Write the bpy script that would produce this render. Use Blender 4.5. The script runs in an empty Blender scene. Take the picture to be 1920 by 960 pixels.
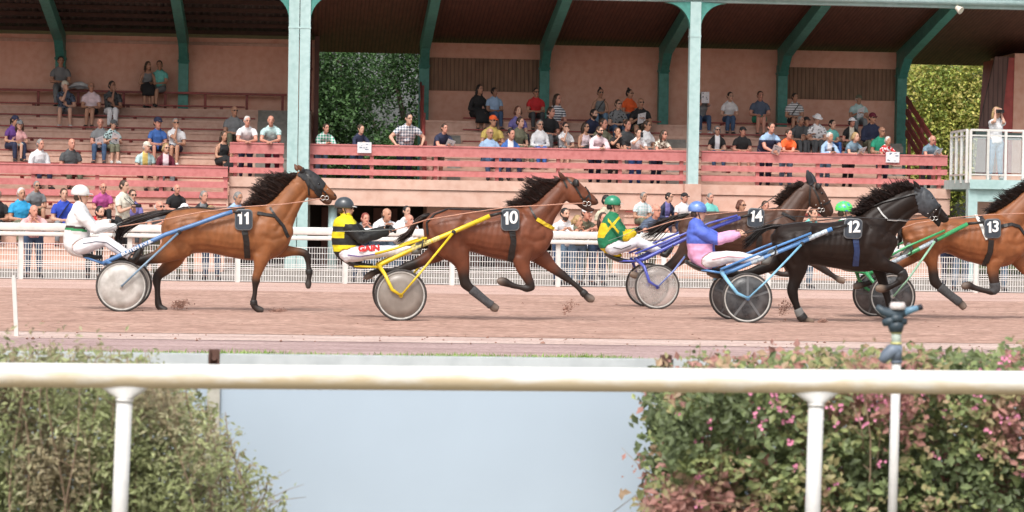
import bpy, bmesh, math, random
import numpy as np
from mathutils import Vector, Matrix
from mathutils import noise as mnoise

random.seed(7)
rng = np.random.default_rng(7)
PI = math.pi
R = math.radians
SC = bpy.context.scene
COL = SC.collection

# ------------------------------------------------------------------ camera, sky, sun, exposure
CAM_H = 1.55
F_PX = 5013.0                      # focal length in pixels of a 1920 px wide picture
YAW, PITCH, ROLL = math.atan(400 / 5013.0), 0.01775, 0.0165
fw = Vector((math.sin(YAW) * math.cos(PITCH), math.cos(YAW) * math.cos(PITCH), -math.sin(PITCH)))
rt0 = Vector((math.cos(YAW), -math.sin(YAW), 0))
up0 = rt0.cross(fw)
RT = rt0 * math.cos(ROLL) + up0 * math.sin(ROLL)
UP = up0 * math.cos(ROLL) - rt0 * math.sin(ROLL)
FW = fw
CAM = Vector((0, 0, CAM_H))
cd = bpy.data.cameras.new('camera')
cd.sensor_width = 36.0
cd.lens = 36.0 * F_PX / 1920.0
cd.clip_start = 0.3
cd.clip_end = 3000
cd.dof.use_dof = True
cd.dof.focus_distance = 38.0
cd.dof.aperture_fstop = 6.3
cam = bpy.data.objects.new('camera', cd)
COL.objects.link(cam)
m = Matrix((RT, UP, -FW)).transposed().to_4x4()
m.translation = CAM
cam.matrix_world = m
SC.camera = cam

W = bpy.data.worlds.new('World')
SC.world = W
W.use_nodes = True
nt = W.node_tree
bg = nt.nodes['Background']
sky = nt.nodes.new('ShaderNodeTexSky')
sky.sky_type = 'NISHITA'
sky.sun_disc = False
SUN_EL, SUN_AZ = R(52), R(200)      # azimuth from +Y, clockwise: behind the camera, a little to its left
sky.sun_elevation = SUN_EL
sky.sun_rotation = SUN_AZ
sky.air_density = 1.0
sky.dust_density = 5.0
sky.ozone_density = 0.6
hs = nt.nodes.new('ShaderNodeHueSaturation')
hs.inputs['Saturation'].default_value = 0.35
nt.links.new(sky.outputs[0], hs.inputs['Color'])
nt.links.new(hs.outputs[0], bg.inputs[0])
bg.inputs[1].default_value = 0.15
sl = bpy.data.lights.new('sun', 'SUN')
sl.energy = 1.35
sl.angle = R(14)
sl.color = (1.0, 0.965, 0.92)
sun = bpy.data.objects.new('sun', sl)
COL.objects.link(sun)
sd = Vector((math.sin(SUN_AZ) * math.cos(SUN_EL), math.cos(SUN_AZ) * math.cos(SUN_EL), math.sin(SUN_EL)))
sun.rotation_euler = sd.to_track_quat('Z', 'Y').to_euler()
sun.location = sd * 50
SC.view_settings.view_transform = 'Standard'
SC.view_settings.look = 'None'
SC.view_settings.gamma = 1
SC.view_settings.use_curve_mapping = False
SC.view_settings.exposure = 0.42
SC.cycles.max_bounces = 6
SC.cycles.transparent_max_bounces = 8

# ------------------------------------------------------------------ from the survey of the place to metres
def ray(px, py):
    u = (px - 960.0) / F_PX
    v = (480.0 - py) / F_PX
    return FW + RT * u + UP * v
def at(px, py, Y):                 # the point of the upright plane Y seen along that sight line
    d = ray(px, py)
    return CAM + d * (Y / d.y)
def gnd(px, py, z=0.0):
    d = ray(px, py)
    return CAM + d * ((z - CAM_H) / d.z)
def mpp(Y, px=960):                # metres per pixel there
    a, b = at(px, 400, Y), at(px, 410, Y)
    return (a - b).length / 10.0

# ------------------------------------------------------------------ materials
MATS = {}
def lin(c):
    return tuple((x / 12.92 if x <= 0.04045 else ((x + 0.055) / 1.055) ** 2.4) for x in c)
def new_mat(name):
    m = bpy.data.materials.new(name)
    m.use_nodes = True
    nt = m.node_tree
    b = nt.nodes['Principled BSDF']
    return m, nt, b
def noise_mix(nt, c1, c2, scale=8.0, detail=4, lo=0.35, hi=0.65, stretch=None, coord='Object'):
    tc = nt.nodes.new('ShaderNodeTexCoord')
    n = nt.nodes.new('ShaderNodeTexNoise')
    n.inputs['Scale'].default_value = scale
    n.inputs['Detail'].default_value = detail
    if stretch:
        mp = nt.nodes.new('ShaderNodeMapping')
        mp.inputs['Scale'].default_value = stretch
        nt.links.new(tc.outputs[coord], mp.inputs[0])
        nt.links.new(mp.outputs[0], n.inputs['Vector'])
    else:
        nt.links.new(tc.outputs[coord], n.inputs['Vector'])
    r = nt.nodes.new('ShaderNodeValToRGB')
    r.color_ramp.elements[0].position = lo
    r.color_ramp.elements[1].position = hi
    r.color_ramp.elements[0].color = (*c1, 1)
    r.color_ramp.elements[1].color = (*c2, 1)
    nt.links.new(n.outputs[0], r.inputs[0])
    return r.outputs[0], n
def add_bump(nt, b, height, strength=0.3, dist=0.02):
    bp = nt.nodes.new('ShaderNodeBump')
    bp.inputs['Strength'].default_value = strength
    bp.inputs['Distance'].default_value = dist
    nt.links.new(height, bp.inputs['Height'])
    nt.links.new(bp.outputs[0], b.inputs['Normal'])
def mat(name, col, rough=0.6, var=0.12, scale=6.0, metal=0.0, spec=0.5, bump=0.0, stretch=None, coord='Object', alpha=1.0, detail=4):
    if name in MATS: return MATS[name]
    m, nt, b = new_mat(name)
    c1 = tuple(max(0, x * (1 - var)) for x in col)
    c2 = tuple(min(1, x * (1 + var)) for x in col)
    o, n = noise_mix(nt, c1, c2, scale, detail=detail, stretch=stretch, coord=coord)
    nt.links.new(o, b.inputs['Base Color'])
    b.inputs['Roughness'].default_value = rough
    b.inputs['Metallic'].default_value = metal
    b.inputs['Specular IOR Level'].default_value = spec
    if bump: add_bump(nt, b, n.outputs[0], bump)
    if alpha < 1: b.inputs['Alpha'].default_value = alpha
    MATS[name] = m
    return m
def grime_mat(name, col, dirt, rough=0.55, amount=0.6, scale=1.2, streak=(1, 1, 0.15)):
    """weathered paint: a base colour with blotches and run marks of its own shape"""
    if name in MATS: return MATS[name]
    m, nt, b = new_mat(name)
    o, n = noise_mix(nt, dirt, col, scale, 8, 0.28, 0.28 + 0.35 / max(amount, .1) * .6, streak)
    o2, n2 = noise_mix(nt, tuple(x * .93 for x in col), (1, 1, 1), scale * 9, 5, 0.3, 0.6)
    mx = nt.nodes.new('ShaderNodeMixRGB')
    mx.blend_type = 'MULTIPLY'
    mx.inputs[0].default_value = 0.35
    nt.links.new(o, mx.inputs[1]); nt.links.new(o2, mx.inputs[2])
    nt.links.new(mx.outputs[0], b.inputs['Base Color'])
    b.inputs['Roughness'].default_value = rough
    add_bump(nt, b, n2.outputs[0], 0.15)
    MATS[name] = m
    return m
def vcol_mat(name, rough=0.6, sheen=0.0, spec=0.5, mottle=0.15, scale=14, bump=0.0, trans=0.0, coat=0.0):
    """takes the pigment from the mesh's own colour attribute"""
    if name in MATS: return MATS[name]
    m, nt, b = new_mat(name)
    at_ = nt.nodes.new('ShaderNodeAttribute')
    at_.attribute_name = 'Col'
    o, n = noise_mix(nt, (1 - mottle,) * 3, (1 + 0.0,) * 3, scale, 5)
    mx = nt.nodes.new('ShaderNodeMixRGB')
    mx.blend_type = 'MULTIPLY'
    mx.inputs[0].default_value = 1
    nt.links.new(at_.outputs[0], mx.inputs[1]); nt.links.new(o, mx.inputs[2])
    nt.links.new(mx.outputs[0], b.inputs['Base Color'])
    b.inputs['Roughness'].default_value = rough
    b.inputs['Specular IOR Level'].default_value = spec
    if sheen:
        b.inputs['Sheen Weight'].default_value = sheen
    if coat:
        b.inputs['Coat Weight'].default_value = coat
        b.inputs['Coat Roughness'].default_value = 0.35
    if bump: add_bump(nt, b, n.outputs[0], bump, 0.01)
    if trans:
        t = nt.nodes.new('ShaderNodeBsdfTranslucent')
        nt.links.new(mx.outputs[0], t.inputs[0])
        ms = nt.nodes.new('ShaderNodeMixShader')
        ms.inputs[0].default_value = trans
        out = nt.nodes['Material Output']
        nt.links.new(b.outputs[0], ms.inputs[1]); nt.links.new(t.outputs[0], ms.inputs[2])
        nt.links.new(ms.outputs[0], out.inputs[0])
    MATS[name] = m
    return m

# ------------------------------------------------------------------ mesh builders
class MB:
    def __init__(s): s.v = []; s.f = []; s.mi = []; s.cur = 0
    def add(s, vs, fs):
        o = len(s.v)
        s.v.extend([tuple(p) for p in vs])
        for f in fs:
            s.f.append(tuple(i + o for i in f)); s.mi.append(s.cur)
    def box(s, x0, x1, y0, y1, z0, z1):
        vs = [(x0,y0,z0),(x1,y0,z0),(x1,y1,z0),(x0,y1,z0),(x0,y0,z1),(x1,y0,z1),(x1,y1,z1),(x0,y1,z1)]
        s.add(vs, [(0,3,2,1),(4,5,6,7),(0,1,5,4),(1,2,6,5),(2,3,7,6),(3,0,4,7)])
    def hexa(s, vs):               # eight corners, bottom four then top four
        s.add(vs, [(0,3,2,1),(4,5,6,7),(0,1,5,4),(1,2,6,5),(2,3,7,6),(3,0,4,7)])
    def bar(s, a, b, w, h, up=(0,0,1)):   # rectangular bar from a to b
        a, b, up = Vector(a), Vector(b), Vector(up)
        t = (b - a).normalized()
        sx = t.cross(up).normalized(); sz = sx.cross(t).normalized()
        vs = [p + sx*i*w/2 + sz*j*h/2 for p in (a, b) for i, j in ((-1,-1),(1,-1),(1,1),(-1,1))]
        s.add(vs, [(0,3,2,1),(4,5,6,7),(0,1,5,4),(1,2,6,5),(2,3,7,6),(3,0,4,7)])
    def tube(s, pts, rad, n=8, cap=True, closed=False):
        pts = [Vector(p) for p in pts]
        if not hasattr(rad, '__len__'): rad = [rad] * len(pts)
        m = len(pts); rings = []
        ref = None
        for i, p in enumerate(pts):
            if closed: t = pts[(i+1) % m] - pts[i-1]
            else: t = pts[min(i+1, m-1)] - pts[max(i-1, 0)]
            if t.length < 1e-9: t = Vector((0,0,1))
            t.normalize()
            if ref is None:
                ref = t.orthogonal().normalized()
            else:
                ref = (ref - t * ref.dot(t))
                ref = ref.normalized() if ref.length > 1e-6 else t.orthogonal().normalized()
            bn = t.cross(ref)
            rings.append([p + (ref * math.cos(2*PI*k/n) + bn * math.sin(2*PI*k/n)) * rad[i] for k in range(n)])
        vs = [v for r_ in rings for v in r_]
        fs = []
        mm = m if closed else m - 1
        for i in range(mm):
            j = (i + 1) % m
            for k in range(n):
                fs.append((i*n+k, i*n+(k+1) % n, j*n+(k+1) % n, j*n+k))
        if cap and not closed:
            fs.append(tuple(range(n-1, -1, -1))); fs.append(tuple((m-1)*n + k for k in range(n)))
        s.add(vs, fs)
    def rings(s, rings, cap=True):
        n = len(rings[0]); vs = [v for r_ in rings for v in r_]; fs = []
        for i in range(len(rings)-1):
            for k in range(n):
                fs.append((i*n+k, i*n+(k+1) % n, (i+1)*n+(k+1) % n, (i+1)*n+k))
        if cap:
            fs.append(tuple(range(n-1, -1, -1))); fs.append(tuple((len(rings)-1)*n + k for k in range(n)))
        s.add(vs, fs)
    def ball(s, c, r, seg=10, rg=7, rot=None):
        c = Vector(c)
        if not hasattr(r, '__len__'): r = (r, r, r)
        vs = []
        for i in range(rg + 1):
            th = PI * i / rg
            for k in range(seg):
                ph = 2 * PI * k / seg
                p = Vector((r[0]*math.sin(th)*math.cos(ph), r[1]*math.sin(th)*math.sin(ph), r[2]*math.cos(th)))
                if rot is not None: p = rot @ p
                vs.append(c + p)
        fs = []
        for i in range(rg):
            for k in range(seg):
                fs.append((i*seg+k, (i+1)*seg+k, (i+1)*seg+(k+1) % seg, i*seg+(k+1) % seg))
        s.add(vs, fs)
    def disc_prism(s, c, ax, r, h, n=32):
        c, ax = Vector(c), Vector(ax).normalized()
        s.tube([c - ax*h/2, c + ax*h/2], r, n)
    def mesh(s, name, mats=(), smooth=False):
        me = bpy.data.meshes.new(name)
        me.from_pydata(s.v, [], s.f)
        for m_ in mats: me.materials.append(m_)
        if len(mats) > 1: me.polygons.foreach_set('material_index', s.mi)
        if smooth: me.polygons.foreach_set('use_smooth', [True] * len(me.polygons))
        me.validate(); me.update()
        bm = bmesh.new(); bm.from_mesh(me)
        bmesh.ops.recalc_face_normals(bm, faces=bm.faces[:])
        bm.to_mesh(me); bm.free()
        return me
    def build(s, name, mats, parent=None, smooth=False, origin=None):
        if not isinstance(mats, (list, tuple)): mats = [mats]
        if parent is not None:
            o0 = world_loc(parent); origin = (0, 0, 0)
            s.v = [(p[0]-o0.x, p[1]-o0.y, p[2]-o0.z) for p in s.v]
        elif origin is not None:
            s.v = [(p[0]-origin[0], p[1]-origin[1], p[2]-origin[2]) for p in s.v]
        me = s.mesh(name, mats, smooth)
        o = bpy.data.objects.new(name, me)
        COL.objects.link(o)
        if parent is not None: o.parent = parent
        elif origin is not None: o.location = origin
        return o
def world_loc(o):
    l = Vector((0, 0, 0))
    while o is not None:
        l += o.location; o = o.parent
    return l
def link_mesh(name, me, parent=None, loc=(0, 0, 0)):
    o = bpy.data.objects.new(name, me)
    COL.objects.link(o)
    if parent is not None: o.parent = parent
    o.location = loc
    return o
def tag(o, label=None, cat=None, group=None, kind=None):
    if label: o['label'] = label
    if cat: o['category'] = cat
    if group: o['group'] = group
    if kind: o['kind'] = kind
    return o
def thing(name, loc, label, cat, group=None):
    o = bpy.data.objects.new(name, None)
    o.empty_display_size = 0.2
    COL.objects.link(o)
    o.location = loc
    return tag(o, label, cat, group)
def copy_tree(o, parent=None):
    c = o.copy()
    COL.objects.link(c)
    if parent is not None: c.parent = parent
    for ch in list(o.children): copy_tree(ch, c)
    return c

def remesh_np(mb, voxel, smooth_iter=2):
    """joins the overlapping lofts of one body into one continuous skin; returns vertex array and faces"""
    me = bpy.data.meshes.new('tmp')
    me.from_pydata(mb.v, [], mb.f)
    me.update()
    bm = bmesh.new(); bm.from_mesh(me)
    bmesh.ops.triangulate(bm, faces=[f for f in bm.faces if len(f.verts) > 4])
    bmesh.ops.recalc_face_normals(bm, faces=bm.faces[:])
    bm.to_mesh(me); bm.free()
    o = bpy.data.objects.new('tmp', me)
    COL.objects.link(o)
    md = o.modifiers.new('r', 'REMESH')
    md.mode = 'VOXEL'; md.voxel_size = voxel; md.adaptivity = 0
    if smooth_iter:
        sm = o.modifiers.new('s', 'SMOOTH'); sm.factor = 0.5; sm.iterations = smooth_iter
    dg = bpy.context.evaluated_depsgraph_get()
    ev = o.evaluated_get(dg)
    m2 = bpy.data.meshes.new_from_object(ev)
    bpy.data.objects.remove(o); bpy.data.meshes.remove(me)
    return m2
def mesh_arrays(me):
    n = len(me.vertices)
    v = np.empty(n * 3, np.float32); me.vertices.foreach_get('co', v)
    no = np.empty(n * 3, np.float32); me.vertices.foreach_get('normal', no)
    return v.reshape(-1, 3), no.reshape(-1, 3)
def poly_arrays(me):
    F = [tuple(p.vertices) for p in me.polygons]
    return F
def set_col(me, cols):
    a = me.color_attributes.get('Col') or me.color_attributes.new('Col', 'FLOAT_COLOR', 'POINT')
    c = np.ones((len(cols), 4), np.float32); c[:, :3] = cols
    a.data.foreach_set('color', c.ravel())
# ------------------------------------------------------------------ palette of the place
def srgb(r, g, b): return lin((r / 255, g / 255, b / 255))
PINKWALL = (0.50, 0.275, 0.20)
M_wall = grime_mat('pink render', (0.80, 0.46, 0.35), (0.70, 0.39, 0.295), 0.85, 0.7, 0.6)
M_parapet = grime_mat('pale salmon render', (0.70, 0.47, 0.38), (0.60, 0.40, 0.325), 0.85, 0.5, 0.5)
M_rail = grime_mat('pink painted wood', (0.60, 0.215, 0.205), (0.52, 0.18, 0.172), 0.5, 0.6, 1.0, (0.3, 1, 2))
M_bench = grime_mat('dark red painted plank', (0.32, 0.06, 0.05), (0.20, 0.045, 0.04), 0.55, 0.6, 1.4)
M_riser = grime_mat('dusty pink concrete', (0.64, 0.42, 0.335), (0.50, 0.325, 0.26), 0.9, 0.7, 0.9, (0.4, 1, 1))
M_stairs = grime_mat('grey concrete', (0.30, 0.28, 0.25), (0.2, 0.19, 0.17), 0.9, 0.6, 1.0)
M_paleblue = grime_mat('pale turquoise paint', (0.50, 0.66, 0.66), (0.36, 0.52, 0.50), 0.5, 0.5, 0.9, (1, 1, 0.12))
M_green = grime_mat('green paint', (0.08, 0.31, 0.265), (0.055, 0.23, 0.195), 0.5, 0.5, 1.0, (1, 1, 0.2))
M_white = grime_mat('white painted metal', (0.80, 0.80, 0.78), (0.60, 0.59, 0.55), 0.4, 0.5, 1.2)
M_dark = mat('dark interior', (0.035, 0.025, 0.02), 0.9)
M_redbrown = mat('red brown door', (0.16, 0.06, 0.045), 0.6, 0.2, 2)
M_glass = None

def plank_mat(name, c1, c2, sc=9.0, axis=0, rough=0.7):
    m, nt, b = new_mat(name)
    tc = nt.nodes.new('ShaderNodeTexCoord')
    mp = nt.nodes.new('ShaderNodeMapping')
    s = [0.15, 0.15, 0.15]; s[axis] = 1.0
    mp.inputs['Scale'].default_value = s
    nt.links.new(tc.outputs['Object'], mp.inputs[0])
    n = nt.nodes.new('ShaderNodeTexNoise'); n.inputs['Scale'].default_value = 14; n.inputs['Detail'].default_value = 6
    nt.links.new(mp.outputs[0], n.inputs['Vector'])
    w = nt.nodes.new('ShaderNodeTexWave'); w.wave_type = 'BANDS'; w.bands_direction = 'XYZ'[axis]
    w.inputs['Scale'].default_value = sc / 6.28 * 2; w.inputs['Distortion'].default_value = 0
    nt.links.new(tc.outputs['Object'], w.inputs['Vector'])
    r = nt.nodes.new('ShaderNodeValToRGB')
    r.color_ramp.elements[0].color = (*c1, 1); r.color_ramp.elements[1].color = (*c2, 1)
    r.color_ramp.elements[0].position = .3; r.color_ramp.elements[1].position = .7
    nt.links.new(n.outputs[0], r.inputs[0])
    r2 = nt.nodes.new('ShaderNodeValToRGB')
    r2.color_ramp.elements[0].color = (.35, .35, .35, 1); r2.color_ramp.elements[1].color = (1, 1, 1, 1)
    r2.color_ramp.elements[0].position = .0; r2.color_ramp.elements[1].position = .16
    nt.links.new(w.outputs[0], r2.inputs[0])
    mx = nt.nodes.new('ShaderNodeMixRGB'); mx.blend_type = 'MULTIPLY'; mx.inputs[0].default_value = 1
    nt.links.new(r.outputs[0], mx.inputs[1]); nt.links.new(r2.outputs[0], mx.inputs[2])
    nt.links.new(mx.outputs[0], b.inputs['Base Color'])
    b.inputs['Roughness'].default_value = rough
    add_bump(nt, b, w.outputs[0], 0.3)
    return m
M_ceil = plank_mat('dark stained ceiling boards', (0.085, 0.030, 0.019), (0.15, 0.056, 0.036), 10, 0)
M_panel = plank_mat('brown vertical boards', (0.19, 0.105, 0.065), (0.30, 0.175, 0.11), 9, 0)

# ------------------------------------------------------------------ ground
def sheet(name, x0, x1, y0, y1, z, m, nx=1, ny=1):
    b = MB()
    vs = [(x0 + (x1 - x0) * i / nx, y0 + (y1 - y0) * j / ny, z) for j in range(ny + 1) for i in range(nx + 1)]
    fs = [(j*(nx+1)+i, j*(nx+1)+i+1, (j+1)*(nx+1)+i+1, (j+1)*(nx+1)+i) for j in range(ny) for i in range(nx)]
    b.add(vs, fs)
    o = b.build(name, m)
    return tag(o, kind='structure')

def ground_mat(name, cols, scale=3.0, stretch=(1, 1, 1), fine=60, bump=0.5, speck=None):
    m, nt, b = new_mat(name)
    tc = nt.nodes.new('ShaderNodeTexCoord')
    mp = nt.nodes.new('ShaderNodeMapping'); mp.inputs['Scale'].default_value = stretch
    nt.links.new(tc.outputs['Object'], mp.inputs[0])
    n = nt.nodes.new('ShaderNodeTexNoise'); n.inputs['Scale'].default_value = scale; n.inputs['Detail'].default_value = 10
    n.inputs['Roughness'].default_value = 0.62
    nt.links.new(mp.outputs[0], n.inputs['Vector'])
    r = nt.nodes.new('ShaderNodeValToRGB')
    e = r.color_ramp.elements
    e[0].position, e[1].position = 0.32, 0.68
    e[0].color = (*cols[0], 1); e[1].color = (*cols[2], 1)
    k = e.new(0.5); k.color = (*cols[1], 1)
    nt.links.new(n.outputs[0], r.inputs[0])
    n2 = nt.nodes.new('ShaderNodeTexNoise'); n2.inputs['Scale'].default_value = fine; n2.inputs['Detail'].default_value = 6
    mp2 = nt.nodes.new('ShaderNodeMapping'); mp2.inputs['Scale'].default_value = (0.5 if stretch[0] < 1 else 1, 1, 1)
    nt.links.new(tc.outputs['Object'], mp2.inputs[0]); nt.links.new(mp2.outputs[0], n2.inputs['Vector'])
    r2 = nt.nodes.new('ShaderNodeValToRGB')
    r2.color_ramp.elements[0].position, r2.color_ramp.elements[1].position = 0.30, 0.62
    r2.color_ramp.elements[0].color = (.62, .60, .58, 1); r2.color_ramp.elements[1].color = (1.08, 1.08, 1.08, 1)
    nt.links.new(n2.outputs[0], r2.inputs[0])
    mx = nt.nodes.new('ShaderNodeMixRGB'); mx.blend_type = 'MULTIPLY'; mx.inputs[0].default_value = 1
    nt.links.new(r.outputs[0], mx.inputs[1]); nt.links.new(r2.outputs[0], mx.inputs[2])
    nt.links.new(mx.outputs[0], b.inputs['Base Color'])
    b.inputs['Roughness'].default_value = 0.95
    b.inputs['Specular IOR Level'].default_value = 0.2
    add_bump(nt, b, n2.outputs[0], bump, 0.03)
    return m
M_field = ground_mat('meadow soil', ((0.07, 0.10, 0.03), (0.10, 0.13, 0.045), (0.15, 0.16, 0.07)), 0.8)
M_track = ground_mat('harrowed red sand', ((0.39, 0.24, 0.19), (0.48, 0.305, 0.245), (0.55, 0.365, 0.295)), 1.3, (0.45, 1.2, 1), 20, 0.9)
M_edge = ground_mat('pale pink sand', ((0.50, 0.33, 0.28), (0.60, 0.41, 0.35), (0.67, 0.48, 0.42)), 1.2, (0.3, 1.2, 1), 40, 0.4)
M_gravel = ground_mat('mauve gravel', ((0.37, 0.26, 0.25), (0.48, 0.345, 0.33), (0.57, 0.42, 0.40)), 1.6, (0.3, 1.5, 1), 45, 0.8)
M_apron = ground_mat('pale apron asphalt', ((0.22, 0.20, 0.18), (0.29, 0.265, 0.24), (0.35, 0.32, 0.29)), 1.0, (1, 1, 1), 60, 0.4)
M_line = ground_mat('white chalk line', ((0.50, 0.36, 0.32), (0.62, 0.47, 0.42), (0.70, 0.56, 0.51)), 2.5, (0.3, 1, 1), 40, 0.3)
M_bounce_ground = ground_mat('beige bounce ground', ((0.22, 0.19, 0.14), (0.30, 0.26, 0.19), (0.36, 0.32, 0.24)), 3.0, (1, 1, 1), 60, 0.8)  # unseen infield, coloured beige to keep green bounce off rail and slab
sheet('ground', -900, 900, -200, 1500, 0.0, M_field)
sheet('infield_bounce_ground', -60, 60, -6, 26.2, 0.004, M_bounce_ground)
sheet('turf_verge', -60, 60, 26.2, 27.45, 0.006, ground_mat('green verge', ((0.10, 0.17, 0.03), (0.15, 0.23, 0.05), (0.22, 0.30, 0.08)), 3.0))
sheet('gravel_track', -70, 70, 27.45, 31.2, 0.008, M_gravel)
sheet('track_line', -70, 70, 30.3, 31.95, 0.012, M_line)
# the raced-on sand: a finely rippled sheet
def track_sheet():
    x0, x1, y0, y1 = -12, 26, 31.7, 47.6
    nx, ny = 260, 170
    vs = []
    for j in range(ny + 1):
        for i in range(nx + 1):
            x = x0 + (x1 - x0) * i / nx; y = y0 + (y1 - y0) * j / ny
            h = 0.010 * mnoise.noise(Vector((x * .5, y * 2.6, 0))) + 0.016 * mnoise.noise(Vector((x * 2.6, y * 5.0, 3)))
            e = min(1, (y - y0) / .5, (y1 - y) / .5, (x - x0) / 2, (x1 - x) / 2)
            vs.append((x, y, 0.016 + max(0, h + 0.010) * max(0, e)))
    fs = [(j*(nx+1)+i, j*(nx+1)+i+1, (j+1)*(nx+1)+i+1, (j+1)*(nx+1)+i) for j in range(ny) for i in range(nx)]
    b = MB(); b.add(vs, fs)
    tag(b.build('sand_track', M_track, smooth=True), kind='structure')
track_sheet()
sheet('sand_track_side', -70, -12, 31.7, 47.6, 0.014, M_track)
sheet('sand_track_side', 26, 70, 31.7, 47.6, 0.014, M_track)
sheet('sand_margin', -70, 70, 47.5, 53.2, 0.010, M_edge)
sheet('apron', -70, 70, 53.2, 66, 0.006, M_apron)
# loose clods lying on the sand
b = MB()
for i in range(2200):
    y = rng.uniform(30, 47); x = rng.uniform(-6, 15)
    r = abs(rng.normal(0, .008)) + .005
    o = len(b.v)
    ps = [(x + r*rng.uniform(.5,1.6)*a, y + r*rng.uniform(.5,1.2)*c, .018 + r*rng.uniform(.4,1.0)*d) for a, c, d in ((1,0,0),(-1,0,0),(0,1,0),(0,-1,0),(0,0,1),(0,0,-1))]
    b.add(ps, [(0,2,4),(2,1,4),(1,3,4),(3,0,4),(2,0,5),(1,2,5),(3,1,5),(0,3,5)])
M_clod = mat('red brown clods', (0.29, 0.165, 0.125), 0.95, 0.3, 20)
tag(b.build('dirt_clods', M_clod), 'small red brown clods lying over the raked sand', 'dirt', kind='stuff')
# grass blades along the inner verge
b = MB(); cols = []
for i in range(9000):
    x = rng.uniform(-4.2, 9.5); y = 27.1 + abs(rng.normal(0, .28)) * (-1 if rng.random() < .75 else .5)
    h = rng.uniform(.03, .09) * (0.6 + 0.8 * max(0, mnoise.noise(Vector((x * .9, 1, 2))) + .4)); a = rng.uniform(0, PI); w = .011
    lx, ly = rng.normal(0, .03), rng.normal(0, .03)
    b.add([(x - w*math.cos(a), y - w*math.sin(a), 0), (x + w*math.cos(a), y + w*math.sin(a), 0), (x + lx, y + ly, h)], [(0, 1, 2)])
M_blade = mat('grass blades', (0.24, 0.36, 0.08), 0.7, 0.35, 3)
tag(b.build('grass', M_blade), 'bright green grass verge along the inner edge of the track', 'grass', kind='stuff')

# ------------------------------------------------------------------ grandstand
YB = 71.0            # back wall
XL, XR = -16.0, at(1690, 200, YB).x
XG0, XG1 = at(590, 200, YB).x, at(787, 200, YB).x       # the open gap in the back wall
XP = at(430, 330, 65.0).x                               # where the raised walkway starts
XE = at(1776, 300, 65.1).x                              # its far end
ZF = 2.13                                               # walkway floor
def rowL(k): return 65.8 + .75 * k, 2.18 + .32 * k
def rowR(k): return 65.8 + .75 * k, 2.30 + .32 * k
stand = thing('grandstand', (0, 66, 0), 'long pink open grandstand with green rafters and dark roof above tiers of red benches', 'grandstand')
def roofz(y): return 5.98 + .17 * (71.5 - y)
def part(b, name, mats, par=None, **k):
    return b.build(name, mats, par or stand, **k)

b = MB(); b.box(XL, XG0, YB, YB + .3, 0, 5.92); part(b, 'back_wall', M_wall)
b = MB(); b.box(XG1, XR, YB, YB + .3, 0, 5.92); part(b, 'back_wall', M_wall)
b = MB(); b.box(XL, XG0 - .01, YB - .05, YB - .003, 5.72, 5.80); part(b, 'wall_plate', M_riser)
b = MB(); b.box(XG1, XR, YB - .03, YB - .003, 5.44, 5.47); part(b, 'wall_plate', M_wall)
for pa, pb, pt, pz in ((805, 1012, 107, 172), (1478, 1682, 125, 188)):
    a, c = at(pa, pt, YB - .05), at(pb, pz, YB - .05)
    zt, zb = at((pa + pb) / 2, (pt + 3), YB - .05).z, at((pa + pb) / 2, pz - 1, YB - .05).z
    b = MB(); b.box(a.x, c.x, YB - .05, YB - .002, zb, zt); part(b, 'wood_panel', M_panel)
# dark posts and drain pipe at the gap
b = MB(); b.box(XG0 - .02, XG0 + .10, YB - .25, YB + .32, 0, 6.0); part(b, 'wall_end', mat('brown end board', (0.11, 0.05, 0.04), .7))
b = MB(); b.tube([(XG0 - .14, YB - .35, 1.9), (XG0 - .14, YB - .35, 5.9)], .05, 10)
for z in (2.9, 4.0, 5.1): b.tube([(XG0 - .14, YB - .35, z), (XG0 - .14, YB - .35, z + .06)], .065, 10)
part(b, 'drain_pipe', mat('maroon pipe', (0.12, 0.03, 0.03), .5), smooth=True)

# roof: ceiling sheets, roof skin, eave beam
XC = XG0 - .1
XRR = XR + 4.2
def slope_sheet(x0, x1, zo, y0=64.75, y1=73.0, th=.05, sag=0.0):
    b = MB()
    za, zb_ = roofz(y0) + zo, roofz(y1) + zo
    b.hexa([(x0,y0,za),(x1,y0,za),(x1,y1,zb_),(x0,y1,zb_),(x0,y0,za+th),(x1,y0,za+th),(x1,y1,zb_+th),(x0,y1,zb_+th)])
    return b
part(slope_sheet(XC + .01, XRR, 0), 'ceiling', M_ceil)
b = MB()
nn = int((XC - XL) / .045)
vs = []
for i in range(nn + 1):
    x = XL + (XC - XL) * i / nn
    dz = .03 * math.sin(i * PI / 2)
    vs += [(x, 64.75, roofz(64.75) + .12 + dz), (x, 71.6, roofz(71.6) + .12 + dz)]
b.add(vs, [(2*i, 2*i+2, 2*i+3, 2*i+1) for i in range(nn)])
part(b, 'corrugated_sheet', mat('dark fibre cement', (0.085, 0.075, 0.065), .9, .35, 1.2))
for i, y in enumerate(np.arange(65.4, 71.5, .82)):
    b = MB(); b.box(XL, XC, y, y + .09, roofz(y) - .02, roofz(y) + .085); part(b, 'purlin', mat('dark brown purlin', (0.075, 0.04, 0.03), .8))
part(slope_sheet(XL, XRR, .16, 64.2, 73.0, .08), 'roof', mat('roof sheet', (0.30, 0.25, 0.22), .9))
b = MB(); b.box(XL, XRR + 2, 64.72, 64.98, 6.66, 7.22); part(b, 'eave_beam', M_paleblue)
b = MB(); b.tube([(XL, 64.6, 6.80), (XRR + 2, 64.6, 6.80)], .07, 10); part(b, 'gutter', M_paleblue, smooth=True)
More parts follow.
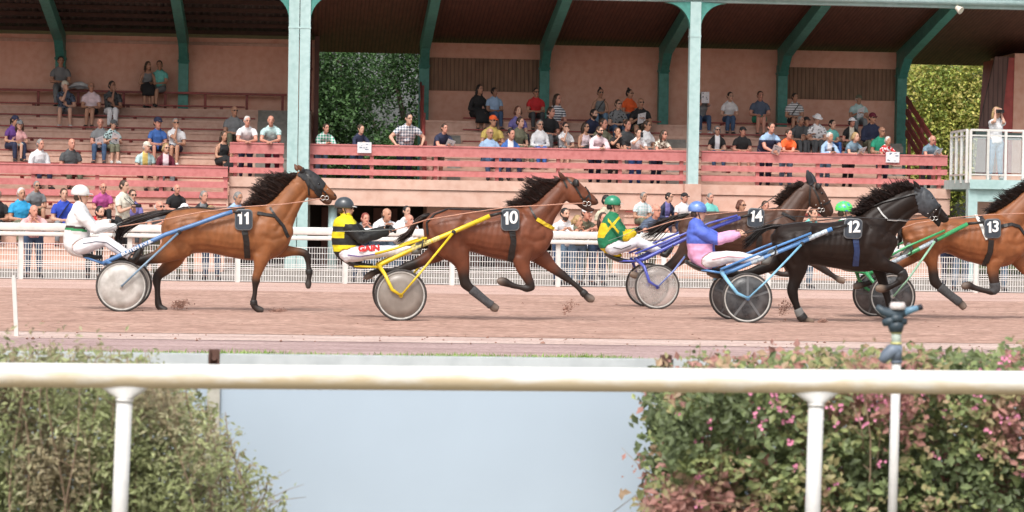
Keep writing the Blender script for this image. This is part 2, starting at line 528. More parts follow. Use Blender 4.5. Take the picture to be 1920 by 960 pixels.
# columns on the back wall and the rafters they carry
for px in (-115, 115, 345, 795, 1020, 1243, 1465, 1688):
    x = at(px, 110, YB).x
    b = MB(); b.box(x - .13, x + .13, YB - .30, YB - .004, 1.9, 5.50); b.box(x - .15, x + .15, YB - .33, YB - .003, 5.25, 5.31)
    part(b, 'column', M_green)
    b = MB()
    y0, y1 = YB - .02, 64.99
    z0, z1 = 5.62, 5.62 + .17 * (y0 - y1)
    b.hexa([(x-.12,y1,z1),(x+.12,y1,z1),(x+.12,y0-.25,z0-.05),(x-.12,y0-.25,z0-.05),(x-.12,y1,z1+.30),(x+.12,y1,z1+.30),(x+.12,y0,z0+.30),(x-.12,y0,z0+.30)])
    b.hexa([(x-.113,y0-.27,5.2),(x+.113,y0-.27,5.2),(x+.113,y0-.02,5.2),(x-.113,y0-.02,5.2),(x-.113,y0-1.1,z0+.18),(x+.113,y0-1.1,z0+.18),(x+.113,y0-.02,z0+.25),(x-.113,y0-.02,z0+.25)])
    part(b, 'rafter', M_green)
# front pillars with curved brackets
def bracket(x, sgn, y0, y1, r=.62, z1=6.655, n=9):
    b = MB(); prof = [(x, z1)]
    for i in range(n + 1):
        a = PI / 2 * i / n
        prof.append((x + sgn * (r - r * math.sin(a)) if True else 0, z1 - r + r * math.cos(a) - 0.0))
    # arc runs from beam (far) to pillar (near): concave
    prof = [(x, z1)] + [(x + sgn * r * (1 - math.sin(PI/2*i/n)), z1 - r * (1 - math.cos(PI/2*i/n)) - .03) for i in range(n + 1)]
    vs = [(p[0], y0, p[1]) for p in prof] + [(p[0], y1, p[1]) for p in prof]
    m_ = len(prof)
    fs = [tuple(range(m_)), tuple(range(2*m_-1, m_-1, -1))] + [(i, (i+1) % m_, m_+(i+1) % m_, m_+i) for i in range(m_)]
    b.add(vs, fs)
    return b
xa, xb = at(551.5, 50, 64.75).x, at(572.5, 50, 64.75).x
for x, sg in ((xa, -1), (xb, 1)):
    b = MB(); b.box(x - .125, x + .125, 64.62, 64.90, 0, 6.655); b.box(x - .145, x + .145, 64.6, 64.92, 0, .25)
    b.box(x - .135, x + .135, 64.61, 64.91, 5.80, 5.84)
    p = part(b, 'pillar', M_paleblue)
    bracket(x + sg * .127, sg, 64.66, 64.86).build('bracket', M_green, p)
x = at(1303, 50, 64.75).x
b = MB(); b.box(x - .13, x + .13, 64.62, 64.90, 2.22, 6.655); b.box(x - .14, x + .14, 64.61, 64.91, 5.80, 5.84)
p = part(b, 'pillar', M_paleblue)
for sg in (-1, 1): bracket(x + sg * .132, sg, 64.66, 64.86).build('bracket', M_green, p)
b = MB(); b.box(x - .2, x + .2, 64.58, 64.94, 1.6, 2.22); part(b, 'pillar_base', M_parapet)
b = MB(); b.tube([(at(623, 450, 65.3).x, 65.3, 0), (at(623, 450, 65.3).x, 65.3, 1.58)], .11, 14); part(b, 'post', M_paleblue, smooth=True)
# small floodlight under the eave
c = at(1797, 16, 64.6)
b = MB(); b.tube([c + Vector((-.05, .02, .03)), c + Vector((.05, -.08, -.06))], [.05, .10], 12); b.bar(c, c + Vector((-.03, .05, .14)), .03, .03)
part(b, 'floodlight', mat('pale housing', (.75, .7, .6), .4), smooth=False)

# terraces
def terrace(x0, x1, rows, rowf, name, m, ybk=None, base=0.0):
    """stepped body; one block per step, butted end to end"""
    b = MB()
    for i, k in enumerate(rows):
        y, z = rowf(k)
        last = (i == len(rows) - 1)
        y1 = (ybk if last and ybk else y + .75 - .30)
        y0 = y - .30
        b.box(x0, x1, y0, y1, base, z - .10)
        b.box(x0, x1, y0 - .02, y0 + .03, z - .155, z - .097)
    return part(b, name, m)
def plank(x0, x1, y, z, name='bench'):
    b = MB()
    b.box(x0, x1, y - .16, y + .14, z - .035, z)
    n = max(2, int((x1 - x0) / 1.15))
    for i in range(n):
        x = x0 + (i + .5) * (x1 - x0) / n
        b.box(x - .04, x + .04, y - .10, y + .10, z - .105, z - .036)
    return part(b, name, M_bench)
XS = at(480, 220, 67).x
terrace(XL, XS, range(0, 7), rowL, 'upper_terrace', M_riser, YB - .004, 1.0)
terrace(XS + .004, XG0 - .1, range(0, 7), rowL, 'stairs', M_stairs, YB - .004, 1.0)
for k in range(0, 7):
    y, z = rowL(k)
    plank(XL, XS - (.06 if k < 6 else .35), y, z)
terrace(XL, XP - .01, range(-6, 0), rowL, 'lower_terrace', M_riser, 65.5, 0.0)
for k in range(-5, -1):
    y, z = rowL(k); plank(XL, XP - .05, y, z)
XA, XZ = at(800, 260, 67).x, at(1692, 260, 67).x
terrace(XA, XZ, range(1, 6), rowR, 'upper_terrace', M_riser, YB - .004, 1.0)
segs = ((868, 1238), (1312, 1640))
for pa, pb in segs:
    for k in range(1, 6):
        y, z = rowR(k); plank(at(pa, 250, y).x, at(pb, 250, y).x, y, z)
for pa, pb in ((838, 862), (1247, 1283), (1648, 1686)):
    for k in range(1, 5):
        y, z = rowR(k)
        b = MB(); x0, x1 = at(pa, 250, y).x, at(pb, 250, y).x
        b.box(x0, x1, y - .50, y - .33, z - .42, z - .26); b.box(x0, x1, y - .34, y - .323, z - .26, z - .18); part(b, 'stair_block', M_stairs)
# raised walkway with its salmon parapet
b = MB(); b.box(XP, XE, 65.0, 66.2, 1.64, ZF); b.box(XG0 - .1, XA - .004, 66.2, YB + .3, 1.64, ZF - .01)
b.box(XE - .9, XE, 66.2, 70.9, 1.64, ZF - .01)
part(b, 'walkway_floor', M_riser)
b = MB(); b.box(XP, XE + .05, 64.90, 65.03, 1.97, 2.215); part(b, 'parapet', M_parapet)
b = MB(); b.box(XP, XE + .05, 64.94, 65.03, 1.565, 1.95); part(b, 'parapet', M_parapet)
b = MB(); b.box(XP, XP + .12, 65.035, 66.0, 0, 1.56); part(b, 'side_wall', M_parapet)
XW = at(1036, 420, 65.2).x
b = MB(); b.box(XW, XE + .03, 65.08, 65.35, 0, 1.563); b.box(XW + .01, XE, 65.04, 65.078, 0.9, .93); part(b, 'lower_wall', M_parapet)
terrace(at(1170, 420, 64).x, at(1560, 420, 64).x, range(-6, -1), rowL, 'lower_terrace', M_riser, 65.03, 0.0)
for k in range(-5, -1):
    y, z = rowL(k); plank(at(1172, 420, y).x, at(1558, 420, y).x, y, z)
# undercroft
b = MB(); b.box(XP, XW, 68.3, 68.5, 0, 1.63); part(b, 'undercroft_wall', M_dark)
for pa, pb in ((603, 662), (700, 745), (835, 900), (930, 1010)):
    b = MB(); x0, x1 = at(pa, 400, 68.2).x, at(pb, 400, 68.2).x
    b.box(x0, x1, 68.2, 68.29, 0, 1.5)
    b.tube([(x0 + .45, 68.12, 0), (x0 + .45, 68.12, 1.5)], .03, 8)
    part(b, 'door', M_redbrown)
# bar rail along the back, and the short red guard rails beside the gap
bk = thing('back_rail', (XL, 70.6, 3.7), 'dark red perch rail on posts along the top of the left terrace', 'rail')
b = MB(); b.box(XL, at(538, 170, 70.7).x, 70.55, 70.75, 4.41, 4.465); b.build('top_plank', M_bench, bk)
for px in (-60, 72, 147, 232, 310, 385, 463, 530):
    b = MB(); x = at(px, 180, 70.65).x; b.box(x - .035, x + .035, 70.6, 70.68, 3.99, 4.41); b.build('post', M_bench, bk)

def railing(x0, x1, y, tops, posts, label, group='pink board railings of the grandstand', zlo=None, m=None):
    r_ = thing('railing', (x0, y, zlo), label, 'railing', group)
    for z0, z1 in tops:
        b = MB(); b.box(x0, x1, y - .03, y + .03, z0, z1)
        b.build('board', m or M_rail, r_)
    # the top board carries a sloped shelf cap
    z1 = tops[0][1]
    b = MB(); b.box(x0, x1, y - .05, y + .17, z1 + .002, z1 + .035); b.build('cap', m or M_rail, r_)
    for x in posts:
        b = MB(); b.box(x - .045, x + .045, y + .033, y + .12, zlo, z1); b.build('post', m or M_rail, r_)
    return r_
tR = ((2.78, 3.01), (2.55, 2.69), (2.30, 2.44))
def px_posts(lst, y): return [at(p, 320, y).x for p in lst]
railing(XP, xa - .2, 65.1, tR, px_posts((441, 527), 65.1), 'short stretch of pink board railing just before the double turquoise pillar', zlo=ZF)
xc = at(1303, 300, 65.1).x
railing(xb + .16, xc - .16, 65.1, tR, px_posts((584, 697, 817, 932, 1047, 1163, 1278), 65.1), 'long pink board railing between the double pillar and the single turquoise pillar', zlo=ZF)
railing(xc + .16, XE, 65.1, tR, px_posts((1306, 1421, 1534, 1650, 1762), 65.1), 'pink board railing from the single pillar to the balcony end', zlo=ZF)
tL = ((2.19, 2.41), (1.93, 2.08), (1.68, 1.83))
railing(XL, XP - .03, 64.72, tL, px_posts((-190, -70, 62, 182, 302, 423), 64.72), 'lower pink board railing in front of the left terrace', zlo=1.45)
# red stair rail at the right end, and red post with sloping rail by the gap
sr = thing('stair_rail', (at(1700, 200, 70).x, 68, ZF), 'dark red sloping stair handrail of four boards beside the right hand tree', 'handrail')
for dz in (0, -.33, -.62, -.9):
    a, c = at(1700, 186, 70.4), at(1748, 262, 66.6)
    a = a + Vector((0, 0, dz)); c = c + Vector((0, 0, dz))
    b = MB(); b.bar(a, c, .05, .16); b.build('board', M_bench, sr)
for px, y, pt, z0 in ((1700, 70.3, 188, ZF), (1722, 68.3, 222, ZF), (1745, 66.7, 258, ZF)):
    b = MB(); p = at(px, pt, y); b.box(p.x + .05, p.x + .13, y - .05, y + .05, z0, p.z); b.build('post', M_bench, sr)
gr = thing('stair_rail', (at(790, 200, 68).x, 68, ZF), 'narrow dark red rail rising beside the green column at the tree gap', 'handrail')
a, c = at(789, 158, 70.6), at(794, 268, 66.0)
b = MB(); b.bar(a, c, .05, .14); b.build('handrail', M_bench, gr)
b = MB(); b.bar(a + Vector((0, 0, -.5)), c + Vector((0, 0, -.5)), .05, .12); b.build('board', M_bench, gr)
for f in (0.02, .5, .97):
    p = a.lerp(c, f); b = MB(); b.box(p.x + .028, p.x + .09, p.y - .04, p.y + .04, ZF, p.z); b.build('post', M_bench, gr)

# ------------------------------------------------------------------ balcony building at the right
bal = thing('balcony', (at(1850, 400, 64).x, 64, 0), 'pale turquoise balcony with white framed glass balustrade on a square post', 'balcony')
YA, YC = 62.4, 64.6
x0 = at(1779, 325, YC).x; x1 = at(2050, 325, YA).x
fz = at(1800, 336, YA).z; fb = at(1800, 352, YA).z - .02
xk = at(1819, 325, YA).x
b = MB()
# floor plate with the mitred corner at its left
vs = [(x0, YC, fb), (xk, YA, fb), (x1, YA, fb), (x1, 70, fb), (x0, 70, fb)]
vt = [(v[0], v[1], fz) for v in vs]
b.add(vs + vt, [(4,3,2,1,0), (5,6,7,8,9)] + [(i, (i+1) % 5, 5+(i+1) % 5, 5+i) for i in range(5)])
b.build('floor_slab', M_paleblue, bal)
b = MB(); xq = at(1821, 400, YA + .2).x
b.box(xq - .10, xq + .12, YA + .1, YA + .34, 0, fb - .002); b.build('post', M_paleblue, bal)
b = MB(); b.box(xq + .125, x1, YA + .12, YA + .3, fb - .30, fb - .002); b.build('beam', M_paleblue, bal)
gl, ntg, bg_ = new_mat('balustrade glass')
bg_.inputs['Base Color'].default_value = (.85, .92, .92, 1)
bg_.inputs['Roughness'].default_value = .05
bg_.inputs['Alpha'].default_value = .22
M_glass = gl
zt = at(1800, 243, YA).z
def balustrade(a, c, n, zt=zt):
    a, c = Vector(a), Vector(c)
    d = (c - a).normalized()
    for z, h in ((zt, .05), (zt - .13, .035), (fz + .12, .04)):
        b = MB(); b.bar(a + Vector((0,0,z)), c + Vector((0,0,z)), .05, h); b.build('rail', M_white, bal)
    for i in range(n + 1):
        p = a.lerp(c, i / n)
        b = MB(); b.box(p.x - .03, p.x + .03, p.y - .03, p.y + .03, fz - .08, zt); b.build('baluster', M_white, bal)
        if i < n:
            q = a.lerp(c, (i + 1) / n); nrm = d.cross(Vector((0,0,1)))
            b = MB(); b.bar(p + d*.05 + Vector((0,0,(fz+.16+zt-.16)/2)), q - d*.05 + Vector((0,0,(fz+.16+zt-.16)/2)), .012, zt - fz - .34)
            b.build('pane', M_glass, bal)
balustrade((x0 + .05, YC, 0), (xk - .05, YA + .16, 0), 3)
balustrade((xk + .01, YA + .05, 0), (x1, YA + .05, 0), 7)
# wall of the judges' building beyond
jb = thing('judges_building', (at(1900, 300, 70).x, 70, 0), 'pink end building with red strip and slanting brown cladding beyond the balcony', 'building')
Yj = 69.6
def quad(b, pts, y, th=.12):
    P = [at(px, py, y) for px, py in pts]
    vs = [(p.x, y, p.z) for p in P] + [(p.x, y + th, p.z) for p in P]
    b.add(vs, [(0,1,2,3),(7,6,5,4)] + [(i, (i+1) % 4, 4+(i+1) % 4, 4+i) for i in range(4)])
b = MB(); quad(b, [(1903, 100), (2150, 100), (2150, 440), (1893, 440)], Yj, 2.5); b.build('wall', M_wall, jb)
b = MB(); quad(b, [(1884, 108), (1904, 108), (1896, 440), (1858, 440)], Yj + .02, 2.2); b.build('red_panel', mat('coral red boards', (.42, .07, .06), .6), jb)
M_clad = plank_mat('brown corrugated cladding', (0.12, 0.06, 0.05), (0.17, 0.09, 0.075), 8, 0)
b = MB(); quad(b, [(1866, 106), (1892, 106), (1878, 238), (1836, 238)], Yj - .2, .10); b.build('cladding', M_clad, jb)
b = MB(); quad(b, [(1830, 246), (1920, 250), (1920, 262), (1828, 258)], 66.0, .6); b.build('counter', mat('dark green counter', (.03, .05, .045), .5), jb)
b = MB(); quad(b, [(1815, 420), (2150, 425), (2150, 330), (1815, 330)], 64.9, .1); b.build('lower_wall', M_parapet, jb)

# ------------------------------------------------------------------ far running rail and wire fence
YF = 52.8
fence = thing('track_fence', (0, YF, 0), 'white double running rail with wire mesh panels between sand track and spectators', 'fence')
fx0, fx1 = -12.0, 24.0
def prof_rail(y, z, w, h, x0, x1):
    b = MB(); prof = []
    for i in range(16):
        a = 2 * PI * i / 16
        c_, s_ = math.cos(a), math.sin(a)
        prof.append((math.copysign(abs(c_) ** .6, c_) * w / 2, math.copysign(abs(s_) ** .6, s_) * h / 2))
    b.rings([[Vector((x, y + p[0], z + p[1])) for p in prof] for x in (x0, x1)])
    return b
z1 = at(300, 423.5, YF).z
prof_rail(YF, at(300, 429, YF).z, .10, .155, fx0, fx1).build('top_rail', M_white, fence, smooth=True)
prof_rail(YF, at(300, 442, YF).z, .07, .085, fx0, fx1).build('middle_rail', M_white, fence, smooth=True)
zt_ = at(300, 424, YF).z
sp = (at(1047, 490, YF).x - at(38, 490, YF).x) / 5
pxs = [at(38, 490, YF).x + sp * i for i in range(-3, 12)]
M_wire = mat('galvanised white wire', (.74, .74, .72), .45, .08)
b0 = MB(); b0.box(-.045, .045, .02, .10, 0, at(300, 432, YF).z)
post_me = None
for i, x in enumerate(pxs):
    b = MB(); b.box(x - .045, x + .045, YF + .055, YF + .135, 0, zt_ - .02); b.build('post', M_white, fence)
zm = at(300, 459, YF).z
for i in range(len(pxs) - 1):
    b = MB(); xa_, xb_ = pxs[i] + .05, pxs[i + 1] - .05
    n = int((xb_ - xa_) / .05)
    for k in range(n + 1):
        x = xa_ + (xb_ - xa_) * k / n
        b.box(x - .0045, x + .0045, YF + .02, YF + .029, .03, zm)
    for z in np.linspace(.04, zm - .01, 7):
        b.box(xa_, xb_, YF + .010, YF + .0195, z - .005, z + .005)
    for z in (.30, .345):
        b.box(xa_, xb_, YF + .006, YF + .0095, z - .007, z + .007)
    b.build('mesh_panel', M_wire, fence)
# ------------------------------------------------------------------ bodies: lofts that are fused into one skin
class Body:
    def __init__(s):
        s.mb = MB(); s.P = []; s.Rd = []; s.L = []; s.T = []; s.C = []
    def ring_loft(s, cs, a1, a2, label, cols, n=16, sq=1.0, sub=3, record=True, flat=.45):
        """cs centres, a1/a2 half-axis vectors; smooth interpolation between the given stations"""
        cs = [np.array(c, float) for c in cs]; a1 = [np.array(a, float) for a in a1]; a2 = [np.array(a, float) for a in a2]
        m_ = len(cs)
        if isinstance(cols, tuple) and not hasattr(cols[0], '__len__'): cols = [cols] * m_
        def cr(arr, i, t):
            p0, p1, p2, p3 = arr[max(i-1, 0)], arr[i], arr[i+1], arr[min(i+2, m_-1)]
            return .5*((2*p1) + (-p0+p2)*t + (2*p0-5*p1+4*p2-p3)*t*t + (-p0+3*p1-3*p2+p3)*t**3)
        C_, A1, A2, T_, K_ = [], [], [], [], []
        for i in range(m_ - 1):
            for k in range(sub):
                t = k / sub
                C_.append(cr(cs, i, t)); A1.append(cr(a1, i, t)); A2.append(cr(a2, i, t)); T_.append((i + t) / (m_ - 1))
                K_.append(tuple(np.array(cols[i]) * (1-t) + np.array(cols[i+1]) * t))
        C_.append(cs[-1]); A1.append(a1[-1]); A2.append(a2[-1]); T_.append(1.0); K_.append(tuple(cols[-1]))
        rings = []
        def ring(c, u, v, f=1.0):
            r_ = []
            for k in range(n):
                a = 2*PI*k/n; ca, sa = math.cos(a), math.sin(a)
                if sq != 1.0:
                    ca = math.copysign(abs(ca)**sq, ca); sa = math.copysign(abs(sa)**sq, sa)
                r_.append(Vector(c + (u*ca + v*sa) * f))
            return r_
        # rounded ends
        def endcap(c, u, v, d, fl=.45):
            r_ = min(np.linalg.norm(u), np.linalg.norm(v))
            return [ring(c + d * r_ * fl * h, u, v, math.sqrt(max(0.02, 1 - h*h))) for h in (.5, .85, .99)]
        d0 = C_[0] - C_[1]; d0 = d0 / (np.linalg.norm(d0) + 1e-9)
        d1 = C_[-1] - C_[-2]; d1 = d1 / (np.linalg.norm(d1) + 1e-9)
        rings = endcap(C_[0], A1[0], A2[0], d0)[::-1] + [ring(c, u, v) for c, u, v in zip(C_, A1, A2)] + endcap(C_[-1], A1[-1], A2[-1], d1, flat)
        s.mb.rings(rings)
        if record:
            for c, u, v, t, k in zip(C_, A1, A2, T_, K_):
                s.P.append(c); s.Rd.append((np.linalg.norm(u) + np.linalg.norm(v)) / 2); s.L.append(label); s.T.append(t); s.C.append(k)
    def pairs(s, st, Y, label, cols, yo=0.0, sq=.9, sub=3):
        cs, u, v = [], [], []
        for (a, b, w) in st:
            A, B = at(a[0], a[1], Y + yo), at(b[0], b[1], Y + yo)
            cs.append((A + B) / 2); u.append((A - B) / 2); v.append(Vector((0, w, 0)))
        s.ring_loft(cs, u, v, label, cols, sq=sq, sub=sub, n=20)
    def chain(s, st, Y, label, cols, yo=0.0, yo2=None, sub=3, n=14, scale=1.0, flat=.45):
        """st: (px, py, radius px, half width m)"""
        m_ = len(st); P = []
        for i, q in enumerate(st):
            y_ = yo if yo2 is None else yo + (yo2 - yo) * i / (m_ - 1)
            P.append(at(q[0], q[1], Y + y_))
        k = mpp(Y)
        u, v = [], []
        for i in range(m_):
            t = (P[min(i+1, m_-1)] - P[max(i-1, 0)]).normalized()
            yv = Vector((0, 1, 0)); nrm = t.cross(yv)
            if nrm.length < .2: nrm = Vector((0, 0, 1))
            nrm.normalize()
            sd_ = nrm.cross(t).normalized()
            u.append(nrm * st[i][2] * k * scale); v.append(sd_ * st[i][3] * scale)
        s.ring_loft(P, u, v, label, cols, sub=sub, n=n, flat=flat)
        return P
    def limb(s, P, rad, label, cols, n=12, sub=2, flat=None):
        """P world points, rad list"""
        m_ = len(P); P = [Vector(p) for p in P]; u, v = [], []
        ref = None
        for i in range(m_):
            t = (P[min(i+1, m_-1)] - P[max(i-1, 0)]).normalized()
            if ref is None: ref = t.orthogonal().normalized()
            else: ref = (ref - t*ref.dot(t)).normalized()
            b_ = t.cross(ref)
            u.append(ref * rad[i]); v.append(b_ * rad[i])
        s.ring_loft(P, u, v, label, cols, sub=sub, n=n)
    def fuse(s, voxel, smooth=2):
        me = remesh_np(s.mb, voxel, smooth)
        v, no = mesh_arrays(me)
        P = np.array(s.P); Rd = np.array(s.Rd); Cc = np.array(s.C); T_ = np.array(s.T)
        idx = np.zeros(len(v), int); col = np.zeros((len(v), 3))
        for a in range(0, len(v), 4000):
            d = np.linalg.norm(v[a:a+4000, None, :] - P[None], axis=2) / (Rd[None] + .02)
            i0 = d.argmin(1); idx[a:a+4000] = i0
            dm = d.min(1, keepdims=True)
            w = np.exp(-((d - dm) / .16) ** 2)
            w /= w.sum(1, keepdims=True)
            col[a:a+4000] = w @ Cc
        s.v, s.no, s.idx, s.col = v, no, idx, col
        s.lab = np.array(s.L)[idx]; s.t = T_[idx]
        s.F = poly_arrays(me)
        bpy.data.meshes.remove(me)
    def emit(s, name, m, parent, extra=None, smooth=True):
        o0 = np.array(world_loc(parent))
        vs = (s.v - o0).tolist(); F = list(s.F); col = s.col
        if extra:                     # fingers, ears: small closed pieces rooted inside the skin
            k = len(vs)
            vs += [tuple(np.array(p) - o0) for p in extra.v]; F += [tuple(i + k for i in f) for f in extra.f]
            col = np.vstack([col, np.array(extra.cols)])
        me = bpy.data.meshes.new(name)
        me.from_pydata(vs, [], F); me.materials.append(m)
        me.polygons.foreach_set('use_smooth', [smooth] * len(me.polygons))
        me.update()
        set_col(me, col)
        return link_mesh(name, me, parent)
    def shell(s, name, mask, off, m, parent, colfn=None, wrinkle=0.0, freq=9.0):
        """a garment or hood: follows the skin where mask (per vertex) holds, standing off it; its hem is turned in"""
        keep = [f for f in s.F if all(mask[i] for i in f)]
        if not keep: return None
        used = np.unique(np.array([i for f in keep for i in f]))
        remap = -np.ones(len(s.v), int); remap[used] = np.arange(len(used))
        cnt = {}
        for f in keep:
            for i in range(len(f)):
                e = (f[i], f[(i+1) % len(f)]); e = (min(e), max(e)); cnt[e] = cnt.get(e, 0) + 1
        border = set()
        for e, c in cnt.items():
            if c == 1: border.update(e)
        v = s.v[used].copy(); no = s.no[used]
        o_ = np.full(len(used), off)
        if wrinkle:
            for j in range(len(used)):
                p = v[j]
                o_[j] += wrinkle * (mnoise.noise(Vector((p[0]*freq, p[1]*freq, p[2]*freq*1.6))) + .5*mnoise.noise(Vector((p[0]*freq*2.5, p[1]*freq*2.5, p[2]*freq*3))))
        for j, i in enumerate(used):
            if i in border: o_[j] = off
        v = v + no * o_[:, None]
        o0 = np.array(world_loc(parent))
        vs = (v - o0).tolist(); F = [tuple(int(remap[i]) for i in f) for f in keep]
        # hem: an inner lip back to the skin
        bl = sorted(border); b_id = {i: len(vs) + k for k, i in enumerate(bl)}
        vs += (s.v[bl] - s.no[bl]*.002 - o0).tolist()
        for f in keep:
            for i in range(len(f)):
                a, c = f[i], f[(i+1) % len(f)]
                if cnt[(min(a, c), max(a, c))] == 1:
                    F.append((int(remap[c]), int(remap[a]), b_id[a], b_id[c]))
        me = bpy.data.meshes.new(name)
        me.from_pydata(vs, [], F)
        for q in (m if isinstance(m, (list, tuple)) else [m]): me.materials.append(q)
        me.polygons.foreach_set('use_smooth', [True] * len(me.polygons))
        me.update()
        if colfn is not None:
            wv = np.array(vs) + o0
            set_col(me, np.array([colfn(p) for p in wv]))
        return link_mesh(name, me, parent)

class Extra(MB):
    def __init__(s): super().__init__(); s.cols = []
    def tubec(s, pts, rad, col, n=5):
        k = len(s.v); s.tube(pts, rad, n); s.cols += [col] * (len(s.v) - k)
    def ballc(s, c, r, col, seg=8, rg=5, rot=None):
        k = len(s.v); s.ball(c, r, seg, rg, rot); s.cols += [col] * (len(s.v) - k)

def bvh_of(objs):
    from mathutils.bvhtree import BVHTree
    vs, fs = [], []
    for o in objs:
        l = world_loc(o); k = len(vs)
        vs += [v.co + l for v in o.data.vertices]
        fs += [tuple(i + k for i in p.vertices) for p in o.data.polygons]
    return BVHTree.FromPolygons(vs, fs)
def on_surface(bvh, px, py, Yd, off=.006):
    h = bvh.ray_cast(CAM, ray(px, py).normalized(), 200)
    if h[0] is None: return at(px, py, Yd), Vector((0, -1, 0))
    n = h[1]
    if n.dot(ray(px, py)) > 0: n = -n
    return h[0] + n * off, n
def strap(b, bvh, pts, width, Yd, th=.006, step=6, off=.007):
    """leather strap laid over the coat along a traced line"""
    P = []
    for (x0, y0), (x1, y1) in zip(pts[:-1], pts[1:]):
        n = max(1, int(math.hypot(x1-x0, y1-y0) / step))
        for i in range(n): P.append((x0 + (x1-x0)*i/n, y0 + (y1-y0)*i/n))
    P.append(pts[-1])
    Q = [on_surface(bvh, x, y, Yd, off) for x, y in P]
    # keep the depth from jumping
    pos = [q[0] for q in Q]; nr = [q[1] for q in Q]
    rings = []
    for i in range(len(pos)):
        t = pos[min(i+1, len(pos)-1)] - pos[max(i-1, 0)]
        if t.length < 1e-6: t = Vector((1, 0, 0))
        t.normalize(); n_ = nr[i]; sd_ = t.cross(n_)
        if sd_.length < .1: sd_ = t.cross(Vector((0, -1, 0)))
        sd_.normalize(); n_ = sd_.cross(t).normalized()
        if n_.y > 0: n_ = -n_
        p = pos[i]
        rings.append([p + sd_*width/2, p + sd_*width/2 + n_*th, p - sd_*width/2 + n_*th, p - sd_*width/2])
    b.rings(rings)

# ------------------------------------------------------------------ heads and hands
HEAD = [(-.118,.022,.026,-.052),(-.104,.040,.048,-.040),(-.078,.054,.070,-.020),(-.04,.064,.086,-.010),(.0,.071,.095,0),
        (.04,.075,.100,.003),(.075,.068,.090,.006),(.100,.050,.066,.008),(.114,.022,.030,.008)]
def add_head(B, c, Rm, s, skin, lab='head'):
    """c head centre, Rm 3x3 (columns: side x, back y, up z; the face looks along -y)"""
    cs = [Vector(c) + Rm @ Vector((0, fy*s, z*s)) for z, hw, hd, fy in HEAD]
    u = [Rm @ Vector((hw*s, 0, 0)) for z, hw, hd, fy in HEAD]
    v = [Rm @ Vector((0, hd*s, 0)) for z, hw, hd, fy in HEAD]
    B.ring_loft(cs, u, v, lab, skin, n=14, sub=2)
    H = lambda x, y, z: Vector(c) + Rm @ (Vector((x, y, z)) * s)
    # brow, nose, lips, chin, ears
    B.limb([H(-.04,-.082,.030), H(0,-.092,.026), H(.04,-.082,.030)], [.013*s,.013*s,.013*s], lab, skin, n=6)
    B.limb([H(0,-.090,.018), H(0,-.104,-.006), H(0,-.116,-.026)], [.010*s,.012*s,.0165*s], lab, skin, n=7)
    B.limb([H(-.018,-.088,-.056), H(0,-.097,-.056), H(.018,-.088,-.056)], [.009*s,.012*s,.009*s], lab, skin, n=6)
    B.limb([H(0,-.080,-.095), H(0,-.070,-.108)], [.017*s,.014*s], lab, skin, n=7)
    for q in (-1, 1):
        B.limb([H(q*.074,.006,-.03), H(q*.082,.014,0), H(q*.080,.018,.024)], [.010*s,.017*s,.012*s], lab, skin, n=7)
def paint_face(B, c, Rm, s, skin, beard=None):
    q = (B.v - np.array(c)) @ np.array(Rm)      # rows: head coordinates
    q = q / s
    mk = B.lab == 'head'
    d = lambda x, y, z, a, b, e: (((q[:,0]-x)/a)**2 + ((q[:,1]-y)/b)**2 + ((q[:,2]-z)/e)**2 < 1) & mk
    if beard is not None:
        m_ = mk & (q[:,2] < -.045) & (q[:,1] < .02) & ~d(0,-.10,-.056,.02,.03,.010)
        B.col[m_] = beard
    B.col[d(0,-.10,-.056,.024,.03,.010)] = tuple(x*f for x, f in zip(skin, (.75,.45,.45)))
    for k in (-1, 1):
        B.col[d(k*.030,-.095,.030,.020,.03,.006)] = tuple(x*.35 for x in skin)
        B.col[d(k*.031,-.09,.010,.013,.03,.008)] = (.03,.02,.018)
def add_hand(B, X, wrist, d, palm_n, side, s, skin, curl=.6, fing=.0078):
    """palm fused in the skin, five separate jointed fingers rooted inside it; side = direction of the thumb"""
    wrist, d = Vector(wrist), Vector(d).normalized()
    n = Vector(palm_n); n = (n - d*n.dot(d)).normalized()
    w = d.cross(n).normalized()
    if w.dot(Vector(side)) < 0: w = -w
    cs = [wrist - d*.01*s, wrist + d*.035*s, wrist + d*.075*s, wrist + d*.095*s]
    B.ring_loft(cs, [w*.026*s, w*.037*s, w*.041*s, w*.036*s], [n*.018*s, n*.017*s, n*.014*s, n*.010*s], 'hand', skin, n=10, sub=2)
    for k, (off, L) in enumerate(((.030,.075), (.010,.085), (-.010,.078), (-.029,.060))):
        p = wrist + d*.080*s + w*off*s
        pts = [p]; a = 0
        for seg, da in ((.45, .35), (.32, .9), (.26, .8)):
            a += da * curl
            dd = d*math.cos(a) + n*math.sin(a)
            pts.append(pts[-1] + dd*L*seg*s)
        X.tubec(pts, [fing*1.15*s, fing*1.1*s, fing*s, fing*.75*s], skin, 6)
    p = wrist + d*.030*s + w*.030*s
    t1 = (d*.6 + w*.75 + n*.25).normalized(); t2 = (d*.9 + w*.15 + n*.4).normalized()
    X.tubec([p - t1*.012*s, p + t1*.030*s, p + t1*.030*s + t2*.028*s, p + t1*.030*s + t2*.028*s + (t2 + n*.4*curl).normalized()*.020*s],
            [fing*1.5*s, fing*1.35*s, fing*1.15*s, fing*.85*s], skin, 6)
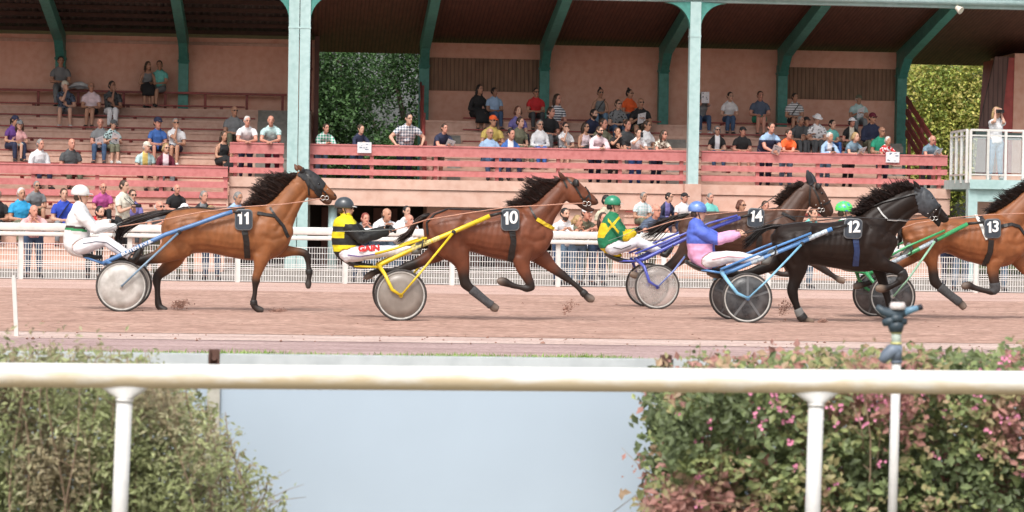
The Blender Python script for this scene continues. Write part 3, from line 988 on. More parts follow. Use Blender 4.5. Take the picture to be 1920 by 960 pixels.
def ik(a, b, l1, l2, hint):
    a, b, hint = Vector(a), Vector(b), Vector(hint)
    d = b - a; L = d.length
    if L > (l1 + l2) * .995: b = a + d.normalized() * (l1 + l2) * .995; d = b - a; L = d.length
    L = max(L, abs(l1 - l2) + .01)
    x = (l1*l1 - l2*l2 + L*L) / (2*L); h = math.sqrt(max(0, l1*l1 - x*x))
    t = d.normalized(); hh = hint - t*hint.dot(t)
    hh = hh.normalized() if hh.length > 1e-5 else t.orthogonal().normalized()
    return a + t*x + hh*h, b

SKINS = {'fair': (.62,.36,.26), 'tan': (.50,.265,.175), 'ruddy': (.60,.29,.21), 'brown': (.34,.175,.115)}
M_skin = vcol_mat('skin', .5, spec=.4, mottle=.10, scale=22)
# ------------------------------------------------------------------ trotters
M_coat = vcol_mat('horse coat', .50, spec=.34, mottle=.28, scale=7, coat=.07, bump=.12)
M_coatk = vcol_mat('black horse coat', .48, spec=.20, mottle=.3, scale=7, coat=.02, bump=.12)
M_hairs = vcol_mat('mane and tail hair', .6, spec=.4, mottle=.3, scale=30)
M_hood = mat('black mesh hood', (.022, .023, .026), .7, .2, 30)
M_leather = mat('black harness leather', (.018, .016, .015), .45, .2, 20)
M_steel = mat('bright steel', (.75, .75, .72), .25, .05, 10, metal=.9)
M_rein = mat('salmon webbing rein', (.52, .27, .19), .6, .12, 20)
M_padc = mat('dark slate number cloth', (.035, .045, .060), .6, .15, 12)
M_digit = mat('white numeral', (.85, .85, .84), .6, .03, 5)
M_bootg = mat('grey leg bandage', (.06, .06, .063), .8, .2, 30)
HOOF = (.22, .16, .12)
BLK = (.014, .011, .010)

def sh(pts, dx=0, dy=0): return [(p[0]+dx, p[1]+dy) + tuple(p[2:]) for p in pts]
def locks(name, start, end, Y, n, parent, c1, c2, thick=.012, yo=.03, jit=4, mid=(0, -4), wmin=.004, seg=6, seed=1, long_=.25):
    """locks of hair swept from the crest: each a tapering curved strand"""
    r_ = np.random.default_rng(seed)
    b = MB(); cols = []
    def samp(pl, t):
        pl = [np.array(p, float) for p in pl]; q = t * (len(pl)-1); i = min(int(q), len(pl)-2); f = q - i
        return pl[i]*(1-f) + pl[i+1]*f
    for k in range(n):
        if k % 11 == 0:
            tc_, ec_, uc_ = r_.random(), r_.normal(0, jit*.6, 2), .25 + .75*r_.random()
        t = min(1, max(0, tc_ + r_.normal(0, .022))); a = samp(start, t) + r_.normal(0, 1.0, 2)
        te = min(1, max(0, tc_ + r_.normal(0, .012)))
        e = samp(end, te) + ec_ + r_.normal(0, 1.1, 2)
        u = min(1, max(0, uc_ + r_.normal(0, .15)))
        e = a + (e - a) * (0.45 + .6*u if r_.random() > long_ else 1.05 + .35*u)
        md = (a + e)/2 + np.array(mid)*r_.uniform(.4, 1.6) + r_.normal(0, jit*.4, 2)
        y0 = r_.normal(0, yo*.6); y1 = y0 + r_.normal(0, yo*1.6)
        P = []
        for i in range(seg):
            s_ = i/(seg-1)
            q = a*(1-s_)**2 + 2*md*s_*(1-s_) + e*s_*s_
            q = q + np.array((math.sin(s_*7+k)*.8, math.cos(s_*6+k*1.7)*.8))*s_
            P.append(at(q[0], q[1], Y + y0 + (y1-y0)*s_))
        rad = [thick*(.55+.6*u)*(1-.85*(i/(seg-1))**1.3) + wmin*.25 for i in range(seg)]
        kk = len(b.v); b.tube(P, rad, 4)
        f = r_.random(); c = np.array(c1)*(1-f) + np.array(c2)*f
        for i in range(len(b.v)-kk):
            s_ = i/(len(b.v)-kk)
            cols.append(tuple(c*(1-s_*.0)))
    o = b.build(name, M_hairs, parent, smooth=True)
    set_col(o.data, np.array(cols)) if len(o.data.vertices) == len(cols) else None
    return o

def plate_text(txt, px, py, Y, h, parent, m, name='numeral', bold=.0, rot=0.0, w=1.0, tilt=0.0, depth=.004, font_shear=0.0):
    cu = bpy.data.curves.new(name, 'FONT'); cu.body = txt; cu.size = h / .73; cu.align_x = 'CENTER'; cu.align_y = 'CENTER'
    cu.extrude = depth; cu.offset = bold; cu.resolution_u = 4; cu.shear = font_shear
    o = bpy.data.objects.new('t', cu); COL.objects.link(o)
    dg = bpy.context.evaluated_depsgraph_get()
    me = bpy.data.meshes.new_from_object(o.evaluated_get(dg))
    bpy.data.objects.remove(o)
    p = at(px, py, Y) if not isinstance(px, Vector) else px
    M = Matrix.Rotation(PI/2 + tilt, 3, 'X') @ Matrix.Rotation(rot, 3, 'Z')
    l0 = world_loc(parent)
    for v in me.vertices: v.co = M @ Vector((v.co.x*w, v.co.y, v.co.z)) + p - l0
    me.materials.clear(); me.materials.append(m)
    return link_mesh(name, me, parent)

def number_cloth(horse, bvh, x0, x1, y0, y1, Y, txt, rotd=0.0):
    cx, cy = (x0+x1)/2, (y0+y1)/2
    ys = min(on_surface(bvh, cx, q, Y)[0].y for q in (y0+5, cy, y1-4))
    Yp = ys - .035
    A, B_ = at(cx, cy, Yp), None
    w = (at(x1, cy, Yp) - at(x0, cy, Yp)).length; h = (at(cx, y1, Yp) - at(cx, y0, Yp)).length
    b = MB(); prof = []
    rr = w*.24
    for qx, qz, a0 in ((1,1,0), (-1,1,90), (-1,-1,180), (1,-1,270)):
        for i in range(6):
            a = R(a0 + 90*i/5)
            prof.append((qx*(w/2-rr) + rr*math.cos(a), qz*(h/2-rr) + rr*math.sin(a)))
    Rm = Matrix.Rotation(R(-rotd), 3, 'Y')
    def ringat(sc, y): return [A + Rm @ Vector((p[0]*sc, y, p[1]*sc)) for p in prof]
    b.rings([ringat(.93, .012), ringat(1.0, .008), ringat(1.0, -.004), ringat(.93, -.010)])
    pad = b.build('number_cloth', M_padc, horse)
    b = MB(); b.rings([ringat(1.035, .006), ringat(1.05, -.001), ringat(1.035, -.006), ringat(.95, -.0105), ringat(.93, .0)], cap=False)
    b.build('piping', mat('grey piping', (.13,.14,.15), .5), pad)
    dh = h*.60
    one = [(-.03,0),(.20,0),(.20,1),(.03,1),(-.01,.90),(-.17,.80),(-.17,.64),(-.03,.68)]
    def put1(ox):
        b = MB(); L_ = [A + Rm @ Vector(((p[0]*dh*.95 + ox), yy, (p[1] - .5)*dh + h*.08)) for yy in (-.018, -.010) for p in one]; n_ = len(one)
        b.add(L_, [tuple(range(n_)), tuple(range(2*n_-1, n_-1, -1))] + [(i, (i+1) % n_, n_+(i+1) % n_, n_+i) for i in range(n_)]); b.build('numeral', M_digit, pad)
    put1(-dh*.33)
    if txt[1] == '1': put1(dh*.22)
    else: plate_text(txt[1], A + Rm @ Vector((dh*.27, -.014, h*.08)), 0, 0, dh, pad, M_digit, bold=.006, rot=R(-rotd), w=.98)
    return pad


def vpx(v):
    d = v - np.array(CAM); z = d @ np.array(FW)
    return np.stack([960 + F_PX*(d @ np.array(RT))/z, 480 - F_PX*(d @ np.array(UP))/z], 1)
def sculpt(B, S, Yh):
    """muscle and bone relief on both flanks of the fused skin"""
    flat_ = B.v.copy(); flat_[:, 1] = Yh
    q = vpx(flat_)
    lat = np.abs(B.no[:, 1])
    disp = np.zeros(len(B.v))
    def fr(st, bylen):
        xs = np.linspace(0, 1, len(st)) if not bylen else None
        T = np.array([a for a, c, w in st], float); Bt = np.array([c for a, c, w in st], float)
        mid = (T + Bt)/2
        if bylen: xs = (mid[:, 0] - mid[0, 0])/(mid[-1, 0] - mid[0, 0])
        return lambda u, v: np.array([np.interp(u, xs, T[:, i])*(1-v) + np.interp(u, xs, Bt[:, i])*v for i in (0, 1)])
    def stroke(f, uv, depth, sig, labs):
        P = [f(u, v) for u, v in uv]
        m_ = np.array([any(l.startswith(k) for k in labs) for l in B.lab])
        if len(P) == 1: d = np.linalg.norm(q - P[0], axis=1)
        else:
            d = np.full(len(q), 1e9)
            for a, c in zip(P[:-1], P[1:]):
                ab = c - a; t = np.clip(((q - a) @ ab)/(ab @ ab + 1e-9), 0, 1)
                d = np.minimum(d, np.linalg.norm(q - (a + t[:, None]*ab), axis=1))
        disp[m_] += (depth*np.exp(-(d/sig)**2))[m_]
    tr = ('trunk', 'leg_nf', 'leg_ff', 'leg_nh', 'leg_fh')
    f = fr(S['trunk'], True)
    for uv, dp, sg in (
        ([(.80,.10),(.745,.32),(.715,.58),(.735,.85)], -.020, 5.5), ([(.93,.08),(.972,.35),(.955,.62)], -.013, 5), ([(.865,.12),(.90,.40)], .010, 4),
        ([(.79,.55),(.86,.64),(.94,.66)], -.012, 4.5), ([(.83,.38),(.80,.55)], .010, 6), ([(.88,.78),(.90,.95)], .012, 6),
        ([(.315,.24),(.290,.52),(.305,.82)], -.022, 7), ([(.295,.13)], .022, 7), ([(.04,.45),(.09,.72),(.15,.98)], -.014, 5), ([(.165,.28),(.18,.6),(.21,.95)], -.008, 4.5),
        ([(.12,.35),(.13,.62)], .010, 7), ([(.235,.45),(.245,.75)], .012, 7), ([(.34,.86),(.5,.84),(.70,.84)], -.010, 4.5), ([(.36,.14),(.5,.16),(.68,.14)], -.006, 4),
        ([(.42,.5),(.62,.5)], .008, 14)):
        stroke(f, uv, dp, sg, tr)
    for u in (.40,.445,.49,.535,.58,.625,.67): stroke(f, [(u+.01,.26),(u-.015,.74)], -.0050, 2.6, tr)
    f = fr(S['neck'], False)
    for uv, dp, sg in (([(0,.70),(.3,.70),(.6,.70),(.95,.72)], -.015, 4.5), ([(0,.45),(.5,.42),(.95,.40)], .008, 7), ([(.15,.22),(.9,.16)], -.007, 3.5), ([(.95,.1),(.97,.6)], -.010, 4)):
        stroke(f, uv, dp, sg, ('neck', 'trunk'))
    f = fr(S['head'], False)
    for uv, dp, sg in (([(.13,.10),(.10,.5),(.13,.95)], -.011, 3.4), ([(.28,.55)], .009, 8), ([(.42,.52),(.62,.50),(.80,.50)], .008, 2.6), ([(.50,.74),(.8,.72)], -.007, 3), ([(.24,.20)], -.008, 3), ([(.36,.22)], .008, 3.4), ([(.55,.22),(.85,.25)], -.005, 3)):
        stroke(f, uv, dp, sg, ('head', 'jaw'))
    for i in range(len(B.v)):
        p = B.v[i]
        disp[i] += .0045*mnoise.noise(Vector((p[0]*5.5, p[1]*5.5, p[2]*4.5)))
    # joints: knee, hock and fetlock bone, tendon line
    B.v = B.v + B.no*(disp*np.clip(lat*1.5, .25, 1))[:, None]

def horse(key, Yh, S, label, coat, coat2, legc, rootpx):
    """S: traced stations of this animal in the picture of the place"""
    g0 = at(rootpx, 500, Yh); g0.z = 0
    root = thing('horse', g0, label, 'horse', 'trotters racing in harness')
    B = Body()
    B.pairs(S['trunk'], Yh, 'trunk', S.get('trunkcol', coat), sq=.92)
    B.pairs(S['neck'], Yh, 'neck', S.get('neckcol', coat), sq=.95)
    hc = S.get('headcol', coat2)
    n_h = len(S['head'])
    hcols = [tuple(np.array(coat)*(1-t) + np.array(hc)*t) for t in [max(0, (i/(n_h-1)-.45)/.55) for i in range(n_h)]]
    B.pairs(S['head'], Yh, 'head', hcols, sq=.9)
    B.pairs(S['jaw'], Yh, 'jaw', hc)
    for (base, tip, wb, yo) in S['ears']:
        A, T = at(base[0], base[1], Yh+yo), at(base[0] + (tip[0]-base[0])*1.22, base[1] + (tip[1]-base[1])*1.22, Yh+yo*1.5)
        t = (T - A).normalized(); s1 = t.cross(Vector((0,1,0))).normalized(); k = mpp(Yh)*wb
        fr = [(0,.72),(.25,.98),(.55,.80),(.82,.36),(1,.05)]
        B.ring_loft([A.lerp(T, f) for f, r_ in fr], [s1*k*r_ for f, r_ in fr], [Vector((0,.026*r_,0)) for f, r_ in fr], 'ear', S.get('earcol', coat2), n=10, sub=2)
    for name, (st, yo, kn) in S['legs'].items():
        m_ = len(st); cols = []
        for i in range(m_):
            f = min(1, max(0, (i - (kn - 1.3)) / 1.3))
            c = np.array(S.get('thighcol', coat))*(1-f) + np.array(legc)*f
            if i >= m_ - S.get('hoofn', 2): c = np.array(S.get('hoof', HOOF))
            cols.append(tuple(c))
        # upper part set in towards the trunk, lower part out
        B.chain(st, Yh, 'leg_' + name, cols, yo=yo*1.0, yo2=yo*.8, scale=1.0, flat=.12)
    B.fuse(.0135, 3)
    sculpt(B, S, Yh)
    # darker shading of the coat that belongs to the animal: dark points, mealy flanks
    X = Extra()
    hx, hy = S['eye']; k = mpp(Yh)
    body = B.emit('horse_body', M_coatk if key == 12 else M_coat, root)
    bv = bvh_of([body])
    # eye and nostril
    e, n_ = on_surface(bv, hx, hy, Yh, -.006)
    b = MB(); b.ball(e, .021, 10, 8); b.build('eye', mat('dark eye', (.01,.008,.007), .08), root, smooth=True)
    b = MB(); e, n_ = on_surface(bv, S['nostril'][0], S['nostril'][1], Yh, -.004); b.ball(e, (.020,.010,.015), 10, 6); b.build('nostril', mat('nostril', (.02,.012,.012), .8), root, smooth=True)
    return root, B, body, bv

def mul(c, f): return tuple(x*f for x in c)
BAY = (.30, .112, .040); BAY_D = (.15, .055, .026)
MAH = (.19, .060, .028); MAH_D = (.095, .034, .020)
DBR = (.090, .042, .026); DBR_D = (.05, .026, .018)
BLC = (.021, .0125, .0095); BLC_D = (.018, .013, .012)

H = {}
H[11] = dict(
 trunk=[((306,418),(303,436),.10),((313,402),(306,462),.20),((335,392),(325,480),.27),((360,389),(358,476),.29),((390,392),(388,474),.28),((420,394),(420,480),.29),((450,391),(450,486),.30),((475,385),(480,489),.27),((495,388),(505,487),.24),((515,395),(525,478),.21),((530,405),(540,462),.16),((540,416),(547,444),.11)],
 neck=[((468,390),(540,450),.17),((492,386),(549,426),.14),((512,374),(556,406),.115),((532,351),(564,388),.095),((545,336),(572,375),.085),((556,325),(581,366),.08)],
 head=[((558,322),(567,361),.07),((574,317),(578,371),.095),((588,323),(591,373),.095),((600,333),(599,371),.08),((611,345),(606,371),.06),((621,355),(613,371),.052),((629,363),(620,374),.048),((632,369),(626,376),.035)],
 jaw=[((596,362),(597,373),.045),((606,369),(606,381),.042),((614,374),(613,384),.036),((622,377),(619,383),.028)],
 ears=[((569,322),(558.5,309.5),5.5,-.06),((558,320),(552.5,307.5),4.5,.07)],
 legs=dict(
  nf=([(494,450,27,.09),(490,484,16,.085),(486,503,10,.062),(481,518,8,.05),(480,527,8,.05),(478.5,538,5.5,.036),(477.5,552,4.6,.031),(475.5,564,5.6,.036),(476,571,6.2,.038),(480,577,6.5,.045),(487,580.5,6.5,.052),(494,582,4,.05)], -.14, 4),
  ff=([(512,466,18,.085),(530,470,13,.078),(548,471,9,.06),(563,472.5,7.5,.05),(573,476,7.5,.05),(577,485,6.3,.042),(578,496,4.6,.032),(579.5,507,6,.037),(580,514,5.5,.036),(579,525,5,.038),(578,532,6.5,.048),(578,541,4,.045)], .14, 3.4),
  fh=([(332,458,24,.13),(327,485,18,.11),(312,503,12,.075),(297,516,9.5,.056),(293.5,526,8.5,.05),(295,540,5.9,.038),(295.5,556,5.7,.036),(297,569,7,.04),(299,575,6.8,.043),(305,578.5,6,.05),(313,581,4.5,.05)], .13, 2.6),
  nh=([(340,438,36,.14),(331,460,32,.13),(313,473,20,.095),(294,482,13,.07),(276,486,10,.056),(262,490,9.4,.05),(248,489,6,.036),(234,488,5.3,.034),(224,487,6,.038),(214,485,7,.048),(206,483,6,.045)], -.13, 3.6)),
 muscle=[((350,425),(26,34,.15),-.14),((505,435),(24,36,.12),-.13),((581,352),(14,14,.05),-.06)],
 eye=(598,345), nostril=(627.5,366), coat=1)
H[10] = dict(
 trunk=[((797,412),(794,432),.1),((806,402),(799,458),.2),((825,394),(822,476),.27),((850,391),(850,476),.29),((882,394),(880,472),.28),((912,397),(908,480),.29),((940,394),(938,487),.3),((966,387),(966,492),.28),((988,392),(994,490),.24),((1005,402),(1013,480),.2),((1020,415),(1028,465),.15),((1030,425),(1034,450),.1)],
 neck=[((966,389),(1026,448),.17),((985,386),(1035,425),.14),((1004,380),(1042,408),.115),((1022,362),(1050,396),.095),((1036,348),(1056,385),.085),((1048,338),(1062,376),.08)],
 head=[((1052,334),(1058,372),.07),((1066,331),(1067,381),.095),((1080,335),(1078,384),.095),((1093,348),(1088,385),.08),((1104,358),(1096,384),.06),((1114,367),(1105,385),.052),((1120,374),(1114,385),.048),((1122,378),(1118,384),.035)],
 jaw=[((1084,375),(1084,387),.045),((1096,384),(1094,394),.04),((1106,388),(1104,398),.035),((1114,391),(1112,397),.028)],
 ears=[((1058,337),(1047,322),5.5,-.06),((1050,338),(1038,330),4.5,.07)],
 legs=dict(
  nf=([(982,458,27,.09),(978,485,18,.085),(981,503,13.5,.065),(988,519,10,.053),(994,531,8.2,.048),(996,538,8,.046),(988,541,7,.042),(975,538.5,5,.032),(963,536,5.6,.036),(956,533,6.4,.038),(947,529,8.6,.050),(938,527,8,.052),(932,527,4,.045)], -.14, 3.6),
  ff=([(1005,475,18,.085),(1021,487,15,.075),(1034,500,11,.06),(1048,511,8.5,.05),(1057,517,8,.048),(1068,526,5.8,.036),(1082,537,5.2,.033),(1092,547,6,.036),(1097,552,6.5,.038),(1101,556,7.5,.042),(1107,560,8.5,.052),(1114,563,5,.05)], .14, 3.2),
  nh=([(842,440,38,.15),(850,465,32,.14),(862,483,20,.11),(868,500,13.5,.08),(870,518,10.5,.062),(873,532,10.5,.055),(885,543,8,.044),(900,555.5,7,.036),(914,567,6.6,.036),(921,572,7.2,.04),(927,577,8.5,.048),(934,580,6,.05)], -.13, 4),
  fh=([(832,460,26,.12),(815,476,18,.1),(797,486,12,.078),(778,495,9.5,.06),(764,500,9.8,.052),(750,505,7,.04),(730,508,5.3,.035),(712,508,5.6,.036),(702,511,6,.038),(693,516,7,.046),(684,522,5,.045)], .13, 3)),
 muscle=[((838,425),(26,34,.15),-.14),((992,437),(24,36,.12),-.13),((1072,362),(14,14,.05),-.06)],
 eye=(1084,347), nostril=(1117.5,374))
H[12] = dict(
 trunk=[((1449,438),(1448,456),.1),((1458,426),(1455,475),.2),((1475,419),(1475,496),.27),((1500,416),(1500,500),.29),((1530,417),(1527,497),.28),((1560,416),(1557,502),.29),((1585,411),(1583,506),.3),((1608,404),(1610,510),.28),((1630,404),(1635,508),.24),((1650,412),(1655,498),.2),((1665,425),(1670,482),.15),((1675,440),(1679,464),.1)],
 neck=[((1610,404),(1670,462),.17),((1630,390),(1682,438),.14),((1650,378),(1692,427),.12),((1672,366),(1702,415),.105),((1695,356),(1713,403),.09),((1712,351),(1727,398),.08)],
 head=[((1712,352),(1722,396),.07),((1727,351),(1733,405),.095),((1742,358),(1742,408),.09),((1753,373),(1750,410),.075),((1762,386),(1757,412),.06),((1770,396),(1763,414),.052),((1777,404),(1768,418),.048),((1779,409),(1774,417),.035)],
 jaw=[((1748,401),(1746,411),.045),((1757,410),(1755,421),.038),((1763,416),(1760,426),.03)],
 ears=[((1724,357),(1713.5,340),6,-.06),((1718,355),(1708,343),4.5,.07)],
 legs=dict(
  nf=([(1632,470,30,.1),(1644,491,18,.085),(1660,498,13,.07),(1676,503,11,.055),(1689,510,9.5,.05),(1693,518,9,.046),(1687,527,7,.038),(1677,534,5.5,.034),(1668,538,6,.036),(1660,541,7,.045),(1650,541,8,.05),(1642,541,5,.04)], -.14, 3.2),
  ff=([(1640,475,24,.09),(1648,503,14,.07),(1654,524,10,.056),(1659,540,9,.05),(1663,556,6.5,.036),(1667,572,6.2,.036),(1670,582,7,.04),(1676,589,8,.048),(1684,594,6,.05)], .14, 3),
  nh=([(1485,450,40,.15),(1491,480,32,.14),(1494,498,23,.11),(1494,512,17,.085),(1491,526,12.5,.065),(1486,542,11,.055),(1487,552,10,.05),(1491,566,7.4,.038),(1496,580,7,.036),(1501,591,7.6,.04),(1507,599,7.6,.043),(1516,601.5,6.5,.05),(1526,603,4.5,.045)], -.13, 4.5),
  fh=([(1480,470,28,.13),(1462,486,18,.1),(1445,497,13,.08),(1431,503,11,.06),(1420,507,10.4,.052),(1405,511,7.4,.04),(1385,514,5.8,.036),(1365,515,5.6,.036),(1350,516,6.2,.038),(1338,514,7.4,.048),(1326,510,5,.045)], .13, 3)),
 muscle=[((1493,450),(28,34,.15),-.14),((1632,450),(24,38,.12),-.13),((1737,383),(14,14,.05),-.06)],
 eye=(1748,372), nostril=(1774.5,407))
H[14] = dict(
 trunk=[((1276,415),(1273,435),.1),((1285,406),(1280,455),.19),((1303,398),(1303,468),.26),((1330,396),(1330,468),.28),((1360,397),(1360,470),.28),((1390,396),(1390,476),.28),((1420,395),(1420,480),.28),((1450,389),(1450,482),.26),((1472,391),(1478,478),.22),((1488,400),(1495,465),.17),((1498,412),(1505,445),.1)],
 neck=[((1455,390),(1497,450),.16),((1466,379),(1504,420),.13),((1479,366),(1510,403),.11),((1493,352),(1516,390),.09),((1506,343),(1523,382),.08)],
 head=[((1508,341),(1512,378),.07),((1524,339),(1520,388),.1),((1538,347),(1528,392),.1),((1547,360),(1536,395),.08),((1555,375),(1542,398),.065),((1561,388),(1547,402),.057),((1563,396),(1552,405),.05),((1561,401),(1556,406),.035)],
 jaw=[((1534,386),(1530,396),.045),((1544,396),(1539,404),.038),((1551,403),(1547,409),.03)],
 ears=[((1520,345),(1514,320),6.5,-.05),((1528,344),(1519,324),5,.07)],
 legs=dict(
  nf=([(1480,462,24,.09),(1478,488,14,.075),(1481,503,10,.06),(1484,512,8.4,.048),(1471,514.5,5.4,.034),(1456,511.5,5,.034),(1447,508,6.8,.045),(1440,505,5,.045)], -.14, 3),
  ff=([(1492,462,18,.085),(1508,477,12.5,.07),(1524,491,9,.055),(1540,502,7.4,.048),(1550,509,6.6,.044),(1560,516,4.9,.034),(1568,521,5.4,.036),(1575,525,6.8,.046),(1584,528,5.4,.045)], .14, 3),
  nh=([(1302,445,32,.14),(1290,468,20,.11),(1274,485,13,.085),(1258,498,10,.06),(1246,507,9.2,.05),(1232,513,6.4,.038),(1214,517,5,.034),(1200,518,5.6,.036),(1190,516,6.8,.046),(1182,513,5,.045)], -.13, 3),
  fh=([(1332,450,30,.14),(1342,475,19,.1),(1350,496,12.5,.075),(1351,511,9.6,.054),(1357,524,8.4,.046),(1365,538,6,.036),(1372,549,6.2,.038),(1379,556,7.6,.048),(1386,559,5,.048)], .13, 3)),
 muscle=[((1318,425),(22,28,.14),-.14),((1478,432),(20,30,.11),-.12),((1524,368),(12,12,.05),-.06)],
 eye=(1541,362), nostril=(1557,395))
h10 = H[10]
def shift_pairs(st, s, ox, oy, tx, ty):
    return [((tx+(a[0]-ox)*s, ty+(a[1]-oy)*s), (tx+(c[0]-ox)*s, ty+(c[1]-oy)*s), w) for a, c, w in st]
q13 = (.93, 1048, 338, 1943, 336)
H[13] = dict(
 trunk=[((1694,425),(1692,443),.1),((1704,413),(1700,468),.2),((1722,407),(1722,488),.27),((1745,405),(1747,486),.28),((1775,408),(1772,474),.28),((1805,409),(1803,487),.29),((1835,406),(1833,495),.3),((1858,398),(1860,501),.28),((1882,402),(1888,499),.24),((1903,410),(1908,487),.2),((1918,420),(1925,470),.15),((1930,432),(1935,455),.1)],
 neck=[((1858,402),(1918,460),.17),((1877,390),(1928,437),.14),((1897,377),(1938,420),.115),((1916,360),(1948,402),.1),((1931,346),(1956,390),.085),((1943,336),(1962,378),.08)],
 head=shift_pairs(h10['head'], *q13), jaw=shift_pairs(h10['jaw'], *q13),
 ears=[((1952,335),(1942,321),5,-.06),((1945,336),(1934,328),4.4,.07)],
 legs=dict(
  nf=([(1876,462,27,.1),(1868,486,18,.085),(1862,503,12.5,.064),(1863,518,10.5,.054),(1865,532,9.4,.05),(1866,542,8.6,.046),(1861,547,7,.042),(1848,545.5,5.2,.034),(1835,542,5.2,.034),(1825,539,6,.038),(1817,535,7.6,.05),(1809,536,7.6,.05),(1803,538,4,.045)], -.14, 3.2),
  ff=([(1896,470,22,.085),(1912,490,15,.075),(1925,507,11,.06),(1938,520,8.4,.05),(1946,528,7.8,.047),(1957,538,5.8,.036),(1968,548,5.2,.033),(1978,557,6,.037),(1984,562,8,.05),(1992,566,5,.05)], .14, 3.2),
  nh=([(1733,440,38,.15),(1738,462,30,.14),(1744,480,18,.11),(1748,496,10.5,.075),(1750,512,9.6,.06),(1753,528,10.2,.055),(1763,538,8.2,.044),(1777,550,7.2,.037),(1790,560,7.2,.037),(1799,567,7.4,.04),(1805,573,7.8,.047),(1809,578,6,.05)], -.13, 4),
  fh=([(1722,465,24,.12),(1706,482,15,.1),(1690,493,11,.078),(1676,503,9.4,.058),(1666,509,9,.05),(1652,518,6.4,.038),(1638,527,5.2,.034),(1626,532,5.6,.036),(1616,534,6,.038),(1608,536,7.4,.05),(1600,537,5,.045)], .13, 3)),
 muscle=[((1738,428),(26,34,.15),-.14),((1884,440),(24,36,.12),-.13)],
 eye=(1977,345), nostril=(2008,371))

YW = {11: gnd(228, 587.5).y, 10: gnd(751, 605).y, 12: gnd(1400, 609).y, 14: gnd(1232, 582.5).y, 13: gnd(1672, 602.5).y}
YH = {k: v + .58 for k, v in YW.items()}
HORSES = {}
defs = {
 11: ('bay trotter in a black face hood wearing number 11, pulling the white clad driver', BAY, BAY_D, (.022,.014,.011), 400),
 10: ('dark bay trotter with open bridle wearing number 10 and a yellow breast strap', MAH, MAH_D, (.022,.014,.011), 910),
 14: ('brown trotter with tall ear covers wearing number 14, behind the black horse', DBR, DBR_D, (.03,.02,.016), 1390),
 12: ('black trotter with grey face mask and spiky mane wearing number 12', BLC, BLC_D, (.014,.010,.009), 1560),
 13: ('bay trotter wearing number 13 whose head is cut off by the picture edge', BAY, BAY_D, (.024,.015,.012), 1820)}
for k in (11, 10, 14, 12, 13):
    lb, c1, c2, lc, rp = defs[k]
    S = H[k]
    if k == 13: c1 = (.30, .105, .038)
    S['headcol'] = mul(c2, .6) if k != 12 else (.016,.014,.013)
    if k in (11, 10, 13): S['hoof'] = (.20,.15,.12) if k != 11 else (.06,.05,.045)
    S['neckcol'] = [mul(c1, .9)]*2 + [mul(c1, .85)]*(len(S['neck'])-2) if k != 11 else c1
    HORSES[k] = horse(k, YH[k], S, lb, c1, c2, lc, rp)

# manes and tails
r11, r10, r14, r12, r13 = (HORSES[k][0] for k in (11, 10, 14, 12, 13))
HB = (.012,.009,.008)
locks('mane', [(557,327),(546,339),(534,351),(520,366),(505,378),(484,387),(470,388)], [(545,331),(524,328),(503,333),(488,350),(479,364),(470,378),(460,386)], YH[11], 2600, r11, HB, (.05,.018,.010), .0080, .035, 3.2, (-2,-4), seed=3)
locks('mane', [(1050,338),(1038,349),(1025,361),(1010,376),(992,385),(972,388)], [(1030,342),(1010,336),(992,342),(986,358),(972,374),(950,384)], YH[10], 2000, r10, HB, (.05,.016,.010), .0080, .035, 3.2, (-2,-4), seed=4, long_=.12)
locks('mane', [(1712,353),(1695,357),(1672,367),(1650,379),(1630,391),(1608,403)], [(1703,344),(1682,342),(1655,352),(1630,368),(1614,382),(1596,400)], YH[12], 1900, r12, HB, (.030,.013,.010), .0085, .035, 5.5, (-2,-5), seed=5, long_=.14)
locks('mane', [(1507,345),(1493,354),(1479,367),(1462,384)], [(1497,344),(1478,352),(1466,364),(1448,380)], YH[14], 1000, r14, HB, (.06,.025,.016), .0075, .035, 3, (-1,-3), seed=6)
locks('mane', [(1943,337),(1918,360),(1898,377),(1878,389),(1860,399)], [(1930,336),(1902,355),(1884,366),(1868,380),(1846,397)], YH[13], 1400, r13, HB, (.03,.014,.010), .0080, .035, 4, (-1,-4), seed=7)
locks('forelock', [(1052,333),(1060,331)], [(1068,336),(1074,342)], YH[10], 26, r10, (.10,.05,.03), (.2,.1,.06), .008, .02, 2, (2,-2), seed=8)
def tail(key, root, path, n, thick, spread, c2=(.03,.014,.010), seed=1, dock=4):
    """path: list of (px, py); hairs follow it, spreading towards the end"""
    r_ = np.random.default_rng(seed); Y = YH[key]; b = MB(); cols = []
    pts = [np.array(p, float) for p in path]
    P = [at(p[0], p[1], Y) for p in pts[:dock]]
    b.tube(P, [.035*(1-.12*i) for i in range(len(P))], 8); cols += [HB]*len(b.v)
    m_ = len(pts)
    for k in range(n):
        o0 = r_.normal(0, 1, 2)*2.2; o1 = r_.normal(0, 1, 2)*np.array(spread); e = r_.uniform(.65, 1.0); yy = r_.normal(0, .045)
        st = r_.uniform(0, .35)
        Q = []
        for i in range(9):
            s_ = st + (e - st)*i/8; q = s_*(m_-1); j = min(int(q), m_-2); f = q - j
            p = pts[j]*(1-f) + pts[j+1]*f
            p = p + o0*(1-s_) + o1*s_**1.5 + np.array((0, math.sin(s_*5+k)))*1.3*s_
            Q.append(at(p[0], p[1], Y + yy*s_))
        kk = len(b.v); b.tube(Q, [thick*(1-.75*(i/8)**2) for i in range(9)], 4)
        f = r_.random(); c = tuple(np.array(HB)*(1-f) + np.array(c2)*f); cols += [c]*(len(b.v)-kk)
    o = b.build('tail', M_hairs, root, smooth=True)
    if len(o.data.vertices) == len(cols): set_col(o.data, np.array(cols))
tail(11, r11, [(322,398),(308,398),(290,402),(268,409),(245,418),(228,428),(220,442),(224,456)], 260, .010, (6,9), seed=11)
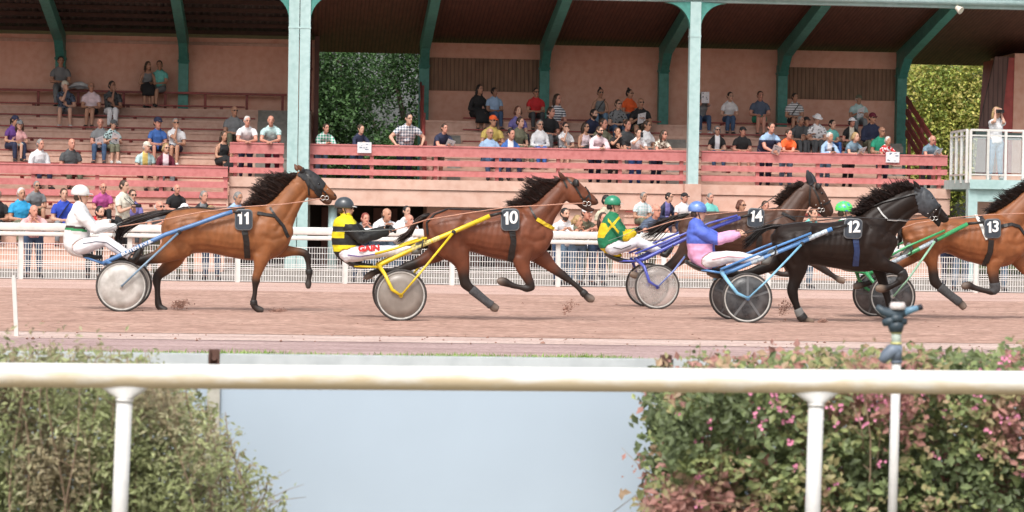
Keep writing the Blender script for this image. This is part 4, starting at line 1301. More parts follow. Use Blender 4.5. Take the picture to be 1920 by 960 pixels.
tail(10, r10, [(806,404),(793,406),(782,413),(775,425),(768,438),(755,447),(740,456)], 150, .009, (3.5,4), (.05,.02,.012), seed=12)
tail(14, r14, [(1292,404),(1275,406),(1258,413),(1240,424),(1222,434),(1206,440)], 190, .009, (6,10), seed=13)
tail(12, r12, [(1466,425),(1450,424),(1435,427),(1422,436),(1408,449),(1393,462)], 200, .010, (5,5), (.02,.014,.012), seed=14)
tail(13, r13, [(1698,420),(1689,428),(1686,440),(1688,455)], 90, .009, (3,5), seed=15)

# ---------------- harness
def harness(k, saddle, breast, girth, rein_pts, pad, txt, bridle, blinker=None, hood=None, breastmat=None, girthm=None, rot=0, crupper=None, reinm=None, check=None):
    root, B, body, bv = HORSES[k]; Y = YH[k]
    objs = [body]
    if hood:
        fl_ = B.v.copy(); fl_[:, 1] = Y; pq = vpx(fl_); poly = hood.get('poly') or [(0,0),(1,0),(0,1)]
        ins = np.zeros(len(pq), bool)
        for i_ in range(len(poly)):
            (x0_, y0_), (x1_, y1_) = poly[i_-1], poly[i_]
            c_ = ((y0_ > pq[:,1]) != (y1_ > pq[:,1])) & (pq[:,0] < (x1_-x0_)*(pq[:,1]-y0_)/((y1_-y0_) or 1e-9) + x0_)
            ins ^= c_
        q = ins & np.isin(B.lab, ['head', 'jaw', 'neck', 'ear'])
        h = B.shell('face_hood', q, .008, hood['m'], root)
        if h: objs.append(h)
    if hood and hood.get('earcone'):
        objs = [o_ for o_ in objs if o_.name != 'face_hood']
        h = B.shell('ear_cover', (B.lab == 'ear'), .008, mat('black ear cover', (.02,.022,.028), .5), root)
    bv2 = bvh_of(objs)
    if saddle:
        b = MB(); strap(b, bv2, saddle, .075, Y, .02); b.build('harness_saddle', M_leather, root)
    b = MB(); strap(b, bv2, girth, .085, Y, .012); b.build('girth', girthm or M_leather, root)
    if breast:
        b = MB(); strap(b, bv2, breast, .05, Y, .012); b.build('breast_strap', breastmat or M_leather, root)
    for j, pl in enumerate(bridle):
        b = MB(); strap(b, bv2, pl, .024, Y, .007, 4); b.build('bridle_strap', M_leather, root)
    # bit rings
    bx, by = rein_pts[-1]
    p, n_ = on_surface(bv2, bx, by, Y, .012)
    for dx, r_ in ((0, .032), (.055, .027)):
        b = MB(); b.tube([p + Vector((dx + r_*math.cos(a), -.012, r_*math.sin(a))) for a in np.linspace(0, 2*PI, 17)[:-1]], .005, 6, closed=True)
        b.build('bit_ring', M_steel, root, smooth=True)
    for px, py in ((bx-6, by-9), (bx+4, by-12), (bx+9, by-16)):
        q, n_ = on_surface(bv2, px, py, Y, .004); b = MB(); b.ball(q, .009, 8, 5); b.build('buckle', M_steel, root, smooth=True)
    number_cloth(root, bv2, *pad, Y, txt, rot)
    if blinker:
        p, n_ = on_surface(bv2, blinker[0], blinker[1], Y, .02)
        b = MB(); k_ = mpp(Y)
        rings = []
        for f, r_ in ((0, .02), (.35, .052), (.7, .055), (1, .045)):
            rings.append([p + Vector((-.01 + .05*f + 0*a, -.05*f, 0)) + Vector((math.cos(a)*r_*.5, 0, math.sin(a)*r_)) for a in np.linspace(0, 2*PI, 13)[:-1]])
        b.rings(rings); b.build('blinker', M_leather, root, smooth=True)
    if crupper:
        b = MB(); strap(b, bv2, crupper, .03, Y, .009, 5); b.build('crupper', M_leather, root)
    if check:
        b = MB(); strap(b, bv2, check, .018, Y, .012, 5, .012); b.build('overcheck', M_leather, root)
    return bv2
BV = {}
BV[11] = harness(11, [(452,391),(457,400),(458,430)], [(482,400),(498,403),(515,406),(530,424),(540,445)], [(458,432),(462,455),(464,483)], [(605,371)][:1], (441,473,393,431), '11',
  [[(573,322),(588,345),(600,365)], [(600,352),(609,360),(615,367)], [(578,330),(579,352),(580,366)]], hood=dict(poly=[(555,329),(563,321),(575,300),(600,300),(612,343),(607,354),(602,371),(594,368),(586,358),(577,351),(571,341),(563,334)], m=M_hood), rot=1, crupper=[(318,397),(345,389),(380,391),(420,393),(452,390)],
  check=[(556,326),(545,337)])
BV[10] = harness(10, [(950,394),(955,402),(956,430)], [(1006,411),(1022,420),(1038,429)], [(960,430),(962,455),(957,489)], [(1096,381)], (940,973,392,432), '10',
  [[(1056,336),(1063,352)], [(1062,334),(1078,350),(1094,376)], [(1097,350),(1104,362),(1107,374)], [(1094,376),(1104,366)]], blinker=(1076,344), breastmat=mat('yellow padded strap', (.75,.55,.03), .5), rot=2,
  crupper=[(803,440),(801,418),(815,403),(840,393),(880,394),(930,394),(950,391)])
BV[14] = harness(14, [(1412,396),(1416,404),(1418,425)], [(1466,400),(1478,406),(1490,412)], [(1420,425),(1424,445),(1422,465)], [(1536,393)], (1402,1432,391,426), '14',
  [[(1519,350),(1518,370),(1517,386)], [(1523,347),(1533,368),(1540,388)], [(1543,384),(1552,380),(1557,376)]], blinker=(1530,350), hood=dict(t=-1, m=M_hood, earcone=True), rot=-4)
BV[12] = harness(12, [(1592,407),(1598,415),(1600,440)], None, [(1604,448),(1606,470),(1604,498)], [(1746,409)], (1583,1616,410,447), '12',
  [[(1762,383),(1752,392),(1742,402)], [(1763,386),(1761,400),(1757,409)]], hood=dict(poly=[(1715,349),(1722,356),(1735,340),(1748,345),(1767,382),(1757,392),(1748,404),(1742,420),(1727,410),(1721,400),(1715,378),(1711,362)], m=mat('grey black face mask', (.045,.05,.058), .5, .25, 18), ears=.3), girthm=mat('navy girth', (.02,.04,.12), .5), rot=-2,
  check=[(1720,363),(1690,370),(1655,381),(1640,388),(1610,398)])
BV[13] = harness(13, [(1836,407),(1846,420),(1856,447)], [(1874,425),(1896,421),(1910,425),(1922,442)], [(1858,450),(1856,472),(1846,497)], [(1985,379)], (1846,1876,411,446), '13',
  [[(1952,336),(1960,352)], [(1956,334),(1973,350),(1984,374)]], rot=2, breastmat=M_leather)
# white fleece edge of saddle 13, straps at neck of 12
b = MB(); strap(b, BV[13], [(1830,404),(1838,420),(1850,449)], .05, YH[13], .016); b.build('saddle_fleece', mat('white fleece', (.7,.68,.64), .9), r13)
b = MB(); strap(b, BV[12], [(1646,390),(1654,402),(1664,412),(1700,413)], .022, YH[12], .010, 4, .01); b.build('neck_strap', mat('pale strap', (.45,.45,.44), .5), r12)
b = MB(); strap(b, BV[11], [(507,390),(514,402),(519,412)], .03, YH[11], .010, 4, .01); b.build('neck_strap', M_leather, r11)
b = MB(); strap(b, BV[10], [(991,384),(998,398),(1005,410)], .022, YH[10], .010, 4, .01); b.build('neck_strap', M_leather, r10)
# leg bandages
def bandage(k, leg, i0, i1, m, name='leg_bandage', sc=1.16):
    root = HORSES[k][0]; st, yo, kn = H[k]['legs'][leg]; n = len(st)
    y0, y1 = yo + (yo*.8-yo)*i0/(n-1), yo + (yo*.8-yo)*i1/(n-1)
    B = Body(); B.chain(st[i0:i1+1], YH[k], 'b', (1,1,1), yo=y0, yo2=y1, scale=sc)
    o = B.mb.build(name, m, root, smooth=True)
bandage(10, 'nh', 6, 9, M_bootg); bandage(13, 'nh', 6, 9, M_bootg); bandage(13, 'nf', 4, 6, M_bootg, 'knee_boot')
bandage(12, 'nh', 8, 9, mat('pale grey bandage', (.16,.16,.155), .8)); bandage(12, 'nh', 9, 10, M_leather, 'fetlock_boot', 1.25)
bandage(12, 'nf', 4, 6, M_leather, 'knee_boot'); bandage(11, 'nf', 7, 8, M_leather, 'fetlock_boot'); bandage(11, 'ff', 7, 8, M_leather, 'fetlock_boot')
bandage(10, 'ff', 7, 8, M_leather, 'fetlock_boot')
# ------------------------------------------------------------------ people
M_shoe = mat('dark shoe', (.03,.028,.03), .6)
M_shoew = mat('white shoe', (.6,.6,.58), .6)
M_hair = {}
def hairmat(c):
    cs = {'black': (.015,.012,.011), 'brown': (.05,.028,.017), 'auburn': (.11,.035,.02), 'blond': (.36,.24,.11), 'grey': (.22,.21,.20), 'white': (.58,.57,.55), 'red': (.22,.05,.035)}
    return mat('hair ' + c, cs[c], .6, .3, 60, stretch=(1,1,.2))
PAL = dict(white=(.74,.74,.76), black=(.018,.018,.020), navy=(.022,.028,.065), grey=(.20,.21,.22), dgrey=(.07,.075,.08), lblue=(.32,.46,.66), blue=(.05,.14,.42),
  rblue=(.03,.07,.45), red=(.55,.025,.03), orange=(.85,.13,.03), yellow=(.60,.45,.13), turq=(.17,.55,.50), teal=(.16,.33,.36), green=(.03,.33,.20), pink=(.75,.42,.42),
  lpink=(.72,.58,.62), magenta=(.48,.09,.30), purple=(.13,.05,.24), lilac=(.16,.14,.36), khaki=(.15,.15,.10), beige=(.50,.44,.33), maroon=(.13,.012,.03), denim=(.05,.09,.17), ldenim=(.16,.26,.38), slate=(.09,.12,.18),
  cream=(.66,.62,.52), aqua=(.45,.62,.62), olive=(.18,.18,.13), brown=(.14,.08,.05), cyan=(.03,.33,.62), gblue=(.17,.26,.33))
def cloth(spec):
    """plain name, or pattern:colour1:colour2"""
    if 'cloth ' + spec in MATS: return MATS['cloth ' + spec]
    p = spec.split(':')
    if len(p) == 1: return mat('cloth ' + spec, PAL[spec], .85, .12, 9, bump=.25)
    kind, c1, c2 = p[0], PAL[p[1]], PAL[p[2]]
    m, nt, b = new_mat('cloth ' + spec)
    tc = nt.nodes.new('ShaderNodeTexCoord'); out = None
    def ramp(src, pos, soft=.02):
        r = nt.nodes.new('ShaderNodeValToRGB'); r.color_ramp.elements[0].position = pos - soft; r.color_ramp.elements[1].position = pos + soft
        nt.links.new(src, r.inputs[0]); return r
    def mix(f, a, c_, typ='MIX'):
        x = nt.nodes.new('ShaderNodeMixRGB'); x.blend_type = typ
        nt.links.new(f, x.inputs[0])
        for i, q in ((1, a), (2, c_)):
            if hasattr(q, 'links'): nt.links.new(q, x.inputs[i])
            else: x.inputs[i].default_value = (*q, 1)
        return x.outputs[0]
    def wave(ax, sc):
        w = nt.nodes.new('ShaderNodeTexWave'); w.bands_direction = ax; w.inputs['Scale'].default_value = sc; w.inputs['Distortion'].default_value = .3
        nt.links.new(tc.outputs['Object'], w.inputs['Vector']); return w.outputs[0]
    if kind == 'check':
        f = ramp(wave('X', 4.5), .55, .1); g = ramp(wave('Z', 4.5), .55, .1)
        o = mix(f.outputs[0], c1, c2); o = mix(g.outputs[0], o, c2, 'MULTIPLY') if False else o
        x = nt.nodes.new('ShaderNodeMath'); x.operation = 'ADD'; nt.links.new(f.outputs[0], x.inputs[0]); nt.links.new(g.outputs[0], x.inputs[1])
        h = nt.nodes.new('ShaderNodeMath'); h.operation = 'MULTIPLY'; h.inputs[1].default_value = .5; nt.links.new(x.outputs[0], h.inputs[0])
        o = mix(h.outputs[0], c1, c2)
    elif kind == 'stripe':
        o = mix(ramp(wave('Z', 5), .6, .06).outputs[0], c1, c2)
    elif kind == 'flower':
        v = nt.nodes.new('ShaderNodeTexVoronoi'); v.inputs['Scale'].default_value = 17
        nt.links.new(tc.outputs['Object'], v.inputs['Vector'])
        o = mix(ramp(v.outputs[0], .42, .06).outputs[0], c2, c1)
    elif kind == 'half':                       # upper part c1, lower part c2
        s_ = nt.nodes.new('ShaderNodeSeparateXYZ'); nt.links.new(tc.outputs['Generated'], s_.inputs[0])
        o = mix(ramp(s_.outputs[2], .62, .01).outputs[0], c2, c1)
    elif kind == 'open':                       # open jacket: centre strip c2
        s_ = nt.nodes.new('ShaderNodeSeparateXYZ'); nt.links.new(tc.outputs['Generated'], s_.inputs[0])
        a = nt.nodes.new('ShaderNodeMath'); a.operation = 'SUBTRACT'; a.inputs[1].default_value = .5; nt.links.new(s_.outputs[0], a.inputs[0])
        ab = nt.nodes.new('ShaderNodeMath'); ab.operation = 'ABSOLUTE'; nt.links.new(a.outputs[0], ab.inputs[0])
        o = mix(ramp(ab.outputs[0], .13, .015).outputs[0], c2, c1)
    nt.links.new(o, b.inputs['Base Color']); b.inputs['Roughness'].default_value = .85
    MATS['cloth ' + spec] = m
    return m

def headgear(root, hc, Rm, s, hair, hcol, cap=None, glasses=None, extra=None):
    H_ = lambda x, y, z: Vector(hc) + Rm @ (Vector((x, y, z)) * s)
    Rw = Rm
    if hair and hair != 'bald':
        X = MB(); m = hairmat(hcol)
        if hair != 'fringe':
            X.ball(H_(0,.014,.034), (.084*s,.098*s,.098*s), 14, 10, Rw)
        if hair in ('short', 'fringe', 'bob', 'long', 'bun', 'pony'):
            for q in (-1, 1): X.ball(H_(q*.055,.035,-.005), (.030*s,.062*s,.055*s), 10, 7, Rw)
            X.ball(H_(0,.062,-.02), (.062*s,.044*s,.062*s), 10, 7, Rw)
        if hair == 'curly':
            r_ = np.random.default_rng(int(abs(hc[0]*977)) % 9999)
            for i in range(26):
                a = r_.uniform(0, 2*PI); e = r_.uniform(-.2, 1.3)
                X.ball(H_(.082*math.cos(a)*math.cos(e), .02+.085*abs(math.sin(a))*math.cos(e)*(1 if math.sin(a)>-.5 else -.6), .025+.095*math.sin(e)), .03*s, 6, 4)
        if hair in ('bob', 'long'):
            zt = -.20 if hair == 'long' else -.09
            for q in (-1, 1):
                X.tube([H_(q*.062,.02,.05), H_(q*.078,.025,-.03), H_(q*.082,.035,zt*.6), H_(q*.070,.045,zt)], [.03*s,.034*s,.036*s,.012*s], 8)
            X.tube([H_(0,.075,.03), H_(0,.085,-.05), H_(0,.09,zt)], [.05*s,.065*s,.04*s], 8)
        if hair == 'bun': X.ball(H_(0,.05,.135), .036*s, 8, 6)
        if hair == 'pony': X.tube([H_(0,.10,.05), H_(0,.14,.0), H_(0,.13,-.13)], [.02*s,.032*s,.01*s], 8)
        X.build('hair', m, root, smooth=True)
    if cap:
        kind, cc = cap; X = MB(); m = cloth(cc)
        if kind in ('cap', 'capback'):
            X.ball(H_(0,.010,.055), (.089*s,.104*s,.082*s), 14, 9, Rw)
            f = -1 if kind == 'cap' else 1
            vs = []
            for t_ in (0, .008):
                for a in np.linspace(-1.25, 1.25, 9):
                    vs.append(H_(.070*math.sin(a), f*(.085 + .075*math.cos(a)) , .052 - .03*math.cos(a) + t_))
            n = 9
            X.add(vs, [tuple(range(n))[::-1], tuple(range(n, 2*n))] + [(i, (i+1)%n, n+(i+1)%n, n+i) for i in range(n)])
        else:
            X.ball(H_(0,.008,.058), (.088*s,.102*s,.078*s), 14, 9, Rw)
            prof = [(.09,.045), (.135,.030), (.137,.036), (.088,.062)]
            rings = [[H_(r_*math.cos(a), .008 + r_*1.12*math.sin(a), z) for a in np.linspace(0, 2*PI, 19)[:-1]] for r_, z in prof]
            X.rings(rings, cap=False)
        X.build('cap' if kind != 'hat' else 'sun_hat', m, root, smooth=True)
    if glasses:
        X = MB()
        m = mat('dark lenses', (.01,.01,.012), .15) if glasses == 'sun' else mat('spectacle frame', (.08,.07,.06), .3)
        if glasses == 'sun':
            for q in (-1, 1): X.ball(H_(q*.031,-.094,.012), (.026*s,.010*s,.019*s), 8, 6, Rw)
            X.tube([H_(-.055,-.085,.016), H_(0,-.105,.018), H_(.055,-.085,.016)], .005*s, 5)
        else:
            for q in (-1, 1): X.tube([H_(q*.031 + .022*math.cos(a), -.100, .010 + .016*math.sin(a)) for a in np.linspace(0, 2*PI, 11)[:-1]], .003*s, 4, closed=True)
        for q in (-1, 1): X.tube([H_(q*.055,-.085,.016), H_(q*.078,.0,.014)], .0035*s, 4)
        X.build('sunglasses' if glasses == 'sun' else 'glasses', m, root)

def eul(yaw=0, pitch=0, roll=0):
    """yaw turns the face to the picture's right, pitch>0 looks down"""
    return (Matrix.Rotation(yaw, 3, 'Z') @ Matrix.Rotation(pitch, 3, 'X') @ Matrix.Rotation(roll, 3, 'Y'))

def make_person(loc, phi, pose, o):
    """o: options; returns root. Local frame looks along -y"""
    s = o.get('s', 1.0); fat = o.get('fat', 1.0); fem = o.get('f', False); child = o.get('child', False)
    root = thing('person', loc, o['label'], o.get('cat', 'person'), o.get('group', 'spectators at the race'))
    Rz = Matrix.Rotation(phi, 3, 'Z')
    Wd = lambda p: Vector(loc) + Rz @ (Vector(p) * s)
    hs_ = 1.0 if not child else 1.22
    sw = (.165 if fem else .19) * (1 if not child else .85)
    lean = o.get('lean', .3)
    if pose == 'sit':
        pel, wai, che, sho, nek = (0,0,.08), (0,.0-.03*lean,.24), (0,-.12*lean,.40), (0,-.20*lean,.53), (0,-.25*lean,.60)
        hc = (0, -.30*lean-.02, .735)
        kn = [(-.13,-.42,.10+.02), (.13,-.42,.12)]; an = [(-.13,-.44,-.28), (.13,-.46,-.28)]
        if o.get('knees'): kn = [(-.08,-.42,.12), (.06,-.43,.13)]; an = [(-.10,-.40,-.28), (.05,-.47,-.28)]
        if o.get('perch'): kn = [(-.12,-.40,-.02), (.10,-.42,.0)]; an = [(-.12,-.42,-.42), (.12,-.50,-.38)]
    elif pose == 'lean':
        pel, wai, che, sho, nek = (0,.0,.88), (0,-.06,1.02), (0,-.17,1.16), (0,-.26,1.27), (0,-.31,1.33)
        hc = (0,-.37,1.455)
        kn = [(-.10,-.02,.48), (.11,.04,.48)]; an = [(-.11,.05,.09), (.13,.12,.09)]
        if o.get('deep'): wai, che, sho, nek, hc = (0,-.10,1.0), (0,-.24,1.10), (0,-.33,1.18), (0,-.39,1.23), (0,-.46,1.33)
    else:
        pel, wai, che, sho, nek = (0,0,.90), (0,.0,1.06), (0,-.01,1.24), (0,-.01,1.38), (0,-.02,1.46)
        hc = (0,-.035,1.595)
        kn = [(-.10,-.03,.48), (.10,-.02,.48)]; an = [(-.12,.02,.09), (.13,-.02,.09)]
    sc_ = 1
    S_ = [(-sw*.93, sho[1], sho[2]-.045), (sw*.93, sho[1], sho[2]-.045)]
    z0 = sho[2]; y0 = sho[1]
    arms = o.get('arms', 'lap')
    if pose == 'sit':
        A = {'lap': [(-.05,-.30,.20), (.05,-.31,.20)], 'knees': [(-.13,-.38,.21), (.13,-.38,.21)], 'chin': [(.03,hc[1]-.10,hc[2]-.14), (.04,-.28,.22)],
             'paper': [(-.09,-.34,.32), (.09,-.34,.32)], 'phone': [(-.03,-.30,.42), (.05,-.32,.24)], 'face': [(-.06,hc[1]-.14,hc[2]), (.06,hc[1]-.14,hc[2])],
             'crossed': [(.08,y0-.20,.34), (-.08,y0-.22,.31)], 'back': [(-.26,.12,.05), (.05,-.30,.2)]}[arms]
        hint = [(-.5,.3,-.6), (.5,.3,-.6)]
    elif pose == 'lean':
        zr = o.get('zr', .965)
        A = {'lap': [(-.04,-.58,zr), (.04,-.60,zr)], 'rail': [(-.04,-.58,zr), (.04,-.60,zr)], 'paper': [(-.02,-.60,zr-.02), (.06,-.61,zr+.02)], 'wide': [(-.30,-.40,zr-.01), (.30,-.40,zr-.01)],
             'chin': [(.02,hc[1]-.10,hc[2]-.15), (.02,-.56,zr)], 'crossed': [(.13,-.50,zr+.01), (-.13,-.52,zr+.01)], 'phone': [(.02,hc[1]-.14,hc[2]-.10), (.04,-.56,zr)]}[arms]
        hint = [(-.7,.1,-.6), (.7,.1,-.6)]
    else:
        A = {'lap': [(-.2,-.02,.80), (.2,-.02,.80)], 'binoc': [(-.02,-.26,1.16), (.04,-.28,1.17)], 'face': [(-.06,-.17,1.59), (.07,-.17,1.57)], 'crossed': [(.10,-.20,1.16), (-.10,-.22,1.13)],
             'chin': [(.03,-.13,1.47), (.05,-.22,1.15)], 'hang': [(-.22,-.02,.80), (.22,-.02,.80)], 'rail': [(-.1,-.45,.98), (.1,-.45,.98)], 'paper': [(-.1,-.3,1.15), (.1,-.3,1.15)], 'phone': [(-.03,-.22,1.4), (.2,0,.85)]}[arms]
        hint = [(-.6,.4,-.5), (.6,.4,-.5)] if arms != 'face' else [(-.25,-.2,-1), (.25,-.2,-1)]
    skin = SKINS[o.get('skin', random.choice(('fair', 'fair', 'tan', 'ruddy')))]
    B = Body(); X = Extra()
    ax = Rz @ Vector((1,0,0)); ay = Rz @ Vector((0,1,0)); az = Vector((0,0,1))
    hip = .165*(1.03 if fem else 1)*fat**.7; wst = (.125 if fem else .15)*fat; chw = (.150 if fem else .175)*fat**.6
    trp = tuple(sho[i]*.45 + nek[i]*.55 for i in range(3))
    tor = [(pel[0],pel[1],pel[2]-.07), pel, wai, che, (sho[0], sho[1], sho[2]-.03), trp, nek]
    hw = [hip*.8, hip, wst, chw, sw*.86, .098, .060]; hd = [.10, .125*fat**.6, .105*fat**1.3, .125*fat**.7*(1.1 if fem else 1), .090, .068, .058]
    u, v, cs = [], [], []
    for i, p in enumerate(tor):
        a, b_ = Vector(tor[min(i+1,6)]), Vector(tor[max(i-1,0)]); t = (Rz @ (a - b_)).normalized()
        d = ax.cross(t).normalized()
        cs.append(Wd(p)); u.append(ax*hw[i]*s*(1 if not child else .85)); v.append(d*hd[i]*s*(1 if not child else .85))
    B.ring_loft(cs, u, v, 'torso', skin, n=16, sq=.9, sub=3)
    if fem and not child:
        for q in (-1, 1):
            B.ring_loft([Wd((q*.065, che[1]-.075, che[2]+.0)), Wd((q*.07, che[1]-.115, che[2]-.01))], [ax*.055*s, ax*.04*s], [az*.055*s, az*.04*s], 'torso', skin, n=8, sub=1)
            B.T[-2:] = [.6, .6]
    elif fat > 1.1:
        B.ring_loft([Wd((0, wai[1]-.03, wai[2]-.02)), Wd((0, wai[1]-.12*fat, wai[2]-.02))], [ax*.13*s, ax*.08*s], [az*.12*s, az*.08*s], 'torso', skin, n=10, sub=1)
        B.T[-2:] = [.4, .4]
    Rh = Rz @ eul(o.get('hy', 0), o.get('hp', .03), o.get('hr', 0))
    HC = Wd(hc)
    B.limb([Wd(nek) - az*.03*s, HC - Rh @ Vector((0,-.0,.07))*s], [.056*s*(.9 if fem else 1), .052*s], 'neck', skin)
    add_head(B, HC, Rh, s*hs_, skin)
    if arms == 'face': hint = [(-.25,-.2,-1), (.25,-.2,-1)]
    for q in (0, 1):
        sg = -1 if q == 0 else 1
        sh_ = Wd(S_[q]); L1, L2 = .29*s, .26*s
        el, ha = ik(sh_, Wd(A[q]), L1, L2, Rz @ Vector(hint[q]))
        r0 = (.047 if fem else .055)*s
        if not child: pass
        B.limb([sh_ - ax*sg*.035*s + az*.012*s, sh_ + (el-sh_)*.22, sh_.lerp(el,.7), el], [r0*.95, r0*1.06, r0*.90, r0*.78], 'uarm', skin)
        B.limb([el, el.lerp(ha,.3), el.lerp(ha,.8), ha], [r0*.74, r0*.72, r0*.5, r0*.44], 'farm', skin)
        d = (ha - el).normalized()
        palm = Rz @ Vector((-sg*.5, -.3, -.6)) if arms not in ('face', 'chin') else Rz @ Vector((-sg*.2, .8, 0))
        add_hand(B, X, ha, d if arms not in ('chin', 'face', 'phone') else (d*.5 + az).normalized(), palm, Rz @ Vector((-sg, 0, .4)), s*.95, skin, curl=.7 if arms != 'rail' else .9)
        K, An = Wd(kn[q]), Wd(an[q]); Hp = Wd((sg*.095*hip/.165, pel[1], pel[2]))
        tr = (.085 if not fem else .088)*s*fat**.5*(.85 if child else 1)
        B.limb([Hp, Hp.lerp(K,.3), Hp.lerp(K,.75), K], [tr, tr*1.02, tr*.78, tr*.66], 'thigh', skin)
        B.limb([K, K.lerp(An,.3), K.lerp(An,.75), An], [tr*.66, tr*.66, tr*.48, tr*.40], 'shin', skin)
        toe = Rz @ Vector((sg*.04, -.15, -.055))*s
        B.limb([An + az*.02*s + ay*.02*s, An - az*.035*s - ay*.0*s, An + toe*.55 - az*.008*s, An + toe], [.038*s, .042*s, .036*s, .026*s], 'foot', skin)
    B.fuse(.0165 * (s if child else 1), 1)
    paint_face(B, HC, Rh, s*hs_, skin, o.get('beard') and (.04,.025,.02))
    B.emit('body', M_skin, root, X)
    top, bot = o.get('top', 'white'), o.get('bot', 'denim')
    sl_ = o.get('sleeve', 'short'); lab, t_ = B.lab, B.t
    q_ = (lab == 'torso') & (t_ > .14) & (t_ < (.92 if sl_ != 'tank' else .72))
    if sl_ == 'short': q_ |= (lab == 'uarm') & (t_ < .66)
    if sl_ == 'long': q_ |= (lab == 'uarm') | ((lab == 'farm') & (t_ < .93))
    B.shell({'long': 'shirt', 'tank': 'top'}.get(sl_, 'shirt') if not o.get('dress') else 'dress', q_, .014*s, cloth(top), root, wrinkle=.010*s)
    bt = o.get('legs', 'long'); q_ = (lab == 'torso') & (t_ <= .17)
    if bt == 'long': q_ |= (lab == 'thigh') | ((lab == 'shin') & (t_ < .93))
    elif bt == 'shorts': q_ |= (lab == 'thigh') & (t_ < .85)
    elif bt == 'capri': q_ |= (lab == 'thigh') | ((lab == 'shin') & (t_ < .35))
    else: q_ |= (lab == 'thigh')
    B.shell('trousers' if bt == 'long' else ('shorts' if bt in ('shorts', 'capri') else 'skirt'), q_, .012*s, cloth(bot), root, wrinkle=.009*s)
    if bt == 'skirt':
        G = MB(); nn = 16
        if pose == 'sit':
            st = [((0,.05,.12), .19, .10), ((0,-.15,.15), .20, .11), ((0,-.38,.12), .19, .12), ((0,-.46,-.02), .19, .08), ((0,-.46,-.15), .20, .09)]
            ds = [(0,-1,.1), (0,-1,0), (0,-.7,-.6), (0,-.1,-1), (0,0,-1)]
        else:
            st = [((0,pel[1],pel[2]+.08), .15, .11), ((0,pel[1],pel[2]-.1), .19, .14), ((0,.02,.55), .21, .17), ((0,.03,.42), .22, .18)]; ds = [(0,0,-1)]*4
        rr = []
        for (c, a, b_), d in zip(st, ds):
            d = (Rz @ Vector(d)).normalized(); dv = ax.cross(d).normalized()
            rr.append([Wd(c) + ax*a*s*math.cos(2*PI*k/nn) + dv*b_*s*math.sin(2*PI*k/nn)*(1+.05*math.sin(k*2.2)) for k in range(nn)])
        G.rings(rr); G.build('skirt', cloth(bot), root, smooth=True)
    for sd_ in (-1, 1):
        B.shell('shoe', (lab == 'foot') & (((B.v - np.array(Wd((0,0,0)))) @ np.array(ax))*sd_ > 0), .008*s, M_shoew if o.get('shoe') == 'white' else M_shoe, root)
    headgear(root, HC, Rh, s*hs_, o.get('hair', 'short'), o.get('hcol', 'brown'), o.get('cap'), o.get('glasses'))
    k_ = o.get('hold')
    hm = lambda f: (Wd(A[0])*(1-f) + Wd(A[1])*f)
    if k_ == 'paper':
        p = hm(.5) + Rz @ Vector((0,-.06,.02))*s
        X_ = MB(); uu = Rz @ Matrix.Rotation(random.uniform(-.5,.5), 3, 'Y') @ Vector((1,0,0)); vv = Rz @ Vector((0,-.45,.8)) if pose != 'lean' else Rz @ Vector((0,-.6,-.75 if o.get('hangp') else .6))
        if o.get('facep'): p = HC + Rz @ Vector((.0,-.20,-.05)); vv = Rz @ Vector((0,.05,1))
        if o.get('hangp'): p = hm(.5) + Vector((0, -.10, -.10)); uu = Vector((1,0,0)); vv = Vector((0,-.05,1))
        vv.normalize(); nrm = uu.cross(vv).normalized()*.0015
        w_, h_ = (.105, .145) if not o.get('hangp') else (.17, .13)
        pts = [p + uu*a*w_ + vv*c*h_ for a, c in ((-1,-1),(1,-1),(1,1),(-1,1))]
        X_.hexa([q + nrm for q in pts] + [q - nrm for q in pts])
        sh_ = X_.build('race_programme', mat('printed paper', (.72,.72,.75), .7, .10, 25), root)
        I_ = MB(); r_ = np.random.default_rng(int(abs(loc[0])*100))
        for i in range(7):
            a, c = r_.uniform(-.8,.5), r_.uniform(-.85,.7); e, g = r_.uniform(.15,.45), r_.uniform(.08,.22)
            n2 = nrm*1.8 if nrm.y < 0 else -nrm*1.8
            q4 = [p + n2 + uu*x_*w_ + vv*y_*h_ for x_, y_ in ((a,c),(min(.9,a+e),c),(min(.9,a+e),min(.9,c+g)),(a,min(.9,c+g)))]
            I_.hexa(q4 + [z_ + n2*.4 for z_ in q4])
        I_.build('print_block', mat('printed blocks', (.16,.19,.26), .7, .5, 40), sh_)
    if k_ == 'camera':
        p = hm(.5) + Rz @ Vector((0,-.05,.03))*s
        X_ = MB(); c_ = p
        fwd = Rz @ Vector((0,-1,0)) if not o.get('hy') else Rh @ Vector((0,-1,0))
        X_.bar(c_ - ax*.065, c_ + ax*.065, .07, .085); X_.tube([c_ + fwd*.02, c_ + fwd*.16], [.036,.042], 12)
        X_.build('camera', mat('black camera', (.015,.015,.016), .35), root)
        st = MB(); st.tube([c_ + ax*.06, Wd((sho[0]+.08, sho[1]-.10, sho[2]-.03)), Wd((nek[0], nek[1]+.07, nek[2]+.01)), Wd((-.08, sho[1]-.10, sho[2]-.03)), c_ - ax*.06], .008, 5)
        st.build('neck_strap', M_leather, root)
    if k_ == 'phone':
        X_ = MB(); p = Wd(A[0]) + Rz @ Vector((.02,-.04,.05)); X_.box(p.x-.035, p.x+.035, p.y-.006, p.y+.006, p.z-.06, p.z+.07); X_.build('phone', mat('phone', (.02,.02,.025), .2), root)
